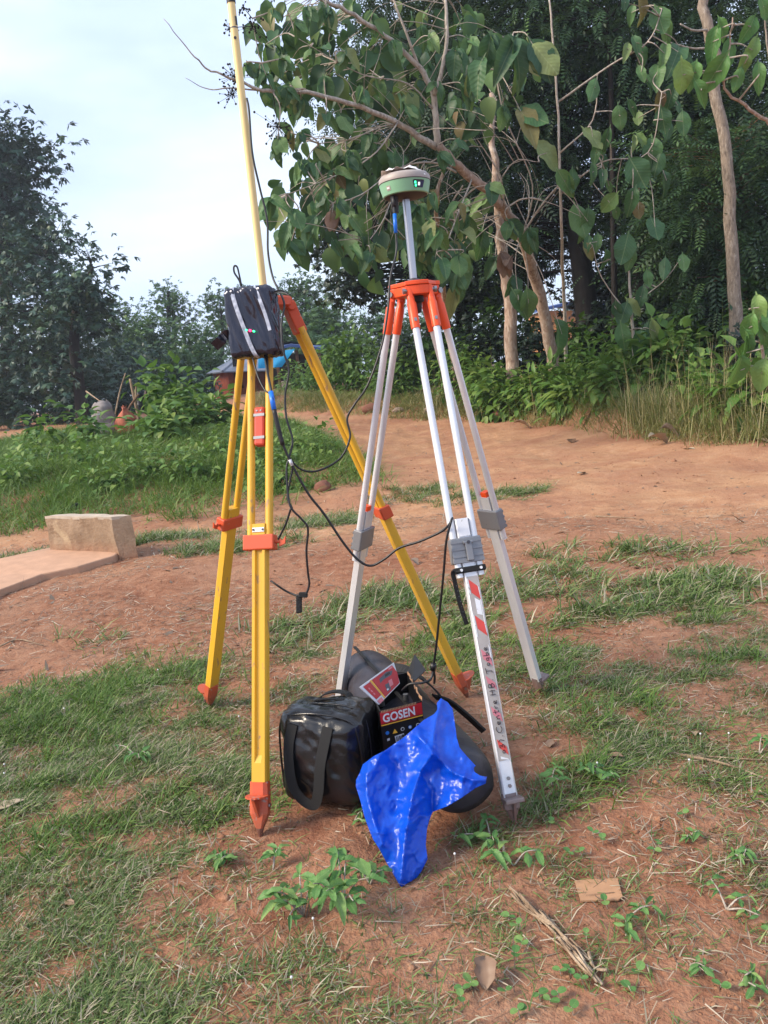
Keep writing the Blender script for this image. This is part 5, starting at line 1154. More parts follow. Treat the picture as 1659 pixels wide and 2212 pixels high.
# bundle of dry stalks
sb = thing('stalk_bundle', ground_pt(1200, 2010), 'bundle of dry grey stalks lying on the red soil in the foreground', 'stalks')
for i in range(26):
    rg = random.Random(i); u0 = rg.uniform(0, .75); u1 = min(1.05, u0 + rg.uniform(.12, .5)); path = [(1095, 1915), (1120, 1950), (1165, 1985), (1215, 2035), (1255, 2085), (1298, 2130)]
    f = lambda u: (np.interp(u * 5, range(6), [q[0] for q in path]), np.interp(u * 5, range(6), [q[1] for q in path]))
    w = 4 + 16 * u0; ox, oy = rg.gauss(0, w * .6), rg.gauss(0, w * .5); pts = []
    for u in (u0, (u0 + u1) / 2, u1): x, y = f(u); pts.append(ground_pt(x + ox + rg.gauss(0, 5), y + oy + rg.gauss(0, 4)) + Z3 * rg.uniform(.003, .022))
    k = MB(); k.tube(smooth_path(pts, 3), [rg.uniform(.0014, .004)] * 7, 5); k.build('stalk', M['stick_dry'], sb, smooth=True)
def gstick(pts, r, label, mat='stick_dry'):
    w = [ground_pt(x, y) + Z3 * (.005 + r) for x, y in pts]; t = thing('twig', w[0], label, 'twig'); k = MB(); k.tube(smooth_path(w, 4), list(np.linspace(r, r * .5, (len(w) - 1) * 4 + 1)), 6); k.build('stem', M[mat], t, smooth=True)
gstick([(1085, 1803), (1150, 1802), (1235, 1800)], .0022, 'thin straight brown twig on the soil beside the silver tripod foot')
gstick([(640, 1312), (700, 1318), (760, 1330)], .004, 'pale straw stalk on the bare earth behind the near tripod leg')
gstick([(1485, 1640), (1540, 1650), (1600, 1668), (1655, 1690)], .005, 'bent dry branch lying in the grass at the right')
gstick([(1470, 1636), (1530, 1640), (1659, 1648)], .0035, 'second dry branch lying beside the bent one in the grass')
gstick([(280, 1700), (340, 1745), (385, 1737)], .002, 'thin dry stalk in the dense grass at the left')
gstick([(0, 1400), (40, 1385), (95, 1398)], .005, 'whitish dry twig on the bare earth at the left edge')
gstick([(1285, 1118), (1330, 1120), (1372, 1122)], .006, 'straight pale stalk lying across the dirt road')
gstick([(1215, 1925), (1262, 1936), (1312, 1962)], .0016, 'thin curved stem on the soil beside the cardboard piece')
gstick([(178, 2095), (140, 2150), (92, 2200)], .0015, 'long pale grass stem lying over the foreground grass')

# ------------------------------------------------------------------ foliage builders
ORD = ['leftmost', 'second from left', 'third from left', 'fourth from left', 'fifth from left', 'sixth from left', 'seventh from left', 'eighth from left', 'ninth from left', 'tenth from left', 'eleventh from left', 'twelfth from left', 'thirteenth from left', 'fourteenth from left', 'fifteenth from left', 'sixteenth from left', 'seventeenth from left', 'eighteenth from left', 'nineteenth from left', 'twentieth from left', 'twenty-first from left']
def rank(lst, i):
    r = sorted(range(len(lst)), key=lambda q: lst[q][0]).index(i); return 'rightmost' if r == len(lst) - 1 else ORD[r]
def frames(d, up):
    d = d / (np.linalg.norm(d, axis=1, keepdims=True) + 1e-9); s_ = np.cross(d, up); s_ /= np.linalg.norm(s_, axis=1, keepdims=True) + 1e-9
    return np.stack([s_, d, np.cross(s_, d)], 2)          # columns: side, along, normal
def scatter(TV, TF, pos, Rm, sc):
    n = len(pos); V = np.einsum('nij,kj->nki', Rm, TV) * sc[:, None, None] + pos[:, None]
    F = (np.arange(n) * len(TV))[:, None, None] + TF[None]
    return V.reshape(-1, 3), F.reshape(-1, TF.shape[1])
def leaflet(c, d, s_, L_, w):
    c, d, s_ = (np.asarray(q, float) for q in (c, d, s_)); return [c, c + d * L_ * .45 - s_ * w, c + d * L_, c + d * L_ * .45 + s_ * w]
def t_frond(pairs=6, L_=.30, ll=.085, lw=.013):
    V = []
    for i in range(pairs):
        t = (i + .6) / pairs
        for sg in (-1, 1):
            d = unit([sg * .85, .5, -.25]); c = [0, t, -.25 * t * t]; V += leaflet(c, d, unit(np.cross(d, [0, 0, 1])), ll / L_ * (1 - .3 * abs(t - .4)), lw / L_)
    V += leaflet([0, 1, -.25], unit([0, 1, -.5]), [1, 0, 0], ll / L_, lw / L_)
    n = len(V) // 4; return np.array(V) , np.arange(n * 4).reshape(n, 4)
def t_whorl(k=7, ll=1.0, lw=.17, droop=.35):
    V = []
    for i in range(k):
        a = i * 2.4; d = unit([math.cos(a), math.sin(a) * .8 + .35, -droop + .25 * math.sin(i * 5)]); c = [0, .05 * i, 0]; V += leaflet(c, d, unit(np.cross(d, [0, 0, 1])), ll * (.75 + .25 * math.sin(i * 3.1)), lw * ll)
    return np.array(V), np.arange(k * 4).reshape(k, 4)
def t_ovate(w=.30, fold=.10, droop=.3, n=4):
    V = []
    for i in range(n + 1):
        t = i / n; hw = w * math.sin(math.pi * min(1, .05 + .95 * t ** .85)) + .004; z = -droop * t * t
        V += [(-hw, t, z + fold * hw / w), (0, t, z), (hw, t, z + fold * hw / w)]
    F = [[i * 3 + q, i * 3 + q + 1, i * 3 + q + 4, i * 3 + q + 3] for i in range(n) for q in (0, 1)]
    return np.array(V), np.array(F)
FROND, FRF = t_frond(); WHORL, WHF = t_whorl(); OV, OVF = t_ovate(.33, .12, .35, 3); TKL, TKF = t_ovate(.34, .12, .45, 5); LAN, LANF = t_ovate(.17, .08, .4, 3)
def in_ell(rg, n):
    v = rg.normal(size=(n, 3)); v /= np.linalg.norm(v, axis=1, keepdims=True); return v * (rg.random((n, 1)) ** .42)
def tree(name, label, cat, trunk, clumps, tmpl, tf, size, mat, barkm, seed, group=None, sub_=14, spread=.42, drop=.25, limbs=True, tint=(0, 1), base_on=True, dens=1.0):
    """trunk: [(x,y,Y,r)] ; clumps: [(x,y,rx,ry,Y,dY,n)] bearings + distance"""
    rg = np.random.default_rng(seed); tw = [P(a, b, c) for a, b, c, _ in trunk]; tr = [q[3] for q in trunk]
    if base_on: tw[0] = np.array([tw[0][0], tw[0][1], h1(tw[0][0], tw[0][1]) - .1])
    t = thing(name, tw[0] + Z3 * .1, label, cat, group); k = MB(); ww = smooth_path(tw, 6); rr = list(np.interp(np.linspace(0, len(tr) - 1, len(ww)), range(len(tr)), tr)); k.tube(ww, rr, 10)
    Vs, Rn = [], []; allF = []; nb = 0; lim = MB()
    for (x, y, rx, ry, Y, dY, n) in clumps:
        n = int(n * dens); c = P(x, y, Y); R3 = np.array([px(rx, Y), dY, px(ry, Y)]); m = max(3, n // sub_)
        cen = c + in_ell(rg, m) * R3
        if limbs:
            for q in cen[rg.random(m) < min(1, 14 / m)]:
                d2 = np.linalg.norm(np.array(ww) - q, axis=1); j = int(np.argmin(d2 + .8 * np.maximum(0, np.array(ww)[:, 2] - q[2] + .2)))
                a = ww[j]; mid = (a + q) / 2 + np.array([0, 0, .12 * np.linalg.norm(q - a)]) * rg.uniform(-.3, 1); r_ = min(rr[j] * .5, .012 + .010 * np.linalg.norm(q - a)); lim.tube(smooth_path([a, mid, q], 4), list(np.linspace(r_, .006, 9)), 5, cap=False)
        own = rg.integers(0, m, n); pos = cen[own] + rg.normal(size=(n, 3)) * spread * np.array([1, 1, .7])
        out = pos - cen[own] + rg.normal(size=(n, 3)) * .25 + (pos - c) * .15; out[:, 2] -= drop * rg.uniform(.3, 1.5, n) * np.linalg.norm(out, axis=1)
        Rm = frames(out, np.tile([[0., 0, 1]], (n, 1)) + rg.normal(size=(n, 3)) * .35); sc = size * rg.uniform(.65, 1.25, n)
        V, F = scatter(tmpl, tf, pos, Rm, sc); Vs.append(V); allF.append(F + nb); nb += len(V)
        tone = np.clip(rg.random(m)[own] * .5 + rg.random(n) * .5, 0, 1); Rn.append(np.repeat(tint[0] + (tint[1] - tint[0]) * tone, len(tmpl)))
    tr_o = k.build('trunk', M[barkm], t, smooth=True)
    if lim.V: lim.build('limb', M[barkm], tr_o, smooth=True)
    if Vs: obj('crown', np.concatenate(Vs), np.concatenate(allF), mat, t, rnd=np.concatenate(Rn))
    return t, ww, rr

# ------------------------------------------------------------------ dark trees behind the road
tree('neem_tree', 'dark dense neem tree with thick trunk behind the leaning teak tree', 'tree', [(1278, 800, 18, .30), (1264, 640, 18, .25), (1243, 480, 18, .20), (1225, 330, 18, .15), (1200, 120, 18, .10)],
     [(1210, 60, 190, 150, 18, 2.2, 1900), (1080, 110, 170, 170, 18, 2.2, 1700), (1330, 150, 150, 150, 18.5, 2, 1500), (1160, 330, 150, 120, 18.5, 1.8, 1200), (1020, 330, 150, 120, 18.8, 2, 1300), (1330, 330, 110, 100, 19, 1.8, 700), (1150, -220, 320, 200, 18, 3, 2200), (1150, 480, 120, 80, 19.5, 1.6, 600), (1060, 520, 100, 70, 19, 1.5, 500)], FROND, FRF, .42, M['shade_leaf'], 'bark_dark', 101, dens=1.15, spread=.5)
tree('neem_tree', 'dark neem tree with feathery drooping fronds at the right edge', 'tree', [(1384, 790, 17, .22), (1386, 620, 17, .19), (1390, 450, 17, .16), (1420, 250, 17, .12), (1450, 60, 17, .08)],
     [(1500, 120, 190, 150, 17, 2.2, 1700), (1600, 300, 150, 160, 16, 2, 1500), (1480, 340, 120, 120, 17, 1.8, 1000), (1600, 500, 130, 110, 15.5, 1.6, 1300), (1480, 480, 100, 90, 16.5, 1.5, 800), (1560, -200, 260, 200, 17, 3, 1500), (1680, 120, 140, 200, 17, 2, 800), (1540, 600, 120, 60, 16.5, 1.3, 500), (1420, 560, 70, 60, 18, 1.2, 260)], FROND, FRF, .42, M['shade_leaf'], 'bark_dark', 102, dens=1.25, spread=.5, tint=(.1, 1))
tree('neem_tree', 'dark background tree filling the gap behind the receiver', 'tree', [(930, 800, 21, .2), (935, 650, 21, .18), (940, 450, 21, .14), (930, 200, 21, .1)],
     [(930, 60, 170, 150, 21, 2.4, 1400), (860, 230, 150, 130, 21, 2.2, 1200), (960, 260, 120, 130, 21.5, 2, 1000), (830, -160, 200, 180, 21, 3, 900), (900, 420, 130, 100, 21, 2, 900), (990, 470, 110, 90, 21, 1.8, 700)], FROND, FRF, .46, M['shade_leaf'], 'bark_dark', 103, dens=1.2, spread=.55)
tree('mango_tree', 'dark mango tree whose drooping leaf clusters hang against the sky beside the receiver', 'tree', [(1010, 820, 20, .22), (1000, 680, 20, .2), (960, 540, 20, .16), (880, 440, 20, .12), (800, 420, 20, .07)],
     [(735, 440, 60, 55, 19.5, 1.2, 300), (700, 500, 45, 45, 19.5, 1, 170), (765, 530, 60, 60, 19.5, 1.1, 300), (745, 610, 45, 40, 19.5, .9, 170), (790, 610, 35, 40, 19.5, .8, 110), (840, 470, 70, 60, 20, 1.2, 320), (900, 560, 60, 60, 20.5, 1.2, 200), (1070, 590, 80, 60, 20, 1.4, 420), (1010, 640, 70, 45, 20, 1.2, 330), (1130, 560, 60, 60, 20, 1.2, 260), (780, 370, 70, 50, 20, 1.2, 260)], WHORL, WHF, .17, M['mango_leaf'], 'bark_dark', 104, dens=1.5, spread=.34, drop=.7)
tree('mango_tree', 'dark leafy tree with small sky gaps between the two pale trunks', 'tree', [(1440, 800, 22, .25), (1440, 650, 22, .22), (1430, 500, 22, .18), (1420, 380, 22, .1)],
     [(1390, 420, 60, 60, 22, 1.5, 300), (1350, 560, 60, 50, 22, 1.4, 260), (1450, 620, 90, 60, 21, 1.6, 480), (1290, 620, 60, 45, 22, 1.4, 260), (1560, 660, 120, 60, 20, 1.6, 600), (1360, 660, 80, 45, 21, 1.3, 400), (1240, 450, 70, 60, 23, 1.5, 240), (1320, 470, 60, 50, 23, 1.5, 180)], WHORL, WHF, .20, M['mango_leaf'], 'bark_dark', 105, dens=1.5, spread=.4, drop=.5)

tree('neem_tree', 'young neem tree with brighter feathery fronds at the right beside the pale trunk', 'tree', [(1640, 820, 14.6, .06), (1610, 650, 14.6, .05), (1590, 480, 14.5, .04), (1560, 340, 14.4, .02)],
     [(1520, 400, 90, 60, 14.4, 1.0, 260), (1610, 380, 70, 80, 14.4, 1.0, 260), (1590, 500, 80, 55, 14.2, .9, 260), (1480, 330, 50, 45, 14.4, .7, 110), (1650, 290, 50, 60, 14.4, .8, 120), (1500, 480, 60, 40, 14.4, .7, 120), (1560, 590, 70, 40, 14.4, .8, 130)], FROND, FRF, .46, M['neem_leaf'], 'bark_brown', 106, spread=.4, tint=(.35, 1))  # raised tint range paints sunlit fronds against the darker canopy
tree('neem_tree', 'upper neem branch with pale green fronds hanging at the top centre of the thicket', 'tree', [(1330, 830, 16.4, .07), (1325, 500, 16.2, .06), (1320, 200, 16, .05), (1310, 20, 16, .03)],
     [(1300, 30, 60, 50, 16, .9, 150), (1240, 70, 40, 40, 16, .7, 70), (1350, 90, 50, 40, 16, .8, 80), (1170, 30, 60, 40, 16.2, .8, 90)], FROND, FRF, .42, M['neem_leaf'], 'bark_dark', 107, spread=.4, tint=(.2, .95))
# undergrowth: countable front shrubs, dark mass behind
def shrub(x, y, rx, ry, Y, n, tm, tff, size, mat, label, seed, group, tint=(0, 1), name='shrub', dY=None):
    rg = np.random.default_rng(seed); c = P(x, y, Y); zb = h1(c[0], c[1]); base = np.array([c[0], c[1], zb]); t = thing(name, base, label, 'shrub', group)
    R3 = np.array([px(rx, Y), dY or px(rx, Y) * .7, px(ry, Y)]); m = max(5, n // 16); cen = c + in_ell(rg, m) * R3; cen[:, 2] = np.maximum(cen[:, 2], zb + .1); k = MB()
    for q in cen[:26]:
        b = base + np.array([rg.normal(0, R3[0] * .25), rg.normal(0, R3[1] * .25), -.05]); k.tube(smooth_path([b, (b + q) / 2 + np.array([0, 0, .1]), q], 3), list(np.linspace(.014, .005, 7)), 5, cap=False)
    k.build('stem', M['bark_dark'] if mat == 'mango_leaf' else M['herb_leaf'], t)
    own = rg.integers(0, m, n); pos = cen[own] + rg.normal(size=(n, 3)) * np.array([.16, .16, .2]) * (Y / 14) ** .3; pos[:, 2] = np.maximum(pos[:, 2], hterr(pos[:, 0], pos[:, 1]) + .02)
    out = pos - cen[own] + rg.normal(size=(n, 3)) * .12; out[:, 2] = out[:, 2] * .6 - .05; Rm = frames(out, np.tile([[0., 0, 1]], (n, 1)) + rg.normal(size=(n, 3)) * .25)
    V, F = scatter(tm, tff, pos, Rm, size * rg.uniform(.6, 1.3, n)); tone = np.clip(rg.random(m)[own] * .45 + rg.random(n) * .55, 0, 1)
    obj('foliage', V, F, M[mat], t, rnd=np.repeat(tint[0] + (tint[1] - tint[0]) * tone, len(tm))); return t
GU = 'dark shrubs in the undergrowth below the trees'
under = [(880, 790, 60, 55, 21, 420), (950, 740, 60, 70, 20, 420), (1030, 750, 60, 70, 18.5, 480), (1090, 700, 55, 60, 19, 380), (1150, 760, 55, 55, 17.5, 380), (1230, 760, 50, 50, 17.5, 300), (1300, 740, 55, 55, 17.5, 380), (1360, 760, 55, 60, 16, 420), (1430, 720, 60, 70, 16, 480), (1500, 750, 60, 70, 15, 480), (1570, 700, 60, 80, 15, 480), (1640, 690, 60, 90, 14, 480), (1620, 790, 60, 60, 12.5, 380), (1480, 640, 70, 50, 17.5, 360)]
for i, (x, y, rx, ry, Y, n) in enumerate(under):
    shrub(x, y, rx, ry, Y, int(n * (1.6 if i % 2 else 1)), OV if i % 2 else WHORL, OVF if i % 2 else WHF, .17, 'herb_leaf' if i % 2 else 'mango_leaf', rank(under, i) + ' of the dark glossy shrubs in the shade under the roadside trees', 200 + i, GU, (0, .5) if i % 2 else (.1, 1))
GF = 'bright leafy weeds along the roadside bank'
front = [(700, 820, 55, 70, 24, 460), (640, 845, 45, 46, 26, 320), (760, 795, 60, 90, 23, 520), (820, 825, 50, 76, 21.5, 460), (865, 850, 42, 52, 20, 340), (905, 815, 42, 76, 20.5, 380), (1000, 820, 50, 72, 17.6, 460), (1050, 840, 46, 62, 16.8, 420), (1085, 856, 50, 46, 15.6, 400), (1140, 868, 44, 38, 15, 340), (1172, 862, 44, 44, 14.8, 380), (1217, 864, 42, 46, 14.3, 380), (1262, 835, 42, 78, 13.9, 500), (1310, 850, 42, 66, 13.2, 460), (1345, 870, 34, 54, 12.2, 400), (1385, 820, 40, 62, 12.4, 400), (1240, 890, 36, 24, 13.4, 240), (1440, 800, 40, 56, 12, 320), (1500, 850, 36, 40, 10.6, 200), (1575, 870, 34, 34, 9.8, 170), (1640, 850, 36, 44, 9.4, 180)]
for i, (x, y, rx, ry, Y, n) in enumerate(front):
    lan = i % 3 == 1
    shrub(x, y, rx, ry, Y, int(n * (1.5 if lan else 1.9)), LAN if lan else OV, LANF if lan else OVF, .24 if lan else (.13, .17, .20)[i % 3], 'herb_leaf', rank(front, i) + ' of the green weed shrubs on the bank at the far road edge', 230 + i, GF, (.1, .85) if Y > 18 else (.25, 1))
# fresh weeds on the mound
GM = 'broad leaved saplings on the grassy mound'
fresh = [(345, 850, 28, 36, MY + .5, 80), (400, 850, 28, 38, MY + 1, 80), (436, 885, 24, 28, MY + .3, 60), (380, 900, 30, 34, MY - .5, 80), (362, 925, 24, 24, MY - .6, 60), (330, 972, 20, 12, MY - 1.6, 40), (200, 972, 22, 10, MY - 1.4, 30), (420, 915, 30, 30, MY - .6, 70), (460, 920, 26, 30, MY - .4, 60), (478, 915, 20, 24, MY, 46), (80, 935, 18, 26, MY - 1, 34), (200, 930, 20, 26, MY - .8, 40), (360, 960, 30, 20, MY - 1.8, 80)]
for i, (x, y, rx, ry, Y, n) in enumerate(fresh):
    shrub(x, y, rx, ry, Y, int(n * 2.2), OV, OVF, .19, 'herb_leaf', rank(fresh, i) + ' of the broad leaved saplings on the grassy mound', 260 + i, GM, (.2, 1.0), 'sapling')
GW = 'low bushy weeds in the mound grass'
lows = [(420, 1040, 10), (330, 1030, 10.5), (560, 1010, 11), (640, 980, 12.5), (690, 990, 12), (480, 990, 12), (180, 1010, 11.5), (90, 1000, 12), (600, 1060, 9.5), (250, 1060, 9.6), (30, 1050, 10)]
for i, (x, y, Y) in enumerate(lows):
    b = on_terr(x, y); shrub(x, y - 8, 40, 30, b[1], 240, OV, OVF, .09, 'herb_leaf', rank(lows, i) + ' of the low bushy weed clumps in the mound grass', 290 + i, GW, (.4, 1), 'weed_clump')

# ------------------------------------------------------------------ far trees
GFar = 'far trees behind the houses'
far = [(250, 730, 75, 80, 46), (330, 745, 60, 60, 44), (372, 672, 34, 48, 48), (362, 640, 16, 20, 48), (430, 760, 55, 50, 42), (478, 690, 34, 60, 50), (300, 800, 80, 45, 40), (400, 810, 70, 40, 40), (660, 680, 62, 80, 44), (720, 720, 60, 60, 40), (610, 740, 60, 50, 42), (200, 800, 70, 60, 40), (545, 690, 40, 60, 52), (455, 800, 40, 40, 39), (830, 730, 60, 55, 40), (905, 730, 50, 50, 42), (690, 780, 60, 50, 34), (1215, 690, 36, 30, 46)]
for i, (x, y, rx, ry, Y) in enumerate(far):
    tree('bushy_tree', rank(far, i) + ' of the hazy bushy trees in the row beyond the mud house', 'tree', [(x, 880, Y, .16), (x + 3, y + ry * .5, Y, .12), (x, y - ry * .2, Y, .07)], [(x, y, rx, ry, Y, px(rx, Y) * .8, int(rx * ry * .17)), (x + rx * .4, y + ry * .5, rx * .7, ry * .5, Y, 1.2, int(rx * ry * .07)), (x - rx * .3, y - ry * .5, rx * .5, ry * .5, Y, 1, int(rx * ry * .05))], WHORL, WHF, .27, M['far_leaf'] if i not in (6, 11) else M['dusk_leaf'], 'bark_dark', 300 + i, GFar, spread=.5, sub_=10)
tl = 'tall dark tree at the left edge rising against the bright sky'
tree('tall_tree', tl, 'tree', [(18, 920, 34, .3), (15, 700, 34, .26), (10, 500, 34, .2), (8, 330, 34, .1)], [(5, 300, 45, 50, 34, 1.6, 240), (40, 340, 50, 26, 34, 1.2, 140), (88, 345, 24, 8, 34, .6, 36), (95, 300, 16, 10, 34, .5, 26), (20, 400, 80, 50, 34, 2, 360), (60, 440, 50, 30, 34, 1.4, 180), (-40, 560, 110, 110, 34, 3, 500), (30, 520, 70, 70, 34.5, 2, 360)], WHORL, WHF, .36, M['dusk_leaf'], 'bark_dark', 340, dens=1.1, spread=.55)
tree('teak_tree', 'dark broad leaved tree in front of the tall tree at the left', 'tree', [(170, 920, 30, .16), (162, 830, 30, .14), (148, 760, 30, .12), (120, 640, 30, .10), (100, 540, 30, .05)], [(90, 560, 70, 70, 30, 1.8, 330), (60, 660, 90, 70, 30, 2.2, 420), (150, 650, 60, 60, 30, 1.6, 260), (110, 750, 90, 50, 30, 2, 330), (20, 760, 80, 70, 30, 2, 330), (120, 500, 40, 30, 30, 1, 90)], WHORL, WHF, .30, M['dusk_leaf'], 'bark_dark', 341, dens=1.0, spread=.42, drop=.35, sub_=9)
tree('teak_tree', 'dark broad leaved tree with a drooping sprig reaching right over the mound', 'tree', [(178, 915, 27, .22), (172, 840, 27, .2), (160, 740, 27, .17), (170, 640, 27, .1), (200, 580, 27, .05)], [(165, 610, 36, 46, 27, 1.1, 130), (190, 548, 14, 20, 27, .5, 34), (236, 572, 14, 9, 27, .4, 24), (190, 640, 34, 28, 27, .9, 100), (150, 695, 64, 46, 27, 1.4, 210), (205, 690, 26, 26, 27, .7, 70), (150, 800, 80, 45, 27.5, 1.8, 200)], WHORL, WHF, .28, M['dusk_leaf'], 'bark_dark', 342, dens=1.15, spread=.34, drop=.35, sub_=8)
lefts = [(60, 800, 80, 70, 34, 520), (150, 810, 70, 60, 34, 460), (240, 825, 60, 50, 36, 380), (-10, 820, 60, 90, 33, 460), (20, 870, 70, 60, 29, 500), (110, 880, 70, 50, 29, 500), (200, 870, 60, 50, 29, 420), (280, 860, 60, 40, 30, 420), (350, 850, 60, 40, 31, 380), (420, 855, 45, 40, 30, 300)]
for i, (x, y, rx, ry, Y, n) in enumerate(lefts):
    shrub(x, y, rx, ry, Y, n, WHORL, WHF, .24, 'dusk_leaf', rank(lefts, i) + ' of the dark bushes in the shade under the left trees', 350 + i, 'dark bushes under the left trees', (.1, .9), 'bush')

# ------------------------------------------------------------------ teak trees with single large leaves
def big_leaf_mesh(seed, w, droop, fold):
    rg = random.Random(seed); n = 8; V = []; F = []
    for i in range(n + 1):
        t = i / n; hw = w * (max(0, math.sin(math.pi * min(1, .05 + .94 * t ** .92))) ** .72) + .004
        z = -droop * t * t + .02 * math.sin(t * 9 + seed)
        for q in (-1, -.55, 0, .55, 1):
            wob = .035 * math.sin(t * 14 + q * 3 + seed) * abs(q)
            V.append((hw * q * (1 + .06 * rg.uniform(-1, 1)), t, z + fold * abs(q) * hw / w + wob))
    for i in range(n):
        for q in range(4): F.append((i * 5 + q, i * 5 + q + 1, (i + 1) * 5 + q + 1, (i + 1) * 5 + q))
    V.append((-.008, -.16, .02)); V.append((.008, -.16, .02)); b = len(V); F.append((b - 2, b - 1, 2, 2 - 1)) if False else F.append((b - 2, b - 1, 3, 1))
    me = bpy.data.meshes.new('leaf'); me.from_pydata(V, [], F); me.update(); me.polygons.foreach_set('use_smooth', np.ones(len(me.polygons), bool)); return me
LEAFM = {}
for mk in ('teak_leaf', 'fresh_leaf', 'brown_leaf', 'weed_leaf'):
    LEAFM[mk] = []
    for s_, (w, dr, fo) in enumerate([(.34, .35, .10), (.38, .15, .06), (.30, .55, .14), (.36, .25, -.08), (.32, .7, .18), (.28, .4, .22)]):
        me = big_leaf_mesh(s_ + 3, w * (.68 if mk == 'weed_leaf' else 1), dr, fo); me.materials.append(M['fresh_leaf' if mk == 'weed_leaf' else mk]); LEAFM[mk].append(me)
def put_leaf(parent, base, d, L_, rg, mk='teak_leaf', name='leaf', nrm_=None):
    o = bpy.data.objects.new(name, rg.choice(LEAFM[mk])); COL.objects.link(o); o.parent = parent
    d = unit(d); up = np.array(nrm_ if nrm_ is not None else [rg.uniform(-.5, .5), -.75, .55]); s_ = unit(np.cross(d, up)); n_ = np.cross(s_, d)
    off = _origin(parent); b = np.asarray(base) - off
    sq = L_ * rg.uniform(.68, 1.08); o.matrix_basis = Matrix(((s_[0] * sq, d[0] * L_, n_[0] * L_, b[0]), (s_[1] * sq, d[1] * L_, n_[1] * L_, b[1]), (s_[2] * sq, d[2] * L_, n_[2] * L_, b[2]), (0, 0, 0, 1))); return o
def teak(name, label, trunk, branches, clusters, seed, barkm='bark_red', twigm='twig', rtw=.010, base_on=True, cat='tree', berries=(), mass=(), twigs=0):
    """branches: [[(x,y,Y,r)...]]; clusters: [(x,y,Y,n,len_px,mk)]"""
    rg = random.Random(seed); tw = [P(a, b, c) for a, b, c, _ in trunk]
    if base_on: tw[0] = np.array([tw[0][0], tw[0][1], h1(tw[0][0], tw[0][1]) - .1])
    t = thing(name, tw[0] + Z3 * .1, label, cat); skel = []
    def limb(nm, pts, rs, par, mat):
        w = smooth_path(pts, 5); n = len(w); jit = [np.array([rg.gauss(0, 1), rg.gauss(0, 1), rg.gauss(0, 1)]) * rs[0] * .15 for _ in range(n)]; w = [a + b for a, b in zip(w, jit)]
        k = MB(); k.tube(w, list(np.interp(np.linspace(0, len(rs) - 1, n), range(len(rs)), rs)), 9); skel.extend(w); return k.build(nm, M[mat], par, smooth=True)
    tk = limb('trunk', tw, [q[3] for q in trunk], t, barkm)
    for b in branches: limb('branch', [P(q[0], q[1], q[2]) for q in b], [q[3] for q in b], tk, twigm if b[0][3] < .05 else 'bark_pale')
    tg = MB()
    for cl in clusters:
        x, y, Y, n, lpx = cl[:5]; mk = cl[5] if len(cl) > 5 else 'teak_leaf'; c = P(x, y, Y); sk = np.array(skel); j = int(np.argmin(np.linalg.norm(sk - c, axis=1) + 1.2 * np.maximum(0, c[2] - .3 - sk[:, 2]) * 0)); a = sk[j]
        if np.linalg.norm(c - a) > .05: mid = (a + c) / 2 + np.array([rg.gauss(0, .06), rg.gauss(0, .06), .10 * np.linalg.norm(c - a)]); tg.tube(smooth_path([a, mid, c], 4), list(np.linspace(rtw, rtw * .45, 9)), 5, cap=False)
        for q in range(n):
            ang = rg.uniform(0, 6.28) if n > 1 else rg.uniform(-2.6, -.5); L_ = px(lpx, Y) * rg.uniform(.75, 1.2)
            d = np.array([math.cos(ang) * .55, -.2 + rg.gauss(0, .3), -.72 + .35 * math.sin(ang) + rg.gauss(0, .2)]); b0 = c - unit(d) * L_ * (.45 if n == 1 else .08)
            put_leaf(t, b0, d, L_, rg, mk)
    for q in range(twigs):
        sk = skel[rg.randrange(len(skel) // 6, len(skel))]
        if proj(sk)[0] < 720: continue
        a = rg.uniform(0, 6.28); L_ = rg.uniform(.35, 1.5); d = np.array([math.cos(a), rg.gauss(0, .5), math.sin(a) * .8 + .1]); bnd = np.array([rg.gauss(0, .25), rg.gauss(0, .2), rg.gauss(0, .25)])
        r_ = rg.uniform(.004, .009); tg.tube(smooth_path([sk, sk + d * L_ * .5 + bnd * L_ * .5, sk + d * L_ + bnd * L_ * .4 + np.array([0, 0, -.12 * L_])], 4), list(np.linspace(r_, r_ * .35, 9)), 4, cap=False)
    if mass:
        rn = np.random.default_rng(seed); Vs, Fs, Rs, nb = [], [], [], 0
        for (x, y, rx, ry, Y, dY, n) in mass:
            m = max(2, n // 4); cen = P(x, y, Y) + in_ell(rn, m) * np.array([px(rx, Y), dY, px(ry, Y)]); own = rn.integers(0, m, n); pos = cen[own] + rn.normal(size=(n, 3)) * .13
            dd_ = rn.normal(size=(n, 3)) * np.array([.5, .4, .3]) + np.array([0, -.1, -.75]); Rm = frames(dd_, np.tile([[0., -.8, .4]], (n, 1)) + rn.normal(size=(n, 3)) * .5)
            V, F = scatter(TKL, TKF, pos, Rm, rn.uniform(.16, .36, n)); Vs.append(V); Fs.append(F + nb); nb += len(V); Rs.append(np.repeat(rn.random(n), len(TKL)))
            for q in cen: sk = np.array(skel); a = sk[int(np.argmin(np.linalg.norm(sk - q, axis=1)))]; tg.tube(smooth_path([a, (a + q) / 2 + np.array([0, 0, .06]), q], 3), list(np.linspace(.007, .003, 7)), 4, cap=False)
        obj('leaf_mass', np.concatenate(Vs), np.concatenate(Fs), M['teak_mass'], t, rnd=np.concatenate(Rs), smooth=True)['kind'] = 'stuff'
    if tg.V: tg.build('twig', M['twig'], tk, smooth=True)['kind'] = 'stuff'
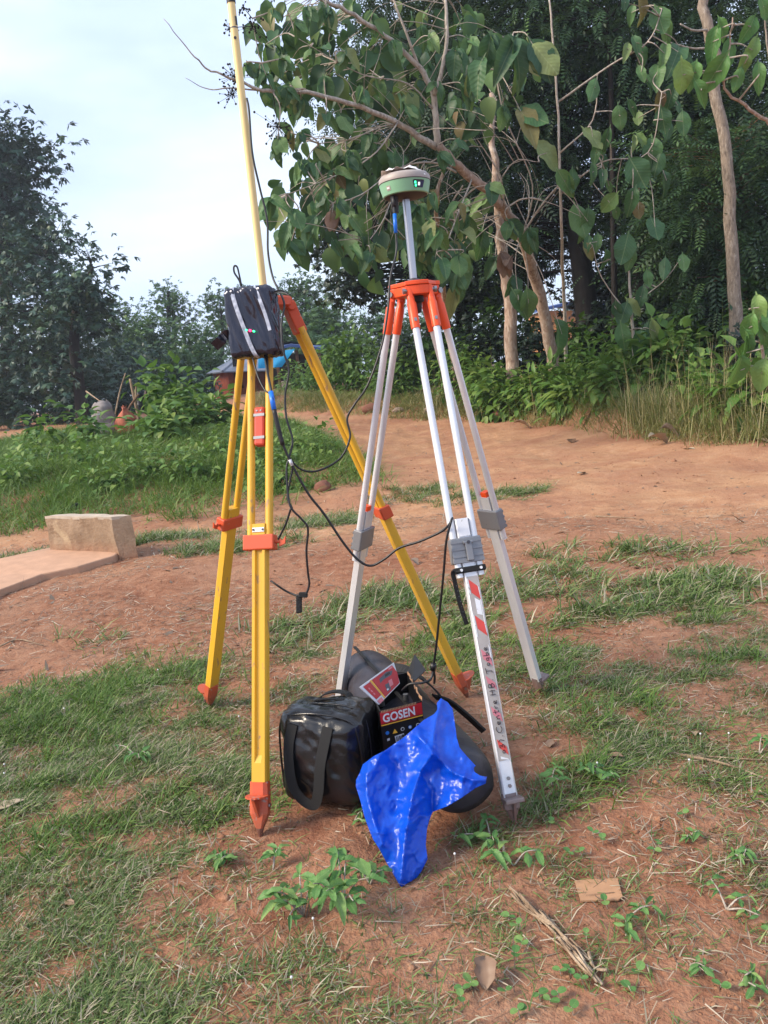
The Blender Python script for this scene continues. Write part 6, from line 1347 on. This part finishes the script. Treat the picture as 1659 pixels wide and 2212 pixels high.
    for (x, y, Y, r, n) in berries:
        c = P(x, y, Y); bm = bmesh.new(); bmesh.ops.create_icosphere(bm, subdivisions=1, radius=1); BV = np.array([v.co[:] for v in bm.verts]); BF = np.array([[v.index for v in f.verts] for f in bm.faces]); bm.free()
        pos = c + RNG.normal(size=(n, 3)) * px(r, Y) * np.array([.55, .4, .5]); V, F = scatter(BV, BF, pos, np.tile(np.eye(3)[None], (n, 1, 1)), RNG.uniform(.009, .016, n)); k = MB(); V = list(V); F = [list(f) for f in F]
        k.add(V, F); sk = np.array(skel); a = sk[int(np.argmin(np.linalg.norm(sk - c, axis=1)))]; k.tube([a, c], [.006, .003], 4)
        for q in pos: k.tube([c, q], .0022, 3, cap=False)
        k.build('seed_cluster', M['bark_dark'], t)
    return t
TY = 15.4
T_ = 11.0
cl = [(x, y, Y, n, s_) for x, y, Y, n, s_ in [(590, 20, 10, 3, 42), (640, 45, 10, 3, 48), (700, 15, 10.4, 3, 50), (565, 95, 10, 2, 34), (612, 130, 10, 3, 50), (668, 105, 10.2, 3, 52), (560, 150, 10, 3, 42), (600, 190, 10, 3, 40), (650, 215, 10.2, 3, 48), (700, 170, 10.4, 3, 58), (745, 110, 10.6, 3, 56), (780, 190, 10.6, 2, 60), (735, 250, 10.4, 3, 56), (628, 285, 10.2, 2, 40), (600, 300, 10, 3, 48), (690, 320, 10.4, 3, 58), (725, 370, 10.4, 3, 56), (650, 350, 10.2, 2, 50), (585, 430, 9.6, 3, 58), (632, 455, 9.6, 3, 60), (680, 470, 10, 3, 56), (630, 520, 9.8, 2, 58), (700, 420, 10, 2, 54), (755, 330, 10.5, 3, 52), (815, 170, 11, 3, 60), (850, 90, 11, 3, 56), (880, 230, 11, 3, 62), (910, 60, 11, 2, 50), (800, 30, 11, 3, 52), (940, 180, 11.2, 2, 56), (985, 110, 11.2, 3, 60), (1000, 190, 11, 2, 56), (1060, 80, 10.5, 3, 84), (1110, 90, 10.4, 3, 92), (1150, 95, 10.4, 3, 96), (1040, 130, 10.5, 2, 70), (1125, 240, 10.6, 2, 84), (1085, 235, 10.6, 2, 60), (990, 300, 11, 2, 50), (800, 290, 10.8, 3, 54), (850, 330, 11, 2, 54), (780, 510, 10, 2, 56), (800, 545, 10, 3, 54), (760, 470, 10, 2, 52), (720, 520, 10, 2, 50), (935, 420, 10.6, 3, 58), (930, 480, 10.4, 2, 70), (955, 560, 10.4, 2, 66), (985, 590, 10.6, 2, 56), (990, 440, 10.8, 2, 58), (1000, 500, 11, 3, 56), (1060, 400, 11, 2, 50), (1100, 480, 12, 3, 56), (1145, 500, 12.2, 3, 60), (880, 520, 10.6, 2, 56), (870, 450, 10.6, 2, 54)]]
_rg = random.Random(77)
cl += [(x + _rg.uniform(-38, 38), y + _rg.uniform(-34, 34), Y + _rg.uniform(-.2, .8), 3, s_) for x, y, Y, n, s_ in cl if x < 1010 and y < 600]
cl = [(a, b, c, n, s_ * (.74 if a < 1020 else .85)) for a, b, c, n, s_ in cl]
cl += [(x, y, Y, 1, s_, 'teak_leaf') for x, y, Y, s_ in [(1220, 392, 12, 60), (1238, 388, 12, 58), (1182, 330, 12, 60), (1255, 470, 12.3, 60), (1270, 478, 12.3, 60), (1214, 722, 12.6, 66), (1120, 648, 12.4, 60), (1142, 655, 12.4, 62)]]
cl += [(x, y, Y, 2, s_, 'brown_leaf') for x, y, Y, s_ in [(1085, 548, 12.4, 46), (1098, 560, 12.4, 38), (718, 458, 10, 50)]]
teak('teak_tree', 'leaning teak tree with large green leaves and pale branches reaching left over the receiver',
     [(1210, 850, TY, .13), (1190, 740, 15.2, .118), (1160, 610, 14.6, .104), (1118, 500, 13.6, .088), (1078, 438, 12.4, .072), (1000, 370, 11.8, .066), (942, 318, 11.4, .056)],
     [[(945, 320, 11.4, .05), (942, 260, 11.3, .044), (935, 200, 11.3, .04), (905, 145, 11.2, .036), (830, 75, 11, .028), (750, 25, 10.8, .025), (680, -10, 10.5, .02)],
      [(942, 318, 11.4, .05), (850, 262, 11, .036), (770, 228, 10.6, .03), (660, 200, 10.2, .024), (580, 198, 10, .022), (510, 172, 9.8, .014), (445, 145, 9.7, .010), (405, 105, 9.6, .007), (355, 40, 9.5, .004)],
      [(938, 205, 11.2, .03), (955, 150, 11.2, .028), (965, 80, 11.2, .024), (962, -10, 11.2, .02)], [(905, 145, 11.2, .022), (885, 90, 11.1, .018), (850, 0, 11, .012)],
      [(565, 196, 10, .010), (500, 190, 9.8, .008), (450, 193, 9.8, .006), (400, 168, 9.7, .003)], [(985, 372, 11.7, .016), (930, 350, 11.2, .014), (860, 365, 10.8, .010), (780, 420, 10.3, .007), (720, 440, 10.1, .005)],
      [(1090, 450, 12.4, .018), (1130, 430, 12, .012), (1170, 430, 11.8, .007)], [(1090, 450, 12.4, .016), (1080, 380, 12, .012), (1050, 330, 11.8, .008), (1030, 300, 11.6, .005)], [(1060, 425, 12.2, .012), (1110, 350, 12, .008), (1165, 350, 11.8, .004)],
      [(1125, 510, 12.8, .018), (1180, 430, 12.4, .014), (1240, 370, 12.2, .010)], [(1130, 505, 12.8, .014), (1150, 400, 12.3, .010), (1090, 250, 11.8, .012), (1075, 150, 11, .012), (1110, 70, 10.6, .008)], [(900, 290, 11.2, .014), (840, 270, 11, .010), (760, 300, 10.6, .007), (690, 310, 10.3, .005)], [(940, 240, 11.3, .012), (880, 180, 11.1, .009), (780, 160, 10.8, .006), (640, 80, 10.2, .004)], [(860, 265, 11, .012), (800, 340, 10.7, .009), (700, 390, 10.2, .006), (620, 420, 9.8, .004)], [(1020, 385, 11.9, .012), (990, 460, 11, .010), (960, 540, 10.6, .006)], [(870, 365, 10.9, .008), (830, 470, 10.4, .007), (790, 530, 10.1, .005)],
      [(590, 200, 10, .006), (560, 120, 9.9, .004), (545, 40, 9.9, .003)]],
     cl, 401, twigs=80, mass=[(640, 60, 110, 60, 11.4, .8, 60), (640, 200, 90, 80, 11.4, .8, 44), (760, 130, 100, 90, 11.8, .8, 60), (720, 300, 110, 80, 11.6, .8, 66), (860, 180, 80, 110, 12.6, .8, 44), (820, 420, 100, 80, 11.6, .8, 56), (960, 120, 90, 90, 12.6, .8, 44), (650, 450, 80, 70, 10.8, .6, 44), (780, 530, 70, 60, 11, .6, 36), (950, 510, 60, 80, 12.8, .7, 40), (1050, 480, 60, 60, 15, .8, 24), (1030, 230, 70, 60, 13.4, .8, 26), (1110, 180, 60, 70, 12, .7, 24)], berries=[(505, 165, 9.8, 26, 46), (500, 205, 9.8, 22, 36), (545, 60, 9.9, 24, 34), (600, 275, 10, 30, 50), (525, 15, 9.9, 14, 16), (495, 60, 9.9, 14, 18)])
teak('teak_tree', 'straight reddish teak trunk standing left of the leaning teak tree', [(1112, 860, 15.8, .14), (1105, 720, 15.8, .13), (1096, 600, 15.6, .115), (1082, 520, 15.4, .10), (1070, 380, 15, .07), (1060, 200, 15, .04)], [], [(1070, 560, 13.6, 2, 52), (1110, 600, 13.6, 2, 50), (1040, 500, 13.6, 3, 50), (1060, 420, 13.8, 3, 48)], 402)
teak('teak_tree', 'slender teak sapling with thin bare stem just right of the silver tripod', [(990, 880, 17.6, .062), (983, 800, 17.4, .058), (965, 680, 16, .052), (955, 560, 14, .044), (942, 440, 12, .030), (960, 360, 11.8, .02)], [[(948, 500, 12, .018), (975, 440, 11.8, .014), (1000, 400, 11.6, .01)]], [(960, 520, 11.6, 2, 66), (940, 560, 11.4, 2, 60), (995, 560, 11.6, 3, 56), (985, 620, 11.6, 2, 54), (1010, 470, 11.6, 2, 54)], 403)
teak('tall_tree', 'tall pale mottled trunk at the right side of the thicket', [(1598, 830, 13, .12), (1590, 740, 13, .112), (1584, 560, 13, .10), (1566, 330, 13, .088), (1545, 160, 13, .085), (1520, -20, 13, .075), (1505, -160, 13, .06)], [[(1538, 62, 13, .02), (1500, 66, 12.8, .015), (1470, 52, 12.6, .01)], [(1545, 105, 13, .018), (1490, 103, 12.8, .012), (1440, 90, 12.6, .008)]], [], 404, barkm='bark_mid')
teak('thin_tree', 'thin brown stem left of the pale mottled trunk', [(1532, 820, 17.6, .065), (1534, 690, 17.6, .062), (1536, 560, 17.6, .058), (1545, 300, 17.6, .045)], [], [], 405, barkm='bark_brown')
teak('thin_tree', 'thin brown stem right of the pale mottled trunk', [(1640, 800, 17.6, .075), (1630, 690, 17.6, .072), (1618, 590, 17.6, .065), (1600, 320, 17.6, .05)], [], [], 406, barkm='bark_brown')
sap = [(1350, 5, 46), (1385, 15, 62), (1425, 40, 70), (1355, 105, 50), (1375, 92, 46), (1435, 115, 60), (1465, 112, 64), (1420, 155, 52), (1385, 155, 50), (1285, 188, 56), (1365, 232, 46), (1427, 215, 60), (1450, 205, 52), (1340, 250, 50), (1432, 258, 50), (1475, 262, 56), (1280, 295, 60), (1310, 300, 52), (1287, 330, 56), (1370, 305, 40), (1385, 302, 40), (1280, 372, 48), (1302, 380, 40), (1377, 370, 84), (1410, 325, 60), (1420, 350, 58), (1317, 437, 50), (1415, 490, 56), (1365, 430, 60), (1440, 390, 50)]
teak('teak_sapling', 'slender sapling with round hanging leaves in the middle of the dark thicket', [(1225, 850, 15.2, .04), (1218, 640, 14, .030), (1212, 480, 12.4, .022), (1205, 250, 12.2, .018), (1192, 60, 12, .014), (1180, -60, 12, .010)], [[(1210, 330, 12.2, .014), (1280, 260, 12, .01), (1290, 160, 12, .008)], [(1206, 220, 12.2, .016), (1320, 140, 12, .012), (1400, 90, 11.8, .01), (1430, 20, 11.8, .007)], [(1211, 420, 12.3, .014), (1300, 350, 12, .01), (1400, 330, 11.8, .008), (1430, 200, 11.7, .006)]], [(x, y, 11.8, 1, s_ * .85) for x, y, s_ in sap] + [(x + 14, y + 22, 12.2, 1, s_ * .7) for x, y, s_ in sap[::2]], 407, barkm='bark_pale')
mid = [(1347, 676, 50), (1332, 668, 44), (1368, 660, 52), (1345, 724, 52), (1381, 738, 60), (1416, 716, 52), (1395, 712, 34), (1270, 525, 44), (1290, 522, 44), (1272, 540, 46), (1350, 535, 58), (1365, 560, 62), (1477, 565, 46), (1435, 575, 50), (1310, 560, 40), (1400, 600, 46), (1385, 640, 40)]
teak('teak_sapling', 'short sapling with big round leaves low in front of the dark undergrowth', [(1375, 860, 12.4, .03), (1370, 760, 12.3, .026), (1362, 640, 12.2, .02), (1355, 520, 12.1, .012)], [[(1365, 690, 12.2, .01), (1300, 600, 12.1, .008), (1280, 530, 12, .005)], [(1364, 660, 12.2, .01), (1430, 610, 12.1, .008), (1470, 560, 12, .005)]], [(x, y, 12, 1, s_) for x, y, s_ in mid], 408, barkm='bark_pale')
topr = [(1540, 90, 66), (1578, 108, 70), (1622, 58, 60), (1625, 108, 62), (1608, 138, 56), (1547, 155, 64), (1595, 168, 58), (1500, 156, 50), (1475, 162, 50), (1560, 60, 40), (1650, 14, 50), (1515, 195, 60), (1640, 160, 50)]
teak('teak_sapling', 'bright leaved teak sapling at the top right in front of the pale trunk', [(1760, 880, 8.6, .04), (1740, 500, 8.5, .032), (1680, 300, 8.4, .022), (1620, 235, 8.3, .016), (1565, 190, 8.2, .012), (1575, 110, 8.1, .008), (1582, 40, 8.1, .006)], [[(1690, 310, 8.4, .012), (1660, 120, 8.3, .01), (1650, 20, 8.2, .006)]], [(x, y, 8.1, 1, s_, 'fresh_leaf') for x, y, s_ in topr], 409)
lowr = [(1640, 664, 70), (1618, 708, 70), (1652, 722, 60), (1618, 738, 72), (1612, 762, 74), (1645, 806, 80), (1600, 800, 60), (1665, 690, 60), (1665, 770, 70)]
teak('teak_sapling', 'young big leaved teak plant at the right edge beside the tall dry grass', [(1680, 960, 7.6, .02), (1664, 860, 7.6, .018), (1652, 793, 7.6, .016), (1641, 705, 7.6, .012), (1650, 650, 7.6, .007)], [], [(x, y, 7.55, 1, s_, 'fresh_leaf') for x, y, s_ in lowr], 410, cat='plant')

# ------------------------------------------------------------------ small plants in the foreground
def weed(pt_, spread_, hgt, n, L_, label, seed, mk='weed_leaf', name='weed_plant', group=None):
    rg = random.Random(seed); b = ground_pt(*pt_); t = thing(name, b, label, 'plant', group); st_ = MB(); ns = max(2, n // 5)
    for i in range(ns):
        a = rg.uniform(0, 6.28); tip = b + np.array([math.cos(a) * spread_ * rg.uniform(.3, 1), math.sin(a) * spread_ * rg.uniform(.3, 1), hgt * rg.uniform(.5, 1)]); m = (b + tip) / 2 + Z3 * hgt * .25; w = smooth_path([b, m, tip], 5); st_.tube(w, list(np.linspace(.0026, .0012, len(w))), 5)
        for q in range(n // ns):
            p = w[int(len(w) * (.35 + .64 * (q + .5) / (n // ns)))]; an = a + 2.2 * q + rg.uniform(-.4, .4); d = np.array([math.cos(an), math.sin(an), rg.uniform(-.15, .4)]); put_leaf(t, p + unit(d) * L_ * .12, d, L_ * rg.uniform(.6, 1.2), rg, mk, nrm_=[rg.uniform(-.3, .3), rg.uniform(-.5, .1), 1])
    st_.build('stem', M['herb_leaf'] if False else M['twig'], t, smooth=True)
weed((745, 1975), .12, .13, 42, .050, 'bright green serrated weed in front of the blue bag', 501)
weed((655, 1980), .10, .09, 30, .038, 'leafy weed left of the bright serrated weed in the foreground', 502)
weed((590, 1880), .05, .06, 12, .034, 'small light green weed to the right of the orange tripod foot', 503)
weed((800, 1910), .06, .05, 14, .030, 'dark small leaved weed tucked against the lower end of the blue bag', 504, 'weed_leaf')
weed((765, 1775), .05, .025, 10, .026, 'small rounded weed under the black handbag', 505)
weed((1060, 1815), .10, .05, 18, .034, 'low green weed in front of the duffel bag end', 506, 'weed_leaf')
weed((1110, 1870), .08, .06, 12, .05, 'broad bladed green weed beside the pile of dry stalks', 507)
weed((500, 1860), .06, .05, 14, .032, 'green weed left of the orange tripod foot', 508)
weed((1488, 1812), .04, .03, 12, .022, 'small dark green clump on the bare soil at the right', 509, 'weed_leaf')
weed((1355, 1985), .07, .035, 14, .034, 'low green weed below the cardboard piece', 510)
weed((1605, 1865), .05, .03, 12, .028, 'star shaped grass weed at the right edge of the bare soil', 511)
weed((1570, 1965), .08, .035, 18, .03, 'spreading dark weed on the bare soil at the right', 512, 'weed_leaf')
weed((1600, 2130), .06, .03, 14, .026, 'low grey green weed near the lower right corner', 513, 'weed_leaf')
weed((1310, 1690), .08, .06, 18, .034, 'dark leafy weed in the grass right of the silver tripod foot', 514, 'weed_leaf')
weed((1190, 1700), .06, .06, 14, .032, 'green weed immediately beside the silver tripod foot', 515)
weed((1490, 2085), .05, .025, 10, .026, 'low weed with narrow leaves in the lower right bare soil', 516, 'weed_leaf')
weed((300, 1640), .10, .07, 20, .03, 'broad leaved weed in the dense grass left of the tripod', 517, 'weed_leaf')
weed((1640, 1630), .06, .07, 12, .034, 'light green weed in the grass at the right edge', 518)
seeds = [(1188, 1784), (1284, 1810), (1303, 1824), (1233, 1852), (1259, 1855), (1425, 1831), (1411, 1846), (1477, 1768), (1312, 1963), (1099, 1988), (1118, 2012), (1268, 2035), (1125, 2049), (1118, 2077), (1233, 2106), (1212, 2108), (1261, 2129), (1092, 2152), (1167, 2164), (1188, 2167), (1209, 2160), (1238, 2192), (1123, 2200), (1383, 2103), (1362, 2141), (1655, 2023), (1557, 2134), (995, 2147), (1013, 2134), (1002, 2171)]
SD1 = bpy.data.meshes.new('cotyledon'); ang = np.linspace(0, 2 * math.pi, 11)[:-1]
SD1.from_pydata([(0, .5, -.03)] + [(.46 * math.cos(a), .5 + .5 * math.sin(a), .05 * math.cos(2 * a)) for a in ang], [], [(0, 1 + i, 1 + (i + 1) % 10) for i in range(10)]); SD1.materials.append(M['fresh_leaf'])
for i, (x, y) in enumerate(seeds):
    rg = random.Random(600 + i); b = ground_pt(x, y); t = thing('seedling', b, 'tiny bright green two leaved seedling on the bare red soil', 'seedling', 'seedlings sprouting from the bare soil'); tip = b + np.array([rg.uniform(-.005, .005), rg.uniform(-.005, .005), rg.uniform(.012, .022)])
    k = MB(); k.tube([b, tip], .0009, 5); k.build('stem', M['twig'], t); a = rg.uniform(0, 6.28)
    for q in range(2 if rg.random() < .7 else 3):
        o = bpy.data.objects.new('leaf', SD1); COL.objects.link(o); o.parent = t; an = a + q * (3.14 if q < 2 else 1.6); s_ = rg.uniform(.014, .021); o.location = tuple(tip - b); o.rotation_euler = (rg.uniform(-.1, .45), rg.uniform(-.2, .2), an); o.scale = (s_, s_, s_)
def white_flowers():
    pts = [(143, 1556), (520, 1575), (345, 1470), (1292, 1682), (1514, 1618), (1575, 1617), (1490, 1676), (682, 2027), (986, 1884), (15, 1680), (636, 2158), (15, 1700)]
    for i, (x, y) in enumerate(pts):
        b = ground_pt(x, y); t = thing('wildflower', b, 'tiny white flower head on a thin stem in the grass', 'flower', 'white wildflowers in the grass'); k = MB(); k.tube([b, b + Z3 * .05], .0008, 4); k.build('stem', M['twig'], t)
        k = MB(); k.lathe(b + Z3 * .05, [(.0005, -.003), (.0026, -.001), (.003, .001), (.002, .003), (.0004, .004)], seg=8); k.build('head', M['white_plastic'], t, smooth=True)
white_flowers()

# ------------------------------------------------------------------ evening haze
hz = NM('air'); hz.t.nodes.remove(hz.p); pv = hz.n('ShaderNodeVolumePrincipled')
pv.inputs['Color'].default_value = (0.80, 0.88, 1.0, 1); pv.inputs['Density'].default_value = 0.0013; pv.inputs['Anisotropy'].default_value = 0.3
hz.l(pv.outputs[0], hz.out.inputs['Volume'])
k = MB(); k.box((0, 25, 10.0), (1, 0, 0), (0, 1, 0), (0, 0, 1), 320, 650, 12.0)
tag(k.build('haze', hz.m), 'thin bluish evening haze over the clearing', 'haze', kind='stuff')
